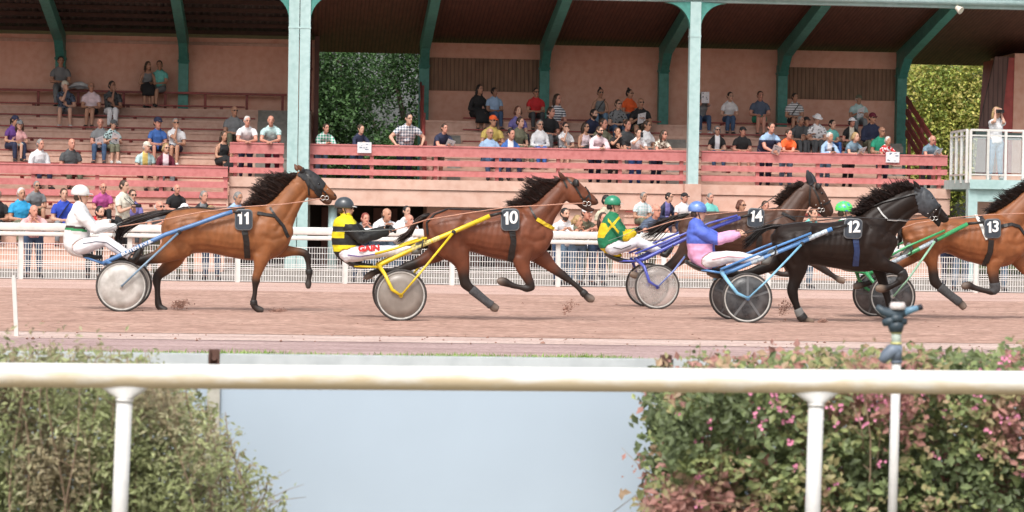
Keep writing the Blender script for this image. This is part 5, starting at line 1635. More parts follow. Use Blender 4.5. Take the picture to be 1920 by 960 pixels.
    if k_ == 'strap':
        X_ = MB(); pa, pb = Wd((.13, sho[1]-.03, sho[2]+.04)), Wd((-.15, pel[1]-.10, pel[2]+.06)); md = Wd((0, che[1]-.165, che[2]))
        X_.tube([pa, pa.lerp(md,.5)+Rz@Vector((0,-.03,0)), md, md.lerp(pb,.6)+Rz@Vector((0,-.01,0)), pb], .012, 5); X_.build('bag_strap', M_leather, root)
    return root

# ---- where each spectator sits or stands, read off the survey: face px, top-of-head py, place, pose and clothes
YH0 = lambda px: (CAM_H)
PEOPLE = []
def P(px, py, where, label, **o): PEOPLE.append((px, py, where, label, o))
D_ = dict
# upper left tiers
P(114,107,'T','man in white tee under grey dungarees perched at the top before the left green column', top='open:grey:grey', bot='grey', hair='short', hcol='black', skin='tan', phi=.1, arms='lap')
P(122,152,'L','man in cream cap and dark patterned shirt with hand on chin, bare legs', top='flower:slate:black', bot='grey', legs='shorts', cap=('cap','cream'), hair='short', hcol='white', arms='chin', phi=.1, shoe='white', kf=5)
P(172,154,'L','bald tanned man in pale pink tee and black shorts on a high bench', top='lpink', bot='black', legs='shorts', hair='bald', skin='tan', arms='lap', phi=0, kf=5)
P(209,152,'L','dark haired young man in patterned shirt and white trousers holding a paper', top='flower:dgrey:black', bot='white', hair='short', hcol='black', arms='chin', hold='', skin='brown', phi=.2, kf=5)
P(276,119,'T','long haired woman in grey top and black skirt perched on the back rail', top='grey', bot='black', legs='skirt', f=True, hair='long', hcol='brown', sleeve='tank', arms='lap', phi=.2, skin='tan')
P(301,114,'T','man in turquoise tee with black chest pocket leaning by the green column', top='turq', bot='grey', legs='shorts', hair='short', hcol='black', skin='tan', phi=-.4, arms='knees', hr=-.1)
P(22,217,'L','woman in navy cap and purple top looking at the girl in pink', top='purple', bot='navy', f=True, cap=('cap','navy'), hair='pony', hcol='black', phi=.6, hp=.2, skin='tan', kf=2)
P(37,227,'L','girl in salmon pink tee and grey cap beside the woman in purple', top='pink', bot='aqua', legs='shorts', child=True, f=True, cap=('cap','grey'), hair='long', hcol='brown', phi=.1, kf=2, smin=.74)
P(71,261,'L','grey haired man in long sleeved white shirt just above the lower pink railing', top='white', sleeve='long', bot='navy', hair='short', hcol='grey', phi=.5, kf=0)
P(130,260,'L','heavy bald man in charcoal polo shirt above the lower pink railing', top='dgrey', bot='khaki', hair='bald', fat=1.22, skin='ruddy', phi=.4, kf=0)
P(189,222,'L','bald man in grey polo and navy jeans with tablet on his lap', top='grey', bot='denim', hair='bald', arms='lap', hold='paper', skin='ruddy', phi=0, kf=2)
P(208,226,'L','woman in patterned blouse and khaki capris bending over a paper', top='flower:aqua:dgrey', bot='khaki', legs='capri', f=True, cap=('cap','dgrey'), hair='short', hcol='brown', phi=.4, hold='paper', arms='paper', shoe='white', kf=2, hp=.3)
P(295,222,'L','boy in navy cap and royal blue tee with a white stripe', top='blue', bot='navy', legs='shorts', child=True, cap=('cap','navy'), phi=.2, kf=2, smin=.8)
P(330,222,'L','man in white polo and sunglasses with hand at his mouth', top='white', bot='navy', legs='shorts', hair='short', hcol='grey', glasses='sun', arms='chin', shoe='white', phi=.0, kf=2, skin='tan')
P(269,266,'L','old man in beige cap, yellow shirt and pale vest', top='open:aqua:yellow', bot='khaki', legs='shorts', cap=('cap','cream'), hair='fringe', hcol='white', phi=.5, kf=0, fat=1.1)
P(310,269,'L','blonde woman with sunglasses and maroon cardigan over pink', top='open:maroon:lpink', sleeve='long', bot='grey', f=True, hair='bob', hcol='blond', glasses='sun', phi=.2, kf=0)
P(439,199,'L','bald man in grey shirt sitting high by the grey stairs', top='grey', bot='khaki', hair='bald', glasses='sun', phi=.1, skin='tan', kf=3, fat=1.15)
P(417,246,'L','woman with long brown hair in black dress beside the raised railing', top='black', bot='black', legs='skirt', f=True, hair='long', hcol='brown', sleeve='tank', phi=.5, kf=1, dress=True)
P(461,218,'W','white haired man in white polo leaning on the short railing', top='white', bot='navy', hair='short', hcol='white', glasses='clear', phi=.1, skin='ruddy')
P(511,217,'W','bald man in pale polo leaning on the railing against the double pillar', top='aqua', bot='maroon', hair='fringe', hcol='white', phi=-.1, skin='ruddy')
P(604,232,'W','man in green and white checked shirt leaning just past the double pillar', top='check:green:white', sleeve='long', bot='ldenim', hair='short', hcol='brown', phi=.3, skin='ruddy')
P(670,234,'W','curly haired woman in navy cardigan hanging a programme over the railing', top='navy', sleeve='long', bot='denim', f=True, hair='curly', hcol='brown', phi=.3, hold='paper', hangp=True, arms='paper')
P(761,213,'W','heavy man in blue and white plaid shirt gripping the railing with both arms spread', top='check:white:slate', bot='navy', hair='short', hcol='black', glasses='clear', phi=.2, arms='wide', fat=1.3, hold='')
P(824,232,'W','man in navy polo reading a programme beside the dark red post', top='navy', bot='khaki', legs='shorts', hair='short', hcol='brown', phi=.4, hold='paper', arms='paper', hy=.1)
# right upper tiers
P(894,159,'R','woman with long black hair in a loose black dress on the top bench', top='black', bot='black', legs='skirt', sleeve='long', f=True, hair='long', hcol='black', phi=.3, skin='tan', dress=True)
P(926,164,'R','dark man in pale blue shirt beside the woman in black', top='lblue', bot='denim', hair='short', hcol='black', skin='brown', phi=.3)
P(1004,165,'R','man in bright red polo and sunglasses before the green column', top='red', bot='dgrey', hair='short', hcol='black', glasses='sun', skin='tan', phi=.1, arms='lap')
P(1041,174,'R','girl in white tee with navy sleeves on the top bench', top='stripe:white:navy', bot='denim', legs='shorts', f=True, hair='long', hcol='brown', phi=.3)
P(970,199,'R','woman in violet tee with auburn fringe', top='lilac', bot='navy', f=True, hair='bob', hcol='auburn', phi=.2)
P(1027,201,'R','man in black tee with cropped hair sitting mid tier', top='black', bot='grey', hair='short', hcol='brown', phi=.4, arms='lap')
P(920,216,'R','man in yellow tee and orange cap', top='yellow', bot='khaki', cap=('cap','orange'), glasses='sun', phi=.3, arms='knees', skin='tan')
P(917,240,'R','bald man in sky blue tee leaning forward by the front railing', top='lblue', bot='denim', hair='bald', phi=.2, glasses='clear', skin='tan', kf=1, fat=1.1)
P(955,242,'R','woman with dark curls in white and blue blouse', top='open:blue:white', bot='navy', f=True, hair='curly', hcol='black', phi=.2, kf=1)
P(970,220,'R','woman in khaki tunic with short dark hair', top='khaki', bot='khaki', f=True, hair='short', hcol='brown', phi=.5, kf=2)
P(1012,225,'R','woman in white sweater and sunglasses with blue bag on her lap', top='white', sleeve='long', bot='blue', f=True, hair='short', hcol='grey', glasses='sun', phi=.1, kf=1)
P(1059,230,'R','woman in white tee and sunglasses with hand on chin', top='white', bot='black', legs='shorts', f=True, hair='short', hcol='black', glasses='sun', arms='chin', phi=0, kf=1)
P(1095,230,'R','woman with long fair brown hair and black skirt', top='lpink', bot='black', legs='skirt', sleeve='tank', f=True, hair='long', hcol='brown', glasses='sun', phi=.5, kf=1)
P(1104,205,'R','bearded man in navy polo turning his head', top='navy', bot='navy', hair='short', hcol='black', beard=True, phi=.5, kf=3)
P(1125,166,'R','woman in grey sleeveless top and sunglasses sitting highest near the second column', top='grey', sleeve='tank', bot='ldenim', f=True, hair='bun', hcol='black', glasses='sun', hold='strap', phi=0, skin='tan')
P(1157,187,'R','man in black and white patterned shirt', top='flower:grey:black', bot='denim', hair='short', hcol='brown', glasses='sun', phi=.1, fat=1.1, kf=4)
P(1179,167,'R','woman in orange tee with hair tied up', top='orange', bot='denim', f=True, hair='bun', hcol='black', glasses='sun', phi=.4, skin='tan')
P(1200,184,'R','bald man in black polo and sunglasses holding papers', top='black', bot='khaki', legs='shorts', hair='bald', glasses='sun', phi=.0, hold='paper', arms='paper', kf=4, fat=1.1, skin='tan')
P(1126,222,'R','young man in grey green tee', top='khaki', bot='dgrey', hair='short', hcol='brown', phi=.5, kf=2)
P(1169,225,'R','young man in dark grey tee behind the woman in black tee', top='dgrey', bot='dgrey', hair='short', hcol='brown', phi=.4, kf=2)
P(1210,226,'R','woman in white tee and sunglasses with tied fair hair', top='white', bot='dgrey', f=True, hair='pony', hcol='brown', glasses='sun', phi=.5, kf=2)
P(1120,237,'W','man in pale pink shirt and sunglasses with clasped hands on the railing', top='lpink', sleeve='long', bot='navy', hair='short', hcol='brown', glasses='sun', phi=.2, beard=True)
P(1156,239,'W','woman in black tee resting her chin on her hand at the railing', top='black', bot='dgrey', f=True, hair='short', hcol='brown', arms='chin', phi=.1)
P(1196,242,'W','woman in white tee with phone at her mouth over the railing', top='white', bot='blue', f=True, hair='short', hcol='brown', arms='phone', hold='phone', phi=.1)
P(1236,244,'W','woman with long brown hair and beige floral blouse beside the single pillar', top='flower:cream:brown', bot='navy', f=True, hair='long', hcol='brown', glasses='sun', phi=.4)
P(1315,172,'R','person hiding the face behind a programme just right of the pillar', top='grey', bot='denim', f=True, hair='long', hcol='brown', hold='paper', facep=True, arms='face', phi=.1, shoe='white')
P(1367,173,'R','woman in pale grey tee and jeans with yellow bag on the top bench', top='white', bot='denim', f=True, hair='short', hcol='black', phi=0, kf=5, glasses='clear')
P(1424,171,'R','tall man in slate tee and green shorts with arms apart', top='slate', bot='green', legs='shorts', hair='short', hcol='brown', arms='knees', phi=0, skin='ruddy', fat=1.15)
P(1489,175,'R','man in white striped tee with crossbody bag', top='stripe:white:grey', bot='black', legs='shorts', hair='short', hcol='black', hold='strap', skin='tan', phi=0)
P(1609,178,'R','old man in pale green shirt reading under the wood panel', top='aqua', bot='grey', hair='short', hcol='white', cap=('cap','khaki'), hold='paper', arms='paper', phi=0, skin='tan')
P(1344,236,'R','grey haired woman in sunglasses and dark vest holding a cream bag', top='open:black:white', bot='denim', f=True, hair='bob', hcol='grey', glasses='sun', phi=0, kf=1)
P(1391,238,'R','man in black polo and black cap with bare knees', top='black', bot='red', legs='shorts', cap=('cap','black'), phi=0, kf=1, skin='ruddy')
P(1441,230,'W','heavy man in sky blue and navy polo dangling a programme', top='half:lblue:navy', bot='navy', hair='short', hcol='brown', phi=.2, fat=1.25, hold='paper', hangp=False, arms='paper', skin='ruddy')
P(1480,243,'W','man in orange tee with folded arms on the railing', top='orange', bot='ldenim', hair='short', hcol='brown', arms='crossed', phi=0, skin='ruddy')
P(1493,218,'R','man in dark grey shirt behind the man in orange', top='dgrey', bot='dgrey', hair='short', hcol='grey', phi=.4, skin='brown')
P(1511,223,'R','man in black cap and charcoal tee with crossed arms', top='dgrey', bot='dgrey', cap=('cap','black'), arms='crossed', phi=.1, skin='tan')
P(1531,214,'R','person in white cap and white patterned shirt', top='flower:white:grey', bot='dgrey', cap=('hat','white'), phi=0, hp=.4, hair='short')
P(1559,232,'R','boy in teal tee with short black hair', top='turq', bot='blue', hair='short', hcol='black', child=True, phi=.2, smin=.8)
P(1553,249,'W','woman with curly white hair and pale blue jacket holding a phone', top='open:lblue:white', sleeve='long', bot='ldenim', f=True, hair='curly', hcol='white', phi=.2, hold='phone', arms='rail')
P(1598,248,'W','blonde woman in grey blue tee reading by the railing', top='gblue', bot='black', f=True, hair='bob', hcol='blond', phi=.3, hold='paper', arms='paper')
P(1594,221,'R','woman in white sun hat and beige vest', top='open:black:cream', bot='khaki', f=True, cap=('hat','white'), hair='bob', hcol='black', phi=.1)
P(1633,212,'R','man in red cap and navy jacket with sunglasses', top='navy', sleeve='long', bot='khaki', cap=('cap','maroon'), glasses='sun', phi=.1, fat=1.15)
P(1648,238,'R','bald man in bright green tee', top='green', bot='khaki', hair='bald', glasses='clear', phi=.2, skin='tan', fat=1.1)
P(1662,258,'W','woman with cropped white hair and red floral blouse above a hanging programme', top='flower:red:white', bot='navy', f=True, hair='short', hcol='white', phi=.2, hold='paper', hangp=True, arms='paper')
P(1745,254,'W','white haired man in grey blue polo reading at the far end of the railing', top='gblue', bot='dgrey', hair='fringe', hcol='white', phi=.2, hp=.4, hold='paper', arms='paper', skin='ruddy')
# lower left terrace, behind the running rail
P(-4,357,'D','man in black tee partly cut by the picture edge', top='black', bot='black', hair='short', hcol='grey', phi=.1)
P(38,352,'D','white haired man in bright blue polo', top='cyan', bot='khaki', hair='short', hcol='white', phi=.3, skin='tan', fat=1.1)
P(66,340,'D','grey haired man in grey tee and sunglasses', top='grey', bot='khaki', legs='shorts', hair='short', hcol='grey', glasses='sun', phi=.3, skin='tan')
P(120,350,'D','man in royal blue printed tee holding a paper', top='rblue', bot='grey', hair='short', hcol='brown', phi=.1, hold='strap', arms='lap')
P(192,346,'D','bald man in magenta polo behind the white helmet', top='magenta', bot='black', hair='fringe', hcol='grey', phi=.2, glasses='clear', skin='ruddy')
P(249,352,'D','woman in sunglasses and violet top behind the man with the camera', top='lilac', bot='dgrey', f=True, hair='short', hcol='brown', glasses='sun', phi=.0)
P(328,349,'D','nearly bald man in black polo', top='black', bot='black', hair='fringe', hcol='white', phi=.3, skin='ruddy', fat=1.1)
P(378,355,'D','grey haired woman in black cardigan', top='open:black:grey', sleeve='long', bot='black', f=True, hair='short', hcol='grey', phi=.4)
P(438,360,'D','grey haired man in light blue shirt behind the saddle of horse 11', top='lblue', bot='navy', hair='short', hcol='grey', phi=.5, hp=.2)
P(231,326,'S','man standing in cream tee holding a camera on a neck strap', top='cream', bot='black', hair='short', hcol='brown', hold='camera', arms='binoc', phi=.9, hy=.1)
P(60,385,'F','bald man in pale pink shirt leaning on the white running rail', top='pink', bot='denim', hair='fringe', hcol='brown', phi=.1, skin='ruddy')
P(175,387,'F','bearded man in red tee crouched over his camera at the rail', top='red', bot='black', hair='short', hcol='black', beard=True, phi=.3)
P(282,377,'F','white haired man in grey tee and sunglasses at the rail', top='grey', bot='khaki', hair='fringe', hcol='white', glasses='sun', phi=.5, skin='ruddy')
P(346,383,'F','person in white hat hidden behind the croup of horse 11', top='cream', bot='khaki', cap=('hat','white'), phi=0)
P(396,386,'F','person with sandy hair hidden behind the back of horse 11', top='beige', bot='denim', hair='bob', hcol='blond', f=True, phi=0)
P(677,400,'F','woman with short red hair between the drivers head and the white shirts', top='grey', bot='denim', f=True, hair='short', hcol='red', phi=.2, skin='ruddy')
P(712,391,'F','cropped haired man in white shirt at the rail', top='white', sleeve='long', bot='ldenim', hair='fringe', hcol='brown', phi=.3, skin='tan')
P(744,402,'F','bald pink faced man in white shirt at the rail', top='white', bot='ldenim', hair='fringe', hcol='white', phi=.6, skin='ruddy')
P(764,387,'F2','young man in white tee with black cropped hair standing behind the rail', top='white', bot='navy', hair='short', hcol='black', phi=.1)
P(1057,391,'F','bearded man in white shirt below the head of horse 10', top='white', bot='denim', hair='short', hcol='black', beard=True, phi=.1)
P(1067,404,'F','fair haired woman in white top below the head of horse 10', top='white', bot='ldenim', f=True, hair='pony', hcol='blond', phi=.4)
P(1087,389,'F','heavy man in white cap and khaki tee', top='khaki', bot='ldenim', cap=('cap','white'), phi=.4, skin='ruddy', fat=1.25)
P(1107,398,'F2','woman in pale striped blouse behind the man in the white cap', top='stripe:white:lblue', bot='khaki', f=True, hair='short', hcol='brown', phi=.2)
P(1126,399,'F','girl with long brown hair and rust top before the red bench', top='brown', bot='denim', f=True, hair='long', hcol='brown', phi=.1, sleeve='tank')
P(1136,366,'E','dark haired man behind the green helmet', top='beige', bot='khaki', hair='short', hcol='black', phi=.5)
P(1202,366,'D','grey haired man in pale aqua checked shirt', top='check:aqua:white', bot='khaki', hair='short', hcol='grey', phi=.3, skin='tan')
P(1220,384,'F','burly white haired man in charcoal tee laughing at the rail', top='slate', bot='khaki', hair='fringe', hcol='white', phi=.3, skin='ruddy', fat=1.3, glasses='clear')
P(1246,367,'D','woman with short dark hair and navy flowered cardigan', top='open:navy:lilac', sleeve='long', bot='navy', f=True, hair='short', hcol='black', glasses='clear', phi=.5)
P(1280,367,'D','man in black cap and white shirt', top='white', bot='khaki', cap=('cap','black'), hair='fringe', hcol='grey', phi=.2, skin='ruddy')
P(1329,364,'D','grey haired man in turquoise tee above the reins', top='turq', bot='khaki', hair='short', hcol='grey', phi=.3, skin='ruddy')
P(1382,371,'D','woman with auburn bob and sunglasses above saddle 14', top='brown', bot='black', f=True, hair='bob', hcol='auburn', glasses='sun', phi=.3)
P(1432,377,'D','brown haired man glimpsed through the check reins of horse 14', top='beige', bot='khaki', hair='short', hcol='brown', phi=.0)
P(1519,390,'F','woman in turquoise tee under the chin of horse 14', top='turq', bot='ldenim', f=True, hair='short', hcol='brown', phi=.2)
P(1636,418,'F','spectator in white hidden behind the black horse, pale jeans showing', top='white', bot='ldenim', hair='short', hcol='brown', phi=0, deepx=True)
P(1790,420,'F','spectator in beige hidden behind horse 13, dark trousers showing under its belly', top='beige', bot='navy', hair='short', hcol='grey', phi=0)
P(1812,418,'F','spectator in pale blue hidden behind horse 13, light jeans showing under its belly', top='lblue', bot='ldenim', hair='short', hcol='brown', phi=0)
P(1886,424,'F','spectator in white hidden behind the chest of horse 13, faded jeans showing', top='white', bot='ldenim', hair='short', hcol='black', phi=0)
P(1868,201,'B','woman with long blond hair in white top and jeans photographing from the balcony', top='white', bot='ldenim', f=True, hair='long', hcol='blond', arms='face', hold='camera', phi=.0, shoe='white')

ZFENCE = at(300, 424, YF).z
random.seed(21)
for (px, py, where, label, o) in PEOPLE:
    o = dict(o); o['label'] = label
    phi = o.pop('phi', .2)
    if 'hy' not in o: o['hy'] = random.uniform(.1, .5)
    o.setdefault('lean', random.uniform(.1, .8))
    o['knees'] = random.random() < .3
    smin, smax = o.get('smin', .90), 1.10
    def scl(Y, z0, h):
        return (at(px, py, Y).z - z0) / h
    if where in 'LRD' or where == 'E':
        rf = rowR if where == 'R' else rowL
        ks = {'L': range(0, 7), 'R': range(1, 6), 'D': range(-5, -1), 'E': range(-5, -1)}[where]
        if 'kf' in o and where == 'L': ks = [k for k in ks if abs(k - o['kf']) <= 1]
        best = min(ks, key=lambda k: abs(scl(rf(k)[0] - .15, rf(k)[1], .853 * (1 if not o.get('child') else 1.0)) - (1.0 if not o.get('child') else .85)))
        Y, z = rf(best)
        if where == 'D' and XP < at(px, 400, Y).x < at(1170, 400, Y).x: pass
        s = min(smax, max(smin, scl(Y - .15, z, .853)))
        if where == 'E': z = z - .4; Y -= .0
        x = at(px, py, Y).x
        o['s'] = s; pose = 'sit'
        loc = (x, Y, z)
        if where == 'E': pose = 'stand'; Y = 61.0; s = max(.92, min(1.1, scl(Y, .0, 1.713))); o['s'] = s; o['arms'] = 'lap'; loc = (at(px, py, Y).x, Y, .006)
    elif where == 'T':
        Y, z = 70.62, 4.465; s = min(smax, max(.9, scl(Y, z, .853))); o['s'] = s; o['perch'] = True; pose = 'sit'; loc = (at(px, py, Y).x, Y, z)
    elif where == 'W':
        Y = 65.62; hh = 1.573
        if o.get('arms') == 'wide': hh = 1.573
        s = min(1.13, max(.86, scl(Y - .37, ZF, hh))); o['s'] = s; pose = 'lean'; loc = (at(px, py, Y - .4).x, Y, ZF)
        o['zr'] = (3.07 - ZF) / s
        o.setdefault('arms', 'rail')
    elif where in ('F', 'F2'):
        Y = YF + (.60 if where == 'F' else 1.25)
        zh = at(px, py, Y - .4).z
        pose = 'lean'; hh = 1.45 if zh < 1.52 else 1.573
        o['deep'] = zh < 1.52
        s = min(1.10, max(.88, zh / hh)); o['s'] = s; loc = (at(px, py, Y - .4).x, Y, .006)
        o['zr'] = (ZFENCE + .06) / s
        if where == 'F2': pose = 'stand' if zh > 1.5 else 'lean'
        o.setdefault('arms', 'rail')
        if pose == 'stand': o['arms'] = 'hang'; o['s'] = min(1.05, max(.85, zh / 1.713))
    elif where == 'S':
        k = -6; Y, z = 61.25, .16; s = max(.9, min(1.1, scl(Y, z, 1.713))); o['s'] = s; pose = 'stand'; loc = (at(px, py, Y).x, Y, z)
    elif where == 'B':
        Y = YA + .8; s = max(.9, min(1.12, scl(Y, fz, 1.713))); o['s'] = s; pose = 'stand'; loc = (at(px, py, Y).x, Y, fz)
    rr = make_person(loc, phi, pose, o)
# things left on the stand
jk = MB(); c = at(150, 168, 70.6)
r_ = np.random.default_rng(5)
vs, fs = [], []
for j in range(7):
    for i in range(13):
        a = i/12; bq = j/6
        vs.append((c.x - .34 + .68*a, c.y - .16 + .30*bq, 4.50 + .17*math.sin(PI*a)*math.sin(PI*min(1, bq+.15)) + .035*mnoise.noise(Vector((a*6, bq*5, 1)))))
fs = [(j*13+i, j*13+i+1, (j+1)*13+i+1, (j+1)*13+i) for j in range(6) for i in range(12)]
jk.add(vs, fs); n_ = len(vs)
jk.add([(v[0], v[1], 4.468) for v in vs], [tuple(reversed(f)) for f in fs])
tag(jk.build('jacket', mat('crumpled white jacket', (.7,.7,.72), .8, .2, 9), smooth=True), 'crumpled white jacket draped over the back rail', 'jacket')
# ------------------------------------------------------------------ sulkies
M_tyre = mat('dark tyre', (.05,.045,.042), .8, .25, 25)
M_rim = mat('worn alloy rim', (.50,.49,.46), .4, .15, 12, metal=.3)
def disc_material(name, c1, c2, alpha=1.0, rough=.35, scale=9):
    m, nt, b = new_mat(name)
    o, n = noise_mix(nt, c1, c2, scale, 8, .35, .62)
    nt.links.new(o, b.inputs['Base Color']); b.inputs['Roughness'].default_value = rough
    if alpha < 1: b.inputs['Alpha'].default_value = alpha
    return m
def paint(name, c): return mat('sulky paint ' + name, c, .32, .14, 9, spec=.6)
def sulky(key, W, label, wheel_px, R_m, shafts, paintm, discm, seat, spokes=None, lower=None, text=None, decals=(), fork=None, strut=None, extra=()):
    Yn = YW[key]; Yf = Yn + 1.16; Yc = YH[key]
    wx, _ = wheel_px
    cx = at(wx, _, Yn).x
    root = thing('sulky', (cx, Yc, 0), label, 'sulky', 'racing sulkies')
    hubs = []
    for Y in (Yn, Yf):
        c = Vector((cx, Y, R_m + .016)); hubs.append(c)
        lean_ = .02 if Y == Yn else -.02
        cir = lambda r_, dy=0, n=40: [c + Vector((r_*math.cos(a), dy, r_*math.sin(a))) for a in np.linspace(0, 2*PI, n+1)[:-1]]
        b = MB(); b.tube(cir(R_m - .018), .019, 8, closed=True); tyre = None
        # wheel: the disc is the part, tyre, rim and hub hang on it
        d = MB(); sg = -1 if Y == Yn else 1
        rr = [(.0, .034), (.05, .032), (R_m*.55, .022), (R_m-.045, .008)]
        n = 48
        ringsA = [[c + Vector((max(r_, .002)*math.cos(a), -h, max(r_, .002)*math.sin(a))) for a in np.linspace(0, 2*PI, n+1)[:-1]] for r_, h in rr]
        ringsB = [[c + Vector((max(r_, .002)*math.cos(a), h, max(r_, .002)*math.sin(a))) for a in np.linspace(0, 2*PI, n+1)[:-1]] for r_, h in rr[::-1]]
        d.rings(ringsA + ringsB)
        wo = d.build('wheel', discm, root, smooth=True)
        b.build('tyre', M_tyre, wo, smooth=True)
        b = MB()
        b.rings([cir(R_m-.048, -.014, 48), cir(R_m-.030, -.016, 48), cir(R_m-.030, .016, 48), cir(R_m-.048, .014, 48), cir(R_m-.048, -.014, 48)], cap=False)
        b.build('rim', M_rim, wo, smooth=False)
        b = MB(); b.tube([c - Vector((0, .055, 0)), c + Vector((0, .055, 0))], .030, 14); b.tube([c - Vector((0, .07, 0)), c + Vector((0, .07, 0))], .014, 8)
        b.build('hub', paintm if key in (12, 10, 14) else M_rim, wo, smooth=False)
        if spokes:
            a0, ns, ms = spokes
            for i in range(ns):
                a = a0 + 2*PI*i/ns
                b = MB()
                for s2 in (-1, 1):
                    dv = Vector((math.cos(a), 0, math.sin(a)))
                    b.bar(c + dv*.03 + Vector((0, s2*.036, 0)), c + dv*(R_m-.05) + Vector((0, s2*.014, 0)), .030, .006, (0,1,0))
                b.build('spoke', ms, wo)
    # shafts on either side of the horse
    offs = (-.40, .40)
    SH = []
    for i, yo in enumerate(offs):
        pts = []
        m_ = len(shafts)
        for j, (px, py) in enumerate(shafts):
            f = j/(m_-1)
            yy = (yo*.85) if True else yo
            q = at(px, py, Yc + offs[0]*.85); pts.append(Vector((q.x, Yc + yy, q.z)))
        SH.append(pts)
        b = MB(); k = len(pts)-1
        b.tube(pts[:-1], [.031]*k, 10); b.build('shaft', paintm, root, smooth=True)
        b = MB(); b.tube([pts[-2] + (pts[-2]-pts[-3]).normalized()*.01, pts[-1]], [.022,.018], 8); b.build('shaft_tip', M_leather, root, smooth=True)
        if lower:
            b = MB(); P2 = []
            for px, py in lower:
                q = at(px, py, Yc + offs[0]*.85); P2.append(Vector((q.x, Yc + yy - (.05 if i == 0 else -.05), q.z)))
            b.tube(P2, .017, 8); b.build('brace', paintm, root, smooth=True)
    # forks from the seat bridge down to the hubs, struts forward from hubs to shafts
    for i, (hub, pts) in enumerate(zip(hubs, SH)):
        sy = -1 if i == 0 else 1
        b = MB(); top = pts[0]
        fp = []
        for px, py in fork:
            q = at(px, py, Yn - .06); fp.append(q)
        oy = hub.y + sy*.072 if not W.get('fork_in') else hub.y - sy*.075
        P3 = [Vector((q.x, top.y if j == 0 else oy, q.z)) for j, q in enumerate(fp)]
        P3[-1] = Vector((hub.x, oy, hub.z))
        b.tube(P3, [.030] + [.024]*(len(P3)-2) + [.016], 8); b.build('fork', W.get('forkm', paintm), root, smooth=True)
        b = MB(); q = at(*strut[-1], Yn - .1)
        tgt = Vector((q.x, pts[0].y + sy*.03, q.z))
        h0 = hub + Vector((0, sy*.070, 0)); fq = min(.85, (R_m + .03)/(tgt - hub).length)
        m1 = h0.lerp(Vector((tgt.x, h0.y, tgt.z)), fq)
        mid_ = [h0, m1, tgt]
        b.tube(mid_, [.013,.015,.017], 8); b.build('strut', W.get('strutm', paintm), root, smooth=True)
        b = MB(); b.ball(tgt, .032, 8, 6); b.build('clamp', M_leather, root)
    b = MB(); b.tube([SH[0][0] + Vector((.02,0,-.01)), SH[1][0] + Vector((.02,0,-.01))], .024, 10); b.build('bridge', paintm, root, smooth=True)
    # seat: a saddle shaped cushion on a bracket
    (xa_, ya_), (xb_, yb_), th = seat
    A, C_ = at(xa_, ya_, Yc - .17), at(xb_, yb_, Yc - .17)
    b = MB(); rings = []
    for f in np.linspace(0, 1, 9):
        p = A.lerp(C_, f); zz = .05*math.sin(PI*(f*.8))*-1 + (.05*(1-f)**2)
        w_ = .17*math.sin(PI*min(1, .12 + .8*f))**.4 * (1 - .25*f); t_ = th*(.45 + .55*math.sin(PI*min(.95, .1+f)))
        rings.append([Vector((p.x, Yc + w_*math.cos(a), p.z + zz + t_*math.sin(a)*.5)) for a in np.linspace(0, 2*PI, 15)[:-1]])
    b.rings(rings); b.build('seat', M_leather, root, smooth=True)
    b = MB(); m0 = A.lerp(C_, .55)
    for yy in (-.12, .12):
        b = MB(); b.tube([Vector((m0.x - .06, Yc + yy, m0.z - th*.45)), Vector((SH[0][0].x + .03, Yc + yy*1.5, SH[0][0].z - .02))], .016, 8)
        b.build('seat_bracket', paintm, root, smooth=True)
    # footrests
    for i, pts in enumerate(SH):
        fx, fy = W['foot']; q = at(fx, fy, Yc - .34)
        b = MB(); sy = -1 if i == 0 else 1
        b.tube([Vector((q.x - .03, pts[0].y, q.z - .05)), Vector((q.x + .03, pts[0].y + sy*.10, q.z - .02)), Vector((q.x + .05, pts[0].y + sy*.10, q.z + .10))], .011, 6)
        b.build('footrest', W.get('footm', M_leather), root, smooth=True)
    for f0 in decals:                                 # worn pale stickers on the near shaft
        p = SH[0]; q0, q1 = p[1], p[-2]; q = q0.lerp(q1, f0)
        for a_, c_ in zip(p[1:-2], p[2:-1]):
            if a_.x <= q.x <= c_.x: q = a_.lerp(c_, (q.x - a_.x)/(c_.x - a_.x)); d = (c_ - a_).normalized(); break
        else: d = (q1 - q0).normalized()
        b = MB(); b.tube([q - d*.055, q + d*.045], .0325, 10); b.build('sticker', mat('worn pale sticker', (.45,.52,.58), .5, .25, 40) if key != 10 else mat('worn yellow sticker', (.70,.60,.22), .5, .25, 40), root)
    if text:
        t, f0, hgt, tm = text
        p = SH[0]; 
        q = p[1].lerp(p[2], f0) if len(p) > 2 else p[0].lerp(p[1], f0)
        d = (p[2] - p[1]) if len(p) > 2 else p[1] - p[0]
        plate_text(t, q + Vector((0, -.0285, 0)), 0, 0, hgt, root, tm, 'lettering', rot=math.atan2(d.z, d.x), w=1.25, depth=.002, bold=.002)
    return root, SH, hubs
M_lt = mat('white lettering', (.8,.8,.8), .5, .03)
blue1, blue2, yel, gre, blu3 = paint('steel blue', (.08,.19,.40)), paint('violet blue', (.07,.09,.42)), paint('yellow', (.72,.52,.02)), paint('green', (.05,.33,.12)), paint('sky blue', (.10,.26,.55))
dk = disc_material('smoked spoked disc', (.040,.042,.046), (.10,.103,.107), .80)
SU = {}
SU[11] = sulky(11, dict(fork_in=True, foot=(256,478), strutm=paint('grey blue', (.18,.28,.38))), 'steel blue sulky with dirty pale disc wheels behind horse 11', (228,538), .360,
   [(193,494),(199,491),(310,440),(372,419),(419,402),(436,397),(452,399)], blue1, disc_material('dirty pale disc', (.40,.38,.35), (.56,.54,.51)), ((136,474),(190,478),.10),
   text=('BUITEN P.V.B.', .52, .046, M_lt), fork=[(197,492),(212,497),(228,541)], strut=[(334,436)])
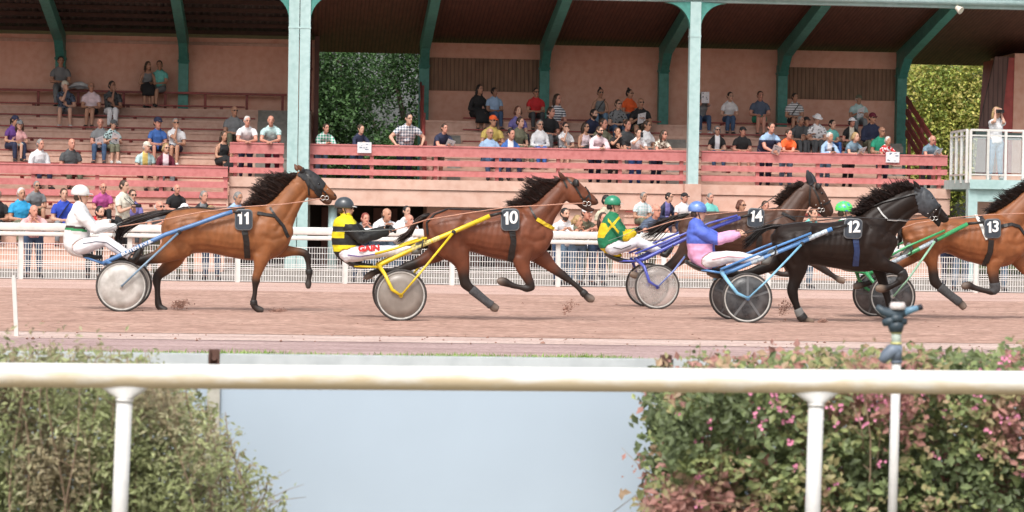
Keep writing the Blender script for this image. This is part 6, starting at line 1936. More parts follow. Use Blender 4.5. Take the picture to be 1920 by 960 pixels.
SU[10] = sulky(10, dict(foot=(786,462)), 'yellow sulky with taupe disc wheels behind horse 10', (751.5,557), .350,
   [(711,499),(718,494),(780,464),(852,434),(918,405),(941,399)], yel, disc_material('taupe disc', (.22,.19,.165), (.27,.235,.205)), ((640,490),(700,494),.11),
   lower=[(703,476),(740,466),(800,446)], decals=[.30,.36,.42,.50], fork=[(712,499),(722,515),(735,543),(745,553)], strut=[(853,436)])
SU[14] = sulky(14, dict(foot=(1254,470), strutm=paint('blue grey', (.20,.25,.52))), 'violet blue sulky with clear plastic disc wheels behind horse 14', (1232,540), .352,
   [(1199,488),(1207,486),(1290,445),(1388,408),(1410,402)], blue2, disc_material('clear film disc', (.42,.38,.35), (.55,.50,.47), .42), ((1136,482),(1196,486),.09),
   lower=[(1190,476),(1250,452),(1330,418),(1382,404)], fork=[(1198,488),(1208,500),(1217,528),(1232,541)], strut=[(1290,481)])
SU[12] = sulky(12, dict(foot=(1447,474), forkm=paint('light blue', (.22,.48,.68)), strutm=paint('light blue', (.22,.48,.68))), 'sky blue sulky with dark spoked disc wheels behind the black horse', (1401,562), .352,
   [(1360,511),(1374,507),(1481,463),(1560,429),(1588,422)], blu3, dk, ((1289,498),(1352,502),.09), spokes=(PI/2, 5, mat('grey spoke', (.13,.135,.14), .4)),
   lower=[(1350,505),(1437,469),(1520,437)], decals=[.22,.28,.42,.80,.86,.92], fork=[(1359,511),(1368,532),(1382,550),(1402,562)], strut=[(1512,458)])
SU[13] = sulky(13, dict(fork_in=True, foot=(1701,474), strutm=paint('pale green', (.30,.52,.36))), 'green sulky with dark spoked disc wheels behind horse 13', (1673,557), .345,
   [(1632,512),(1646,506),(1740,458),(1814,420),(1844,417)], gre, dk, ((1562,498),(1628,502),.09), spokes=(PI/2+.3, 5, mat('grey spoke', (.13,.135,.14), .4)),
   lower=[(1630,500),(1700,462),(1770,432)], decals=[.12,.18,.24,.30,.50,.56,.62], fork=[(1632,512),(1642,530),(1655,545),(1673,556)], strut=[(1764,451)])

# ------------------------------------------------------------------ drivers
M_jk = vcol_mat('racing silks', .6, spec=.35, mottle=.10, scale=12, bump=.3)
M_helm = vcol_mat('helmet shell', .3, spec=.6, mottle=.05, scale=20, coat=.3)
M_breech = mat('white breeches', (.72,.71,.74), .75, .05, 9, bump=.2)
def wpx(p):
    """picture position of a point, for laying out colours of cloth while it is cut"""
    d = Vector(p) - CAM; z = d.dot(FW)
    return 960 + F_PX*d.dot(RT)/z, 480 - F_PX*d.dot(UP)/z
def driver(key, label, S):
    Yc = YH[key]; k = mpp(Yc)
    g0 = at(S['torso'][-1][0][0] + 15, 490, Yc); g0.z = 0
    root = thing('person', g0, label, 'driver', 'drivers on their sulkies')
    skin = SKINS[S.get('skin', 'fair')]
    B = Body(); X = Extra()
    B.pairs(S['torso'], Yc, 'torso', skin, sq=.9)
    hx, hy = S['head']; HC = at(hx, hy, Yc)
    Rh = eul(PI/2 - S.get('turn', .15), S.get('hp', .05))
    B.limb([at(*S['neck'], Yc), HC - Vector((0,0,.06))], [.062, .058], 'neck', skin)
    add_head(B, HC, Rh, 1.0, skin)
    for sg in (-1, 1):                                # near side, far side
        sh_, el_, ha_ = S['arm'] if sg < 0 else S.get('arm2', S['arm'])
        a = at(*sh_, Yc + sg*.17); e = at(*el_, Yc + sg*.22); h = at(*ha_, Yc + sg*.10)
        B.limb([a + Vector((0, -sg*.03, 0)), a.lerp(e,.3), a.lerp(e,.8), e], [.075,.076,.062,.056], 'uarm', skin)
        B.limb([e, e.lerp(h,.35), e.lerp(h,.85), h], [.056,.054,.042,.032], 'farm', skin)
        add_hand(B, X, h, (h - e), Vector((-.2, -sg*.6, -.7)), Vector((0, -sg*.3, 1)), 1.0, skin if not S.get('glove') else (.02,.02,.02), curl=1.5, fing=.0095)
        hp_, kn_, an_, toe = S['leg'] if sg < 0 else S.get('leg2', S['leg'])
        H_ = at(*hp_, Yc + sg*.10); K = at(*kn_, Yc + sg*.21); A_ = at(*an_, Yc + sg*.30); T_ = at(*toe, Yc + sg*.32)
        B.limb([H_, H_.lerp(K,.35), H_.lerp(K,.8), K], [.10,.095,.075,.066], 'thigh', skin)
        B.limb([K, K.lerp(A_,.3), K.lerp(A_,.75), A_], [.066,.066,.052,.042], 'shin', skin)
        d = (T_ - A_).normalized(); ld = (A_ - K).normalized()
        B.limb([A_ - ld*.02, A_ + ld*.045, A_ + ld*.03 + d*.09, A_ + ld*.02 + d*.17], [.046,.048,.042,.030], 'foot', skin)
    B.fuse(.0105, 1)
    paint_face(B, HC, Rh, 1.0, skin, (.06,.035,.025) if S.get('beard') else None)
    if S.get('glove'):
        B.col[B.lab == 'hand'] = (.02,.02,.02)
    B.emit('body', M_skin, root, X)
    lab, t_ = B.lab, B.t
    q = ((lab == 'torso') & (t_ > .04)) | (lab == 'uarm') | ((lab == 'farm') & (t_ < .95))
    cf = S['silks']
    def colfn(p):
        x, y = wpx(p); return cf(x, y, p)
    B.shell('racing_jacket', q, .013, M_jk, root, colfn, wrinkle=.013, freq=7)
    q = ((lab == 'thigh')) | ((lab == 'shin') & (t_ < S.get('legt', .95)))
    br = B.shell('breeches', q, .012, S.get('breech', M_breech), root, wrinkle=.009, freq=8)
    for sd_ in (-1, 1):
        B.shell('boot', (lab == 'foot') & ((B.v[:, 1] - Yc)*sd_ > 0), .010, S.get('boot', M_leather), root)
    # piping line down the breeches
    bv = bvh_of([br])
    if S.get('piping'):
        b = MB(); strap(b, bv, S['piping'][0], .012, Yc - .3, .002, 5, .002); b.build('trouser_stripe', S['piping'][1], root)
    if S.get('print'):
        tx, px, py, hgt, mt, sp = S['print']
        p, n_ = on_surface(bv, px, py, Yc - .3, .012)
        plate_text(tx, p + Vector((0,-.012,0)), 0, 0, hgt, root, mt, 'lettering', rot=R(4), w=1.15, depth=.004, bold=.006)
    # helmet: shell, peak, band
    H2 = lambda x, y, z: HC + Rh @ Vector((x, y, z))
    b = MB(); r_ = (.108, .132, .118)
    seg, rg = 22, 14; vs = []
    for i in range(rg + 1):
        th = (PI*.60)*i/rg
        for j in range(seg):
            ph = 2*PI*j/seg
            dz = -.012*math.cos(ph - PI/2)*0
            vs.append(H2(r_[0]*math.sin(th)*math.cos(ph), .014 + r_[1]*math.sin(th)*math.sin(ph), .040 + r_[2]*math.cos(th)))
    fs = [(i*seg+j, (i+1)*seg+j, (i+1)*seg+(j+1) % seg, i*seg+(j+1) % seg) for i in range(rg) for j in range(seg)]
    inner = [H2(.094*math.cos(2*PI*j/seg), .014 + .116*math.sin(2*PI*j/seg), .006) for j in range(seg)]
    k0 = len(vs); vs += inner; fs += [(rg*seg+j, k0+j, k0+(j+1) % seg, rg*seg+(j+1) % seg) for j in range(seg)]
    b.add(vs, fs)
    hc_ = S['helmet']
    ho = b.build('helmet', M_helm, root, smooth=True)
    l0 = world_loc(root)
    set_col(ho.data, np.array([hc_(*wpx(v.co + l0), v.co) for v in ho.data.vertices]))
    b = MB(); vs = []
    n = 11
    for t2 in (0, .010):
        for a in np.linspace(-1.15, 1.15, n): vs.append(H2(.098*math.sin(a), -.075 - .085*math.cos(a)*S.get('peak', 1), .040 - .018*math.cos(a) + t2))
    b.add(vs, [tuple(range(n))[::-1], tuple(range(n, 2*n))] + [(i, (i+1) % n, n+(i+1) % n, n+i) for i in range(n)])
    b.build('peak', S.get('peakm', mat('white peak', (.75,.75,.75), .4)), ho, smooth=False)
    b = MB(); b.tube([H2(-.088,0,.0), H2(-.066,-.03,-.08), H2(0,-.05,-.115), H2(.066,-.03,-.08), H2(.088,0,.0)], .007, 6); b.build('chin_strap', M_leather, ho)
    b = MB()
    if S.get('goggle'):
        b.ball(H2(0,-.090,.012), (.058,.018,.026), 12, 7, Rh); b.build('goggles', mat('amber goggles', (.55,.33,.03), .2), ho, smooth=True)
    else:
        for q2 in (-1, 1): b.ball(H2(q2*.031,-.094,.010), (.027,.010,.018), 8, 6, Rh)
        b.tube([H2(-.085,0,.012), H2(-.058,-.085,.014), H2(0,-.104,.016), H2(.058,-.085,.014), H2(.085,0,.012)], .005, 5)
        b.build('glasses', mat('tinted lenses', (.10,.03,.025), .2), ho)
    b = MB(); hm_ = hairmat(S.get('hcol', 'brown'))
    for q2 in (-1, 1): b.ball(H2(q2*.062,.045,-.02), (.022,.045,.05), 8, 6, Rh)
    b.ball(H2(0,.075,-.03), (.06,.03,.045), 8, 6, Rh); b.build('hair', hm_, root, smooth=True)
    return root
WH = (.74,.74,.74)
def silk11(x, y, p):
    # black and green bands around the chest of a white jacket
    yy = y - (x - 121)*.10
    if x < 160 and 422 < yy < 426.5: return (.05,.03,.03)
    if x < 163 and 426.5 <= yy < 431: return (.03,.26,.09)
    return WH
def silk10(x, y, p):
    if x > 668 and y < 480: return (.018,.018,.018)
    arm = x > 646 and 420 < y < 452
    if arm: return (.018,.018,.018)
    yy = y - (x - 625)*.02
    if yy < 424: return (.80,.68,.02)
    if yy < 434: return (.018,.018,.018)
    if yy < 446: return (.80,.68,.02)
    if yy < 459: return (.018,.018,.018)
    if yy < 472: return (.80,.68,.02)
    return (.018,.018,.018)
def silk14(x, y, p):
    G, Yl = (.015,.18,.08), (.80,.56,.02)
    if x > 1168 and y > 434 and x < 1188: return Yl
    if x > 1172: return Yl if y > 430 else G
    d = (x - 1128) + (y - 408)*.9
    if y > 466: return Yl
    if 30 < d - 0 < 36 and y < 440: return Yl
    if x < 1142 and 418 < y < 446: return Yl if (x - 1122) < 16 - abs(y - 430)*.6 + 4 else G
    if 1140 < x < 1160 and abs((y - 412) - (x - 1140)*1.2) < 3: return Yl
    return G
def silk12(x, y, p):
    B_, P_ = (.10,.16,.62), (.80,.40,.62)
    if x > 1346: return P_
    if y > 457 and x < 1336: return P_
    return B_
def silk13(x, y, p):
    return (.75,.76,.74) if (int((y - 400)/6) % 2) else (.04,.34,.14)
plain = lambda c: (lambda x, y, p: c)
def helm13(x, y, p):
    n = mnoise.noise(Vector((p.x*28, p.y*28, p.z*28)))
    return (.05,.16,.60) if n > .28 else (.10,.72,.14)
def helm12(x, y, p):
    n = mnoise.noise(Vector((p.x*14, p.y*14, p.z*20)))
    return (.10,.20,.52) if n < .1 else (.16,.28,.62)
driver(11, 'driver in white silks with black and green band and white helmet behind horse 11', dict(
  torso=[((143,379),(160,386),.08),((135,391),(165,397),.18),((127,412),(168,420),.19),((122,436),(166,444),.17),((121,460),(163,468),.18),((130,474),(168,477),.15)],
  head=(152,367), neck=(151,385), arm=((147,399),(177,430),(217,425)), arm2=((149,397),(176,424),(208,417)),
  leg=((148,464),(197,451),(247,483),(259,468)), silks=silk11, helmet=plain((.74,.74,.72)), goggle=True, glove=True, hcol='brown', peak=1.15,
  piping=([(155,457),(180,453),(200,455),(225,472),(240,484)], mat('navy piping', (.05,.06,.10), .6))))
driver(10, 'driver in yellow and black striped silks with dark helmet behind horse 10', dict(
  torso=[((643,405),(660,410),.08),((631,410),(664,416),.18),((625,430),(672,436),.19),((624,452),(677,456),.18),((628,473),(676,478),.18),((640,486),(676,488),.15)],
  head=(647,391), neck=(650,409), arm=((651,422),(678,449),(728,434)), arm2=((655,420),(684,442),(722,429)),
  leg=((650,478),(718,471),(776,470),(787,449)), silks=silk10, helmet=plain((.045,.055,.065)), glove=True,
  print=('GAIN', 692, 467, .075, mat('red print', (.62,.03,.03), .5), 1),
  piping=([(652,478),(675,481),(705,476)], mat('violet piping', (.12,.07,.3), .6)), boot=mat('grey boots', (.16,.16,.15), .6)))
driver(14, 'driver in green and yellow silks with green helmet behind horse 14', dict(
  torso=[((1142,399),(1159,406),.08),((1134,408),(1163,415),.17),((1125,428),(1168,436),.18),((1122,446),(1168,452),.17),((1125,462),(1160,470),.17),((1136,474),(1164,478),.15)],
  head=(1150,385), neck=(1150,402), arm=((1149,417),(1172,446),(1190,437)), arm2=((1152,415),(1172,440),(1192,432)),
  leg=((1146,467),(1196,453),(1243,475),(1257,462)), silks=silk14, helmet=plain((.02,.24,.13)), glove=True, breech=mat('pale grey breeches', (.62,.62,.66), .7, .05),
  piping=([(1150,464),(1165,467),(1183,460)], mat('black piping', (.03,.03,.03), .6)), hcol='black'))
driver(12, 'driver in blue and pink silks with blue helmet and bare hands behind the black horse', dict(
  torso=[((1300,412),(1317,420),.08),((1294,420),(1320,428),.18),((1289,442),(1334,450),.19),((1290,464),(1339,470),.18),((1294,484),(1338,488),.18),((1304,499),(1334,499),.15)],
  head=(1309,398), neck=(1308,415), arm=((1308,432),(1344,452),(1386,440)), arm2=((1311,430),(1346,446),(1380,437)),
  leg=((1325,488),(1376,481),(1432,489),(1446,470)), silks=silk12, helmet=helm12, boot=mat('grey boots', (.16,.16,.15), .6), peak=.5, peakm=mat('blue peak', (.10,.20,.52), .4), skin='fair',
  piping=([(1335,487),(1365,481),(1400,484)], mat('rose piping', (.5,.2,.25), .6)), breech=mat('white rose breeches', (.72,.68,.69), .7, .05)))
driver(13, 'driver in green speckled helmet mostly hidden behind the black horse', dict(
  torso=[((1576,412),(1593,420),.08),((1570,420),(1597,428),.18),((1565,442),(1608,450),.19),((1566,464),(1612,470),.18),((1570,484),(1612,488),.18),((1580,499),(1610,499),.15)],
  head=(1584,397), neck=(1584,415), arm=((1584,432),(1618,452),(1662,436)),
  leg=((1600,488),(1650,470),(1692,476),(1703,458)), silks=silk13, helmet=helm13, boot=mat('grey boots', (.16,.16,.15), .6), peak=.4, peakm=mat('green peak', (.10,.6,.14), .4)))

# ------------------------------------------------------------------ reins
def rein(key, pts, yo, parent, m=None, r_=.0075):
    P_ = [at(p[0], p[1], YH[key] + yo*f) for p, f in pts]
    Q = []
    for i in range(len(P_)-1):
        for j in range(4): Q.append(P_[i].lerp(P_[i+1], j/4))
    Q.append(P_[-1])
    b = MB(); b.tube(Q, r_, 6); b.build('rein', m or M_rein, parent, smooth=True)
M_rb = mat('black webbing rein', (.03,.028,.03), .6)
for yo in (-1, 1):
    rein(11, [((219,426),.09),((300,413),.3),((380,397),.3),((456,388),.26),((530,383),.26),((575,377),.17),((604,372),.09)], yo, r11)
    rein(10, [((731,434),.09),((800,412),.3),((880,399),.3),((955,388),.28),((1020,385),.25),((1062,382),.17),((1096,381),.09)], yo, r10)
    rein(14, [((1193,436),.09),((1260,415),.28),((1330,402),.3),((1415,394),.26),((1470,393),.25),((1510,394),.16),((1536,392),.09)], yo, r14)
    rein(12, [((1390,439),.09),((1450,424),.3),((1530,414),.3),((1596,407),.28),((1650,410),.25),((1700,413),.17),((1746,409),.09)], yo, r12, M_rb)
    rein(13, [((1664,436),.09),((1720,418),.3),((1790,408),.3),((1850,403),.28),((1920,400),.22),((1985,379),.09)], yo, r13)
for yo in (-1, 1):
    rein(11, [((219,424),.1),((300,398),.2),((370,388),.2),((452,389),.15)], yo*.6, r11, M_rb, .006)
    rein(12, [((1392,437),.1),((1470,405),.2),((1560,408),.2),((1596,406),.2)], yo*.6, r12, M_rb, .006)
# check reins rising from the saddles
for key, r_, a, c in ((14, r14, (1412,398), (1455,366)), (11, r11, (440,396), (462,384)), (13, r13, (1846,402), (1890,380))):
    b = MB(); b.tube([at(*a, YH[key]-.06), at(*c, YH[key]-.03)], .008, 6); b.build('check_rein', M_leather, r_)

# flying sand kicked up behind hooves
for key, x, y, n, sp, lb in ((11, 338, 572, 130, (14,9), 'spray of red sand behind the hind hoof of horse 11'), (11, 520, 588, 130, (11,9), 'spray of red sand before the fore hoof of horse 11'),
                       (12, 1542, 603, 90, (6,4), 'small spray of sand at the hoof of the black horse'), (12, 1470, 580, 70, (10,16), 'scattered sand hanging behind the hoof of the black horse'), (10, 1066, 578, 60, (10,14), 'loose sand hanging in the air under horse 10')):
    r2 = np.random.default_rng(x); b = MB()
    for i in range(n*3):
        t = r2.random(); px = x + r2.normal(0, sp[0]*.5) + t*sp[0]*1.1 - sp[0]*.5; py = y + r2.normal(0, sp[1]*.3) - t*sp[1]*1.2 + sp[1]*.4
        c = at(px, py, YH[key] + r2.normal(0, .12)); rr = abs(r2.normal(0, .0045)) + .003
        if c.z < .02: c.z = .02 + abs(r2.normal(0,.02))
        ps = [c + Vector(v)*rr*r2.uniform(.6,1.5) for v in ((1,0,0),(-1,0,0),(0,1,0),(0,-1,0),(0,0,1),(0,0,-1))]
        b.add(ps, [(0,2,4),(2,1,4),(1,3,4),(3,0,4),(2,0,5),(1,2,5),(3,1,5),(0,3,5)])
    tag(b.build('sand_spray', M_clod), lb, 'sand spray', kind='stuff')

for key, pts, lb in ((11, [(229,416),(205,428),(172,440)], 'thin pale whip in the gloved hand of the driver in white'), (10, [(740,430),(690,433),(630,434)], 'thin dark whip held back by the driver in yellow and black'),
                     (14, [(1202,422),(1178,438),(1140,452)], 'short whip held by the driver in green and yellow')):
    b = MB(); b.tube([at(px, py, YH[key] - (.12 if i == 0 else .30)) for i, (px, py) in enumerate(pts)], [.006,.005,.003], 6)
    tag(b.build('whip', mat('whip grey', (.25,.27,.26), .6), smooth=True), lb, 'whip')
# ------------------------------------------------------------------ trees behind the stand
M_leafd = vcol_mat('deep green leaf', .5, spec=.4, mottle=.2, scale=3, trans=.25)
M_bark = mat('grey brown bark', (.13,.10,.075), .9, .3, 6, bump=.5, stretch=(1,1,.3))
def leaf(vs, fs, cols, c, size, n, col, r_, asp=.55):
    """a small folded leaf of two faces meeting on the midrib"""
    t = Vector(r_.normal(0, 1, 3)).normalized(); n = Vector(n)
    t = (t - n*t.dot(n)); t = t.normalized() if t.length > .05 else n.orthogonal().normalized()
    w = t.cross(n).normalized()
    k = len(vs); c = Vector(c)
    a, e = c - t*size*.5, c + t*size*.5
    l, q = c + w*size*asp*.5 + n*size*.12, c - w*size*asp*.5 + n*size*.12
    vs += [a, l, e, q]; fs += [(k, k+1, k+2), (k, k+2, k+3)]
    cols += [col]*4
def tree(name, base, blobs, n, size, palette, label, cat, group=None, seed=1, trunk_r=.25, gaps=0.0):
    n = int(n*2.4); size *= .78
    r_ = np.random.default_rng(seed)
    root = thing(name, base, label, cat, group)
    b = MB(); base = Vector(base)
    top = sum((Vector(q[0]) for q in blobs), Vector()) / len(blobs)
    fork_ = base.lerp(Vector((base.x, base.y, top.z)), .45)
    b.tube([base, base.lerp(fork_, .5) + Vector((.05,0,0)), fork_], [trunk_r, trunk_r*.85, trunk_r*.7], 10)
    o = b.build('trunk', M_bark, root, smooth=True)
    b = MB()
    for c, r0 in blobs:
        c = Vector(c); md = fork_.lerp(c, .5) + Vector(r_.normal(0, .2, 3))
        b.tube([fork_ - Vector((0,0,.3)), md, c], [trunk_r*.4, trunk_r*.25, trunk_r*.08], 6)
        for k in range(6):
            e = c + Vector(r_.normal(0, 1, 3)).normalized()*r0[0]*.8
            b.tube([c, c.lerp(e,.5)+Vector(r_.normal(0,.1,3)), e], [trunk_r*.09, trunk_r*.06, .008], 4)
    b.build('limbs', M_bark, root, smooth=True)
    vs, fs, cols = [], [], []
    # clumps first, then leaves in each clump
    tot = sum(q[1][0]**2 for q in blobs)
    for c, r0 in blobs:
        c = Vector(c); nc = max(4, int(n/22 * r0[0]**2/tot))
        for i in range(nc):
            d = Vector(r_.normal(0, 1, 3)).normalized(); f = r_.uniform(.45, 1.05)
            cc = c + Vector((d.x*r0[0], d.y*r0[1], d.z*r0[2]))*f
            base_c = np.array(palette[r_.integers(len(palette))])*r_.uniform(.75, 1.25)
            cr = size*r_.uniform(2.2, 4.2)
            for k in range(22):
                p = cc + Vector(r_.normal(0, 1, 3))*cr*.55
                nn = (Vector((0,0,.7)) + Vector(r_.normal(0,1,3))*.6 + d*.4).normalized()
                leaf(vs, fs, cols, p, size*r_.uniform(.6, 1.3), nn, tuple(base_c*r_.uniform(.8,1.25)), r_)
    l0 = Vector(base)
    me = bpy.data.meshes.new('crown'); me.from_pydata([tuple(v - l0) for v in vs], [], fs); me.materials.append(M_leafd)
    set_col(me, np.clip(np.array(cols), 0, 1)); link_mesh('crown', me, root)
    return root
def blobs_px(lst, Y, ry=1.4):
    out = []
    for px, py, r_ in lst:
        k = mpp(Y); out.append((tuple(at(px, py, Y)), (r_*k, ry, r_*k)))
    return out
dg = [(.030,.075,.020), (.045,.105,.028), (.065,.14,.040), (.09,.18,.055)]
yg = [(.32,.38,.08), (.45,.48,.11), (.55,.52,.14), (.24,.31,.07), (.62,.55,.18)]
g1 = at(640, 300, 80); tree('tree', (g1.x, 80, 0), blobs_px([(640,120,55),(640,220,60),(610,300,50),(690,290,60),(600,180,40),(560,230,60),(560,120,60)], 80, 2.0), 9000, .17, dg, 'dark green tree filling the opening beside the double pillar', 'tree', 'trees behind the stand', 31)
g1 = at(760, 300, 84); tree('tree', (g1.x, 84, 0), blobs_px([(740,150,50),(770,260,60),(830,200,60),(730,90,45),(790,100,40),(680,180,45),(760,330,60)], 84, 2.0), 6500, .17, dg[:3], 'dark tree with white sky between its leaves beside the narrow red rail', 'tree', 'trees behind the stand', 32)
g1 = at(1780, 300, 82); tree('tree', (g1.x, 82, 0), blobs_px([(1760,140,60),(1720,180,60),(1800,200,65),(1850,140,60),(1740,260,65),(1820,300,70),(1760,340,60),(1880,240,60),(1700,320,50)], 82, 2.0), 15000, .17, yg, 'yellow green tree catching the light beyond the red stair rail', 'tree', 'trees behind the stand', 33)
g1 = at(1900, 300, 95); tree('tree', (g1.x, 95, 0), blobs_px([(1900,150,90),(1720,120,80),(1830,200,90),(1980,240,90),(1750,300,90)], 95, 2.5), 6000, .22, yg[:2] + dg[2:], 'green tree further back behind the yellow green one', 'tree', 'trees behind the stand', 34)

# ------------------------------------------------------------------ near running rail
def rail_mat():
    m, nt, b = new_mat('weathered white rail')
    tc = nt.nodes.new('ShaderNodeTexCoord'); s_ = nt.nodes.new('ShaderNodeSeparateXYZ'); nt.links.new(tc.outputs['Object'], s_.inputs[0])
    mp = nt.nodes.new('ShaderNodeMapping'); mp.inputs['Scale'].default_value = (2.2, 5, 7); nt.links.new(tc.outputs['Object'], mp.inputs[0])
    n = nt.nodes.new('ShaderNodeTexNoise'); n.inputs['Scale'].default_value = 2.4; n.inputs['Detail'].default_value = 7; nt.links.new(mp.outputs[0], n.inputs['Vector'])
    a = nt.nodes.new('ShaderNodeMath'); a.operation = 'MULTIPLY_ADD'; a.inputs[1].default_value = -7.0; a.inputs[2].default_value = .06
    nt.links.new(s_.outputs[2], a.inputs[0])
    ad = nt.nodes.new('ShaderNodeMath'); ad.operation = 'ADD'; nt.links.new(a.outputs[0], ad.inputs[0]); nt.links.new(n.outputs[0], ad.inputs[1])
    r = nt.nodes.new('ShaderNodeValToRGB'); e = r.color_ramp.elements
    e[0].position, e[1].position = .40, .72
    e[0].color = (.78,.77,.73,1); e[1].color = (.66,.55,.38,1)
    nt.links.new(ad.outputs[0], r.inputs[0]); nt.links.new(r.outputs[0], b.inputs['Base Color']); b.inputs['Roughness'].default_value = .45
    return m
M_near = rail_mat()
M_nearp = grime_mat('white post plastic', (.78,.79,.80), (.66,.64,.60), .45, .5, 2.0, (1,1,.2))
YR = 10.35
a, c = at(-300, 703-2.3, YR), at(2250, 703+17.5, YR+.12)
nr = thing('near_rail', (0, YR, 0), 'thick weathered white running rail crossing the whole foreground', 'running rail')
zc = a.z; rad = .0475
def lerp_x(x): 
    f = (x - a.x)/(c.x - a.x); return Vector((x, a.y + (c.y - a.y)*f, a.z + (c.z - a.z)*f))
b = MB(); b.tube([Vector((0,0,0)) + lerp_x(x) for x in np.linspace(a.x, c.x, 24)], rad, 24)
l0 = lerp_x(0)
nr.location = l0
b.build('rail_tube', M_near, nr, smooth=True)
def near_post(px, pyb, lean_px, label=None):
    t = at(px, 741, YR + .02); t = Vector((t.x, lerp_x(t.x).y, lerp_x(t.x).z - rad))
    base = at(px - lean_px*2.4, 960 + 260, YR + .02); d = Vector((base.x - t.x, 0, base.z - t.z)).normalized()
    L = t.z / -d.z
    b = MB()
    w0 = [(.098, .026, .020), (.094, .028, .004), (.060, .030, -.022), (.038, .033, -.034), (.035, .034, -.040)]
    b.rings([[t + Vector((wx*math.cos(q), wy*math.sin(q), z)) for q in np.linspace(0, 2*PI, 21)[:-1]] for wx, wy, z in w0])
    b.build('bracket', M_nearp, nr, smooth=True)
    b = MB(); b.tube([t + d*.038, t + d*.052], .0345, 16); b.tube([t + d*.050, t + d*L], .0305, 18)
    b.build('post', M_nearp, nr, smooth=True)
near_post(234, 741, 8.5); near_post(1537, 741, 6.5); near_post(-1075, 741, 7)

# ------------------------------------------------------------------ slab barrier behind the rail
YS_ = 12.9
br_ = thing('slab_barrier', (at(800, 700, YS_).x, YS_, 0), 'pale blue grey slab wall held by rusty steel posts behind the near rail', 'barrier')
M_slab = mat('pale blue grey panel', (.455,.545,.64), .5, .025, 1.5)
M_slabt = grime_mat('pale grey capping', (.60,.64,.66), (.50,.53,.54), .6, .5, 1.2, (1,1,1))
zt1 = at(400, 664, YS_).z
def slab(px0, px1, zt_, zb_=0.0, th=.06):
    x0, x1 = at(px0, 700, YS_).x, at(px1, 700, YS_).x
    b = MB(); b.box(x0, x1, YS_, YS_ + th, zb_, zt_ - .125); b.build('slab', M_slab, br_)
    b = MB(); b.box(x0, x1, YS_ - .012, YS_ + th + .012, zt_ - .121, zt_); b.build('capping', M_slabt, br_)
    n = 5
    for i in range(n):
        x = x0 + (i + .45)*(x1 - x0)/n
        b = MB(); b.tube([(x, YS_ - .012, zt_ - .06), (x, YS_ - .024, zt_ - .06)], .012, 8); b.build('bolt', mat('dull bolt', (.25,.24,.22), .6), br_)
slab(-120, 390, zt1); slab(412, 1236, zt1); slab(1262, 2100, zt1)
M_rust = mat('rusty steel', (.12,.06,.045), .8, .4, 8, bump=.4)
M_postb = grime_mat('beige flaking post', (.52,.50,.44), (.34,.26,.19), .8, .9, 2.5, (1,1,.4))
for px in (401, 1249):
    x = at(px, 700, YS_).x
    b = MB(); w = .026
    b.box(x - w, x + w, YS_ + .028, YS_ + .036, 0, zt1 + .022); b.box(x - w, x - w + .008, YS_ - .01, YS_ + .0275, 0, zt1 + .022); b.box(x + w - .008, x + w, YS_ - .01, YS_ + .0275, 0, zt1 + .022)
    b.tube([(x, YS_ + .02, zt1 - .02), (x, YS_ + .0, zt1 - .02)], .012, 8)
    p = b.build('post', M_rust, br_)
    b = MB(); b.box(x - .030, x + .030, YS_ - .022, YS_ - .0115, 0, zt1 - .125); b.build('post_cover', M_postb, p)

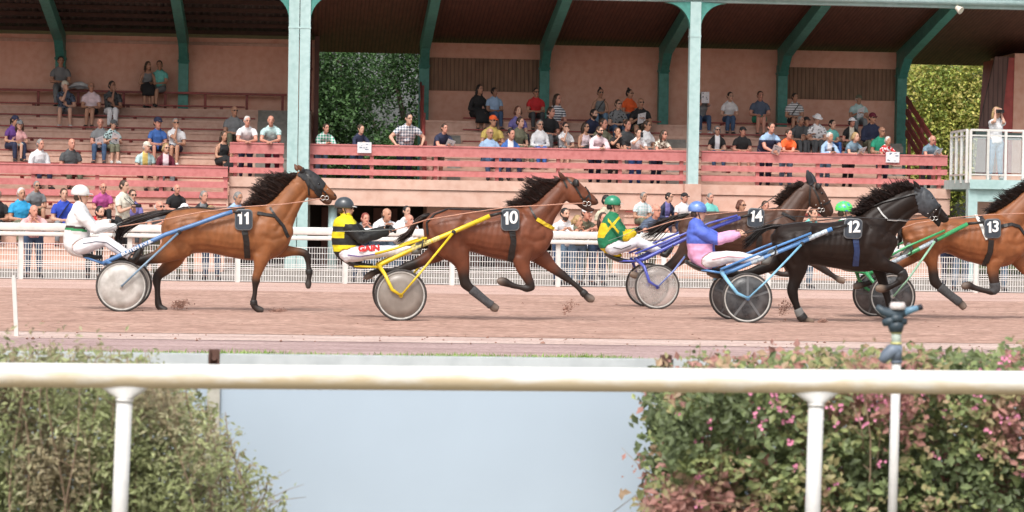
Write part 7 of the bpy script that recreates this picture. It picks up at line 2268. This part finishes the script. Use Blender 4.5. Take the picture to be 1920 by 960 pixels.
# ------------------------------------------------------------------ shrubs
M_leafn = vcol_mat('shrub leaf', .5, spec=.4, mottle=.25, scale=18, trans=.22)
M_twig = mat('twig', (.27,.19,.13), .9, .25, 10)
def shrub(name, label, dens, xr, yr, n, size, palette, nstem, seed, flowers=0, asp=.55, inner=None, stick=()):
    """dens(x, z) in 0..1 gives how full the bush is at a place; leaves ride on stems"""
    r_ = np.random.default_rng(seed)
    base = Vector(((xr[0]+xr[1])/2, (yr[0]+yr[1])/2, 0)); root = thing(name, base, label, 'shrub')
    vs, fs, cols = [], [], []
    cnt = 0; tries = 0
    pal = [np.array(p) for p in palette]
    while cnt < n and tries < n*12:
        tries += 1
        x = r_.uniform(*xr); z = r_.uniform(0, 1.0)
        d = dens(x, z)
        if r_.random() > d: continue
        f = r_.random()**1.3; y = yr[0] + (yr[1] - yr[0])*f + .10*mnoise.noise(Vector((x*3.2, z*3.2, 0)))
        cl = mnoise.noise(Vector((x*7, y*7, z*7))) ; cl2 = mnoise.noise(Vector((x*2.5+5, y*3, z*2.5)))
        if cl < -.13 and r_.random() < .88: continue
        c = pal[int(min(len(pal)-1, max(0, (cl2*1.3 + .5 + r_.normal(0,.18))*len(pal))))]
        k = 3 if r_.random() < .5 else 1
        for i in range(k):
            nn = (Vector((.5*mnoise.noise(Vector((x*9, 3, z*9))) - .1,-.8,.8 + .5*cl2)) + Vector(r_.normal(0,1,3))*.5).normalized()
            leaf(vs, fs, cols, (x + r_.normal(0,size*.5), y + r_.normal(0,size*.5), z + r_.normal(0,size*.5)), size*r_.choice((.5,.7,.9,1.1,1.3,1.6)), nn, tuple(c*r_.uniform(.75,1.3)), r_, asp)
        cnt += 1
    me = bpy.data.meshes.new('foliage'); me.from_pydata([tuple(Vector(v) - base) for v in vs], [], fs); me.materials.append(M_leafn)
    set_col(me, np.clip(np.array(cols), 0, 1)); link_mesh('foliage', me, root)
    b = MB()
    for i in range(nstem):
        x = r_.uniform(*xr); z1 = None
        for z in np.linspace(1.0, .1, 30):
            if dens(x, z) > r_.uniform(.05,.6): z1 = z; break
        if z1 is None: continue
        z1 += r_.uniform(-.05,.06); x0 = x + r_.normal(0,.12)*(1) ; y = r_.uniform(*yr)
        p = [Vector((x0 + (x - x0)*t + .02*math.sin(t*6+i), y + .03*math.sin(t*5+i*2), z1*t)) for t in np.linspace(0,1,7)]
        b.tube(p, [.0042*(1-.75*t) + .001 for t in np.linspace(0,1,7)], 5)
        for k in range(3):
            q = p[r_.integers(2,6)]; e = q + Vector((r_.normal(0,.08), r_.normal(0,.04), abs(r_.normal(.06,.05))))
            b.tube([q, q.lerp(e,.5) + Vector(r_.normal(0,.008,3)), e], [.003,.0022,.001], 4)
    for st in stick:
        b.tube([at(px, py, yr[0] + dy) for px, py, dy in st[1]], [st[0]*(1-.7*i/(len(st[1])-1)) for i in range(len(st[1]))], 5)
    b.build('twigs', M_twig, root, smooth=True)
    if flowers:
        F_ = MB(); r2 = np.random.default_rng(seed+9); k = 0; t0 = 0
        while k < flowers and t0 < flowers*30:
            t0 += 1
            x = r2.uniform(*xr); z = r2.uniform(.0, 1.0)
            e = dens(x, z)
            if e < .3 or r2.random() > (1 if z > .62 or x < xr[0]+.28 else .22): continue
            k += 1; c = Vector((x, yr[0] - .02 + abs(r2.normal(0,.05)), z))
            for i in range(r2.integers(3, 7)):
                pc = c + Vector(r2.normal(0,1,3))*.010
                for q in range(5):
                    a = 2*PI*q/5; u = Vector((math.cos(a), -.4, math.sin(a)))*.008
                    w_ = Vector((-math.sin(a), 0, math.cos(a)))*.0035
                    F_.add([pc, pc + u*.6 + w_, pc + u, pc + u*.6 - w_], [(0,1,2),(0,2,3)])
        F_.build('blossoms', mat('pink blossom', (.74,.27,.42), .6, .35, 14), root)
    return root
def zpx(py, Y, px=960): return at(px, py, Y).z
YL0, YL1 = 11.3, 12.5
XL_ = [at(px, 800, 11.7).x for px in (-260, 0, 150, 260, 350, 420, 480, 560)]
ZL_ = [zpx(q, 11.7, p_) for p_, q in ((-260,640), (0,640), (150,655), (260,668), (350,705), (420,790), (480,855), (560,930))]
def densL(x, z):
    zt_ = np.interp(x, XL_, ZL_); m_ = .045*mnoise.noise(Vector((x*6, 0, 3)))
    d = (zt_ + m_ - z)/.10
    edge = min(1, max(.10, (XL_[-1] - x)/.55))
    return max(0, min(1, d))*edge**1.3*(.95 if z < zt_ - .1 else .6) if z < zt_ + m_ + .02 else (.02 if z < zt_ + .08 and x < XL_[3] else 0)
ol = [(.22,.24,.11), (.30,.34,.15), (.36,.40,.19), (.42,.45,.23), (.48,.46,.28), (.33,.28,.17)]
shrub('willow_bush', 'straggly olive green bush with fine leaves around the near rail post', densL, (XL_[0], XL_[-1]), (YL0, YL1), 28000, .028, ol, 120, 51, asp=.38,
  stick=[(.0025, [(470,960,.1),(505,935,.1),(540,918,.1),(570,908,.1)]), (.002, [(440,930,.2),(500,905,.2),(545,880,.2)]), (.0025, [(330,960,.1),(380,850,.1),(430,790,.1)])])
XRr = [at(px, 800, 11.8).x for px in (1205, 1232, 1262, 1330, 1500, 1700, 1900, 2250)]
def densR(x, z):
    zt_ = np.interp(x, XRr, [zpx(735,11.8,1205), zpx(720,11.8,1232), zpx(690,11.8,1262), zpx(672,11.8,1330), zpx(664,11.8,1500), zpx(655,11.8,1700), zpx(660,11.8,1900), zpx(660,11.8,2250)]) + .03*mnoise.noise(Vector((x*7, 2, 3)))
    if x < XRr[1] + .02*mnoise.noise(Vector((0, z*9, 1))): return .05 if z < zt_ else 0
    return max(0, min(1, (zt_ - z)/.06)) if z < zt_ else 0
ab = [(.14,.18,.08), (.19,.24,.10), (.24,.30,.12), (.31,.35,.14), (.37,.33,.16), (.43,.30,.19), (.47,.24,.20)]
shrub('flowering_hedge', 'dense clipped hedge with reddish tips and small pink blossoms', densR, (XRr[0], XRr[-1]), (11.35, 12.55), 24000, .036, ab, 60, 52, flowers=140, asp=.6,
  stick=[(.003, [(1310,944,-.05),(1350,942,-.06),(1390,948,-.06),(1450,932,-.05)]), (.003, [(1345,942,-.05),(1400,955,-.06)]), (.002, [(1150,960,.3),(1190,930,.2),(1225,905,.1)]), (.004, [(1600,760,-.02),(1615,800,-.02),(1620,850,.0)])])

# sprinkler on its riser
YP = 11.0
sk = thing('sprinkler', (at(1677, 700, YP).x, YP, 0), 'grey blue irrigation sprinkler head with white cap on a slim white riser pipe', 'sprinkler')
M_spr = mat('grey blue metal', (.16,.20,.26), .45, .3, 12); M_spd = mat('dark blue grey metal', (.045,.07,.09), .45, .3, 12)
p0, p1 = at(1673, 980, YP), at(1681, 690, YP)
d = (p0 - p1).normalized(); base = p1 + d*(p1.z/-d.z)
b = MB(); b.tube([base, at(1681, 672, YP)], .0195, 14); b.build('riser_pipe', M_nearp, sk, smooth=True)
b = MB(); b.tube([at(1681, 681, YP), at(1681, 676, YP)], .024, 12); b.tube([at(1681, 676, YP), at(1681, 648, YP)], [.022,.024], 12)
b.tube([at(1684, 652, YP), at(1672, 658, YP), at(1660, 668, YP), at(1652, 678, YP)], [.026,.030,.024,.014], 10); b.build('valve', M_spr, sk, smooth=True)
b = MB(); b.tube([at(1681, 650, YP), at(1680, 622, YP)], .020, 12); b.build('pipe', mat('pale green pipe', (.45,.52,.45), .5), sk, smooth=True)
for py in (625, 645): 
    b = MB(); b.tube([at(1680.5, py, YP), at(1680.5, py-3, YP)], .0235, 12); b.build('ring', mat('yellow ring', (.70,.66,.25), .5), sk, smooth=True)
b = MB(); b.tube([at(1680, 623, YP), at(1680, 612, YP), at(1678, 604, YP)], [.026,.034,.030], 12)
b.tube([at(1655, 606, YP), at(1668, 602, YP), at(1686, 604, YP), at(1700, 603, YP)], [.014,.022,.020,.012], 10); b.build('body', M_spd, sk, smooth=True)
b = MB(); b.tube([at(1644, 575, YP), at(1655, 584, YP), at(1675, 590, YP), at(1695, 586, YP)], [.012,.018,.024,.020], 10)
b.tube([at(1680, 604, YP), at(1680, 590, YP)], .030, 12); b.build('arm', M_spd, sk, smooth=True)
b = MB(); b.tube([at(1695, 586, YP), at(1712, 580, YP), at(1722, 577, YP)], [.018,.014,.012], 10); b.build('nozzle', mat('bright blue nozzle', (.16,.30,.42), .4), sk, smooth=True)
b = MB(); b.tube([at(1721, 577.5, YP), at(1729, 575, YP)], .013, 10); b.build('nozzle_tip', mat('black tip', (.02,.02,.03), .4), sk, smooth=True)
b = MB(); b.tube([at(1683, 580, YP), at(1683, 573, YP), at(1683, 567, YP)], [.034,.033,.028], 14); b.build('cap', mat('pale pink white cap', (.72,.64,.62), .6), sk, smooth=True)
# slim white marker stake at the edge of the track
ms = MB(); pb = gnd(31, 632); pt = at(26, 521, pb.y); ms.bar(pb, pt, .045, .045, (0,1,0))
ms.bar(pt, pt + (pt - pb).normalized()*.03, .035, .035, (0,1,0))
tag(ms.build('marker_stake', M_white), 'slim white marker stake standing at the inner edge of the sand', 'stake')
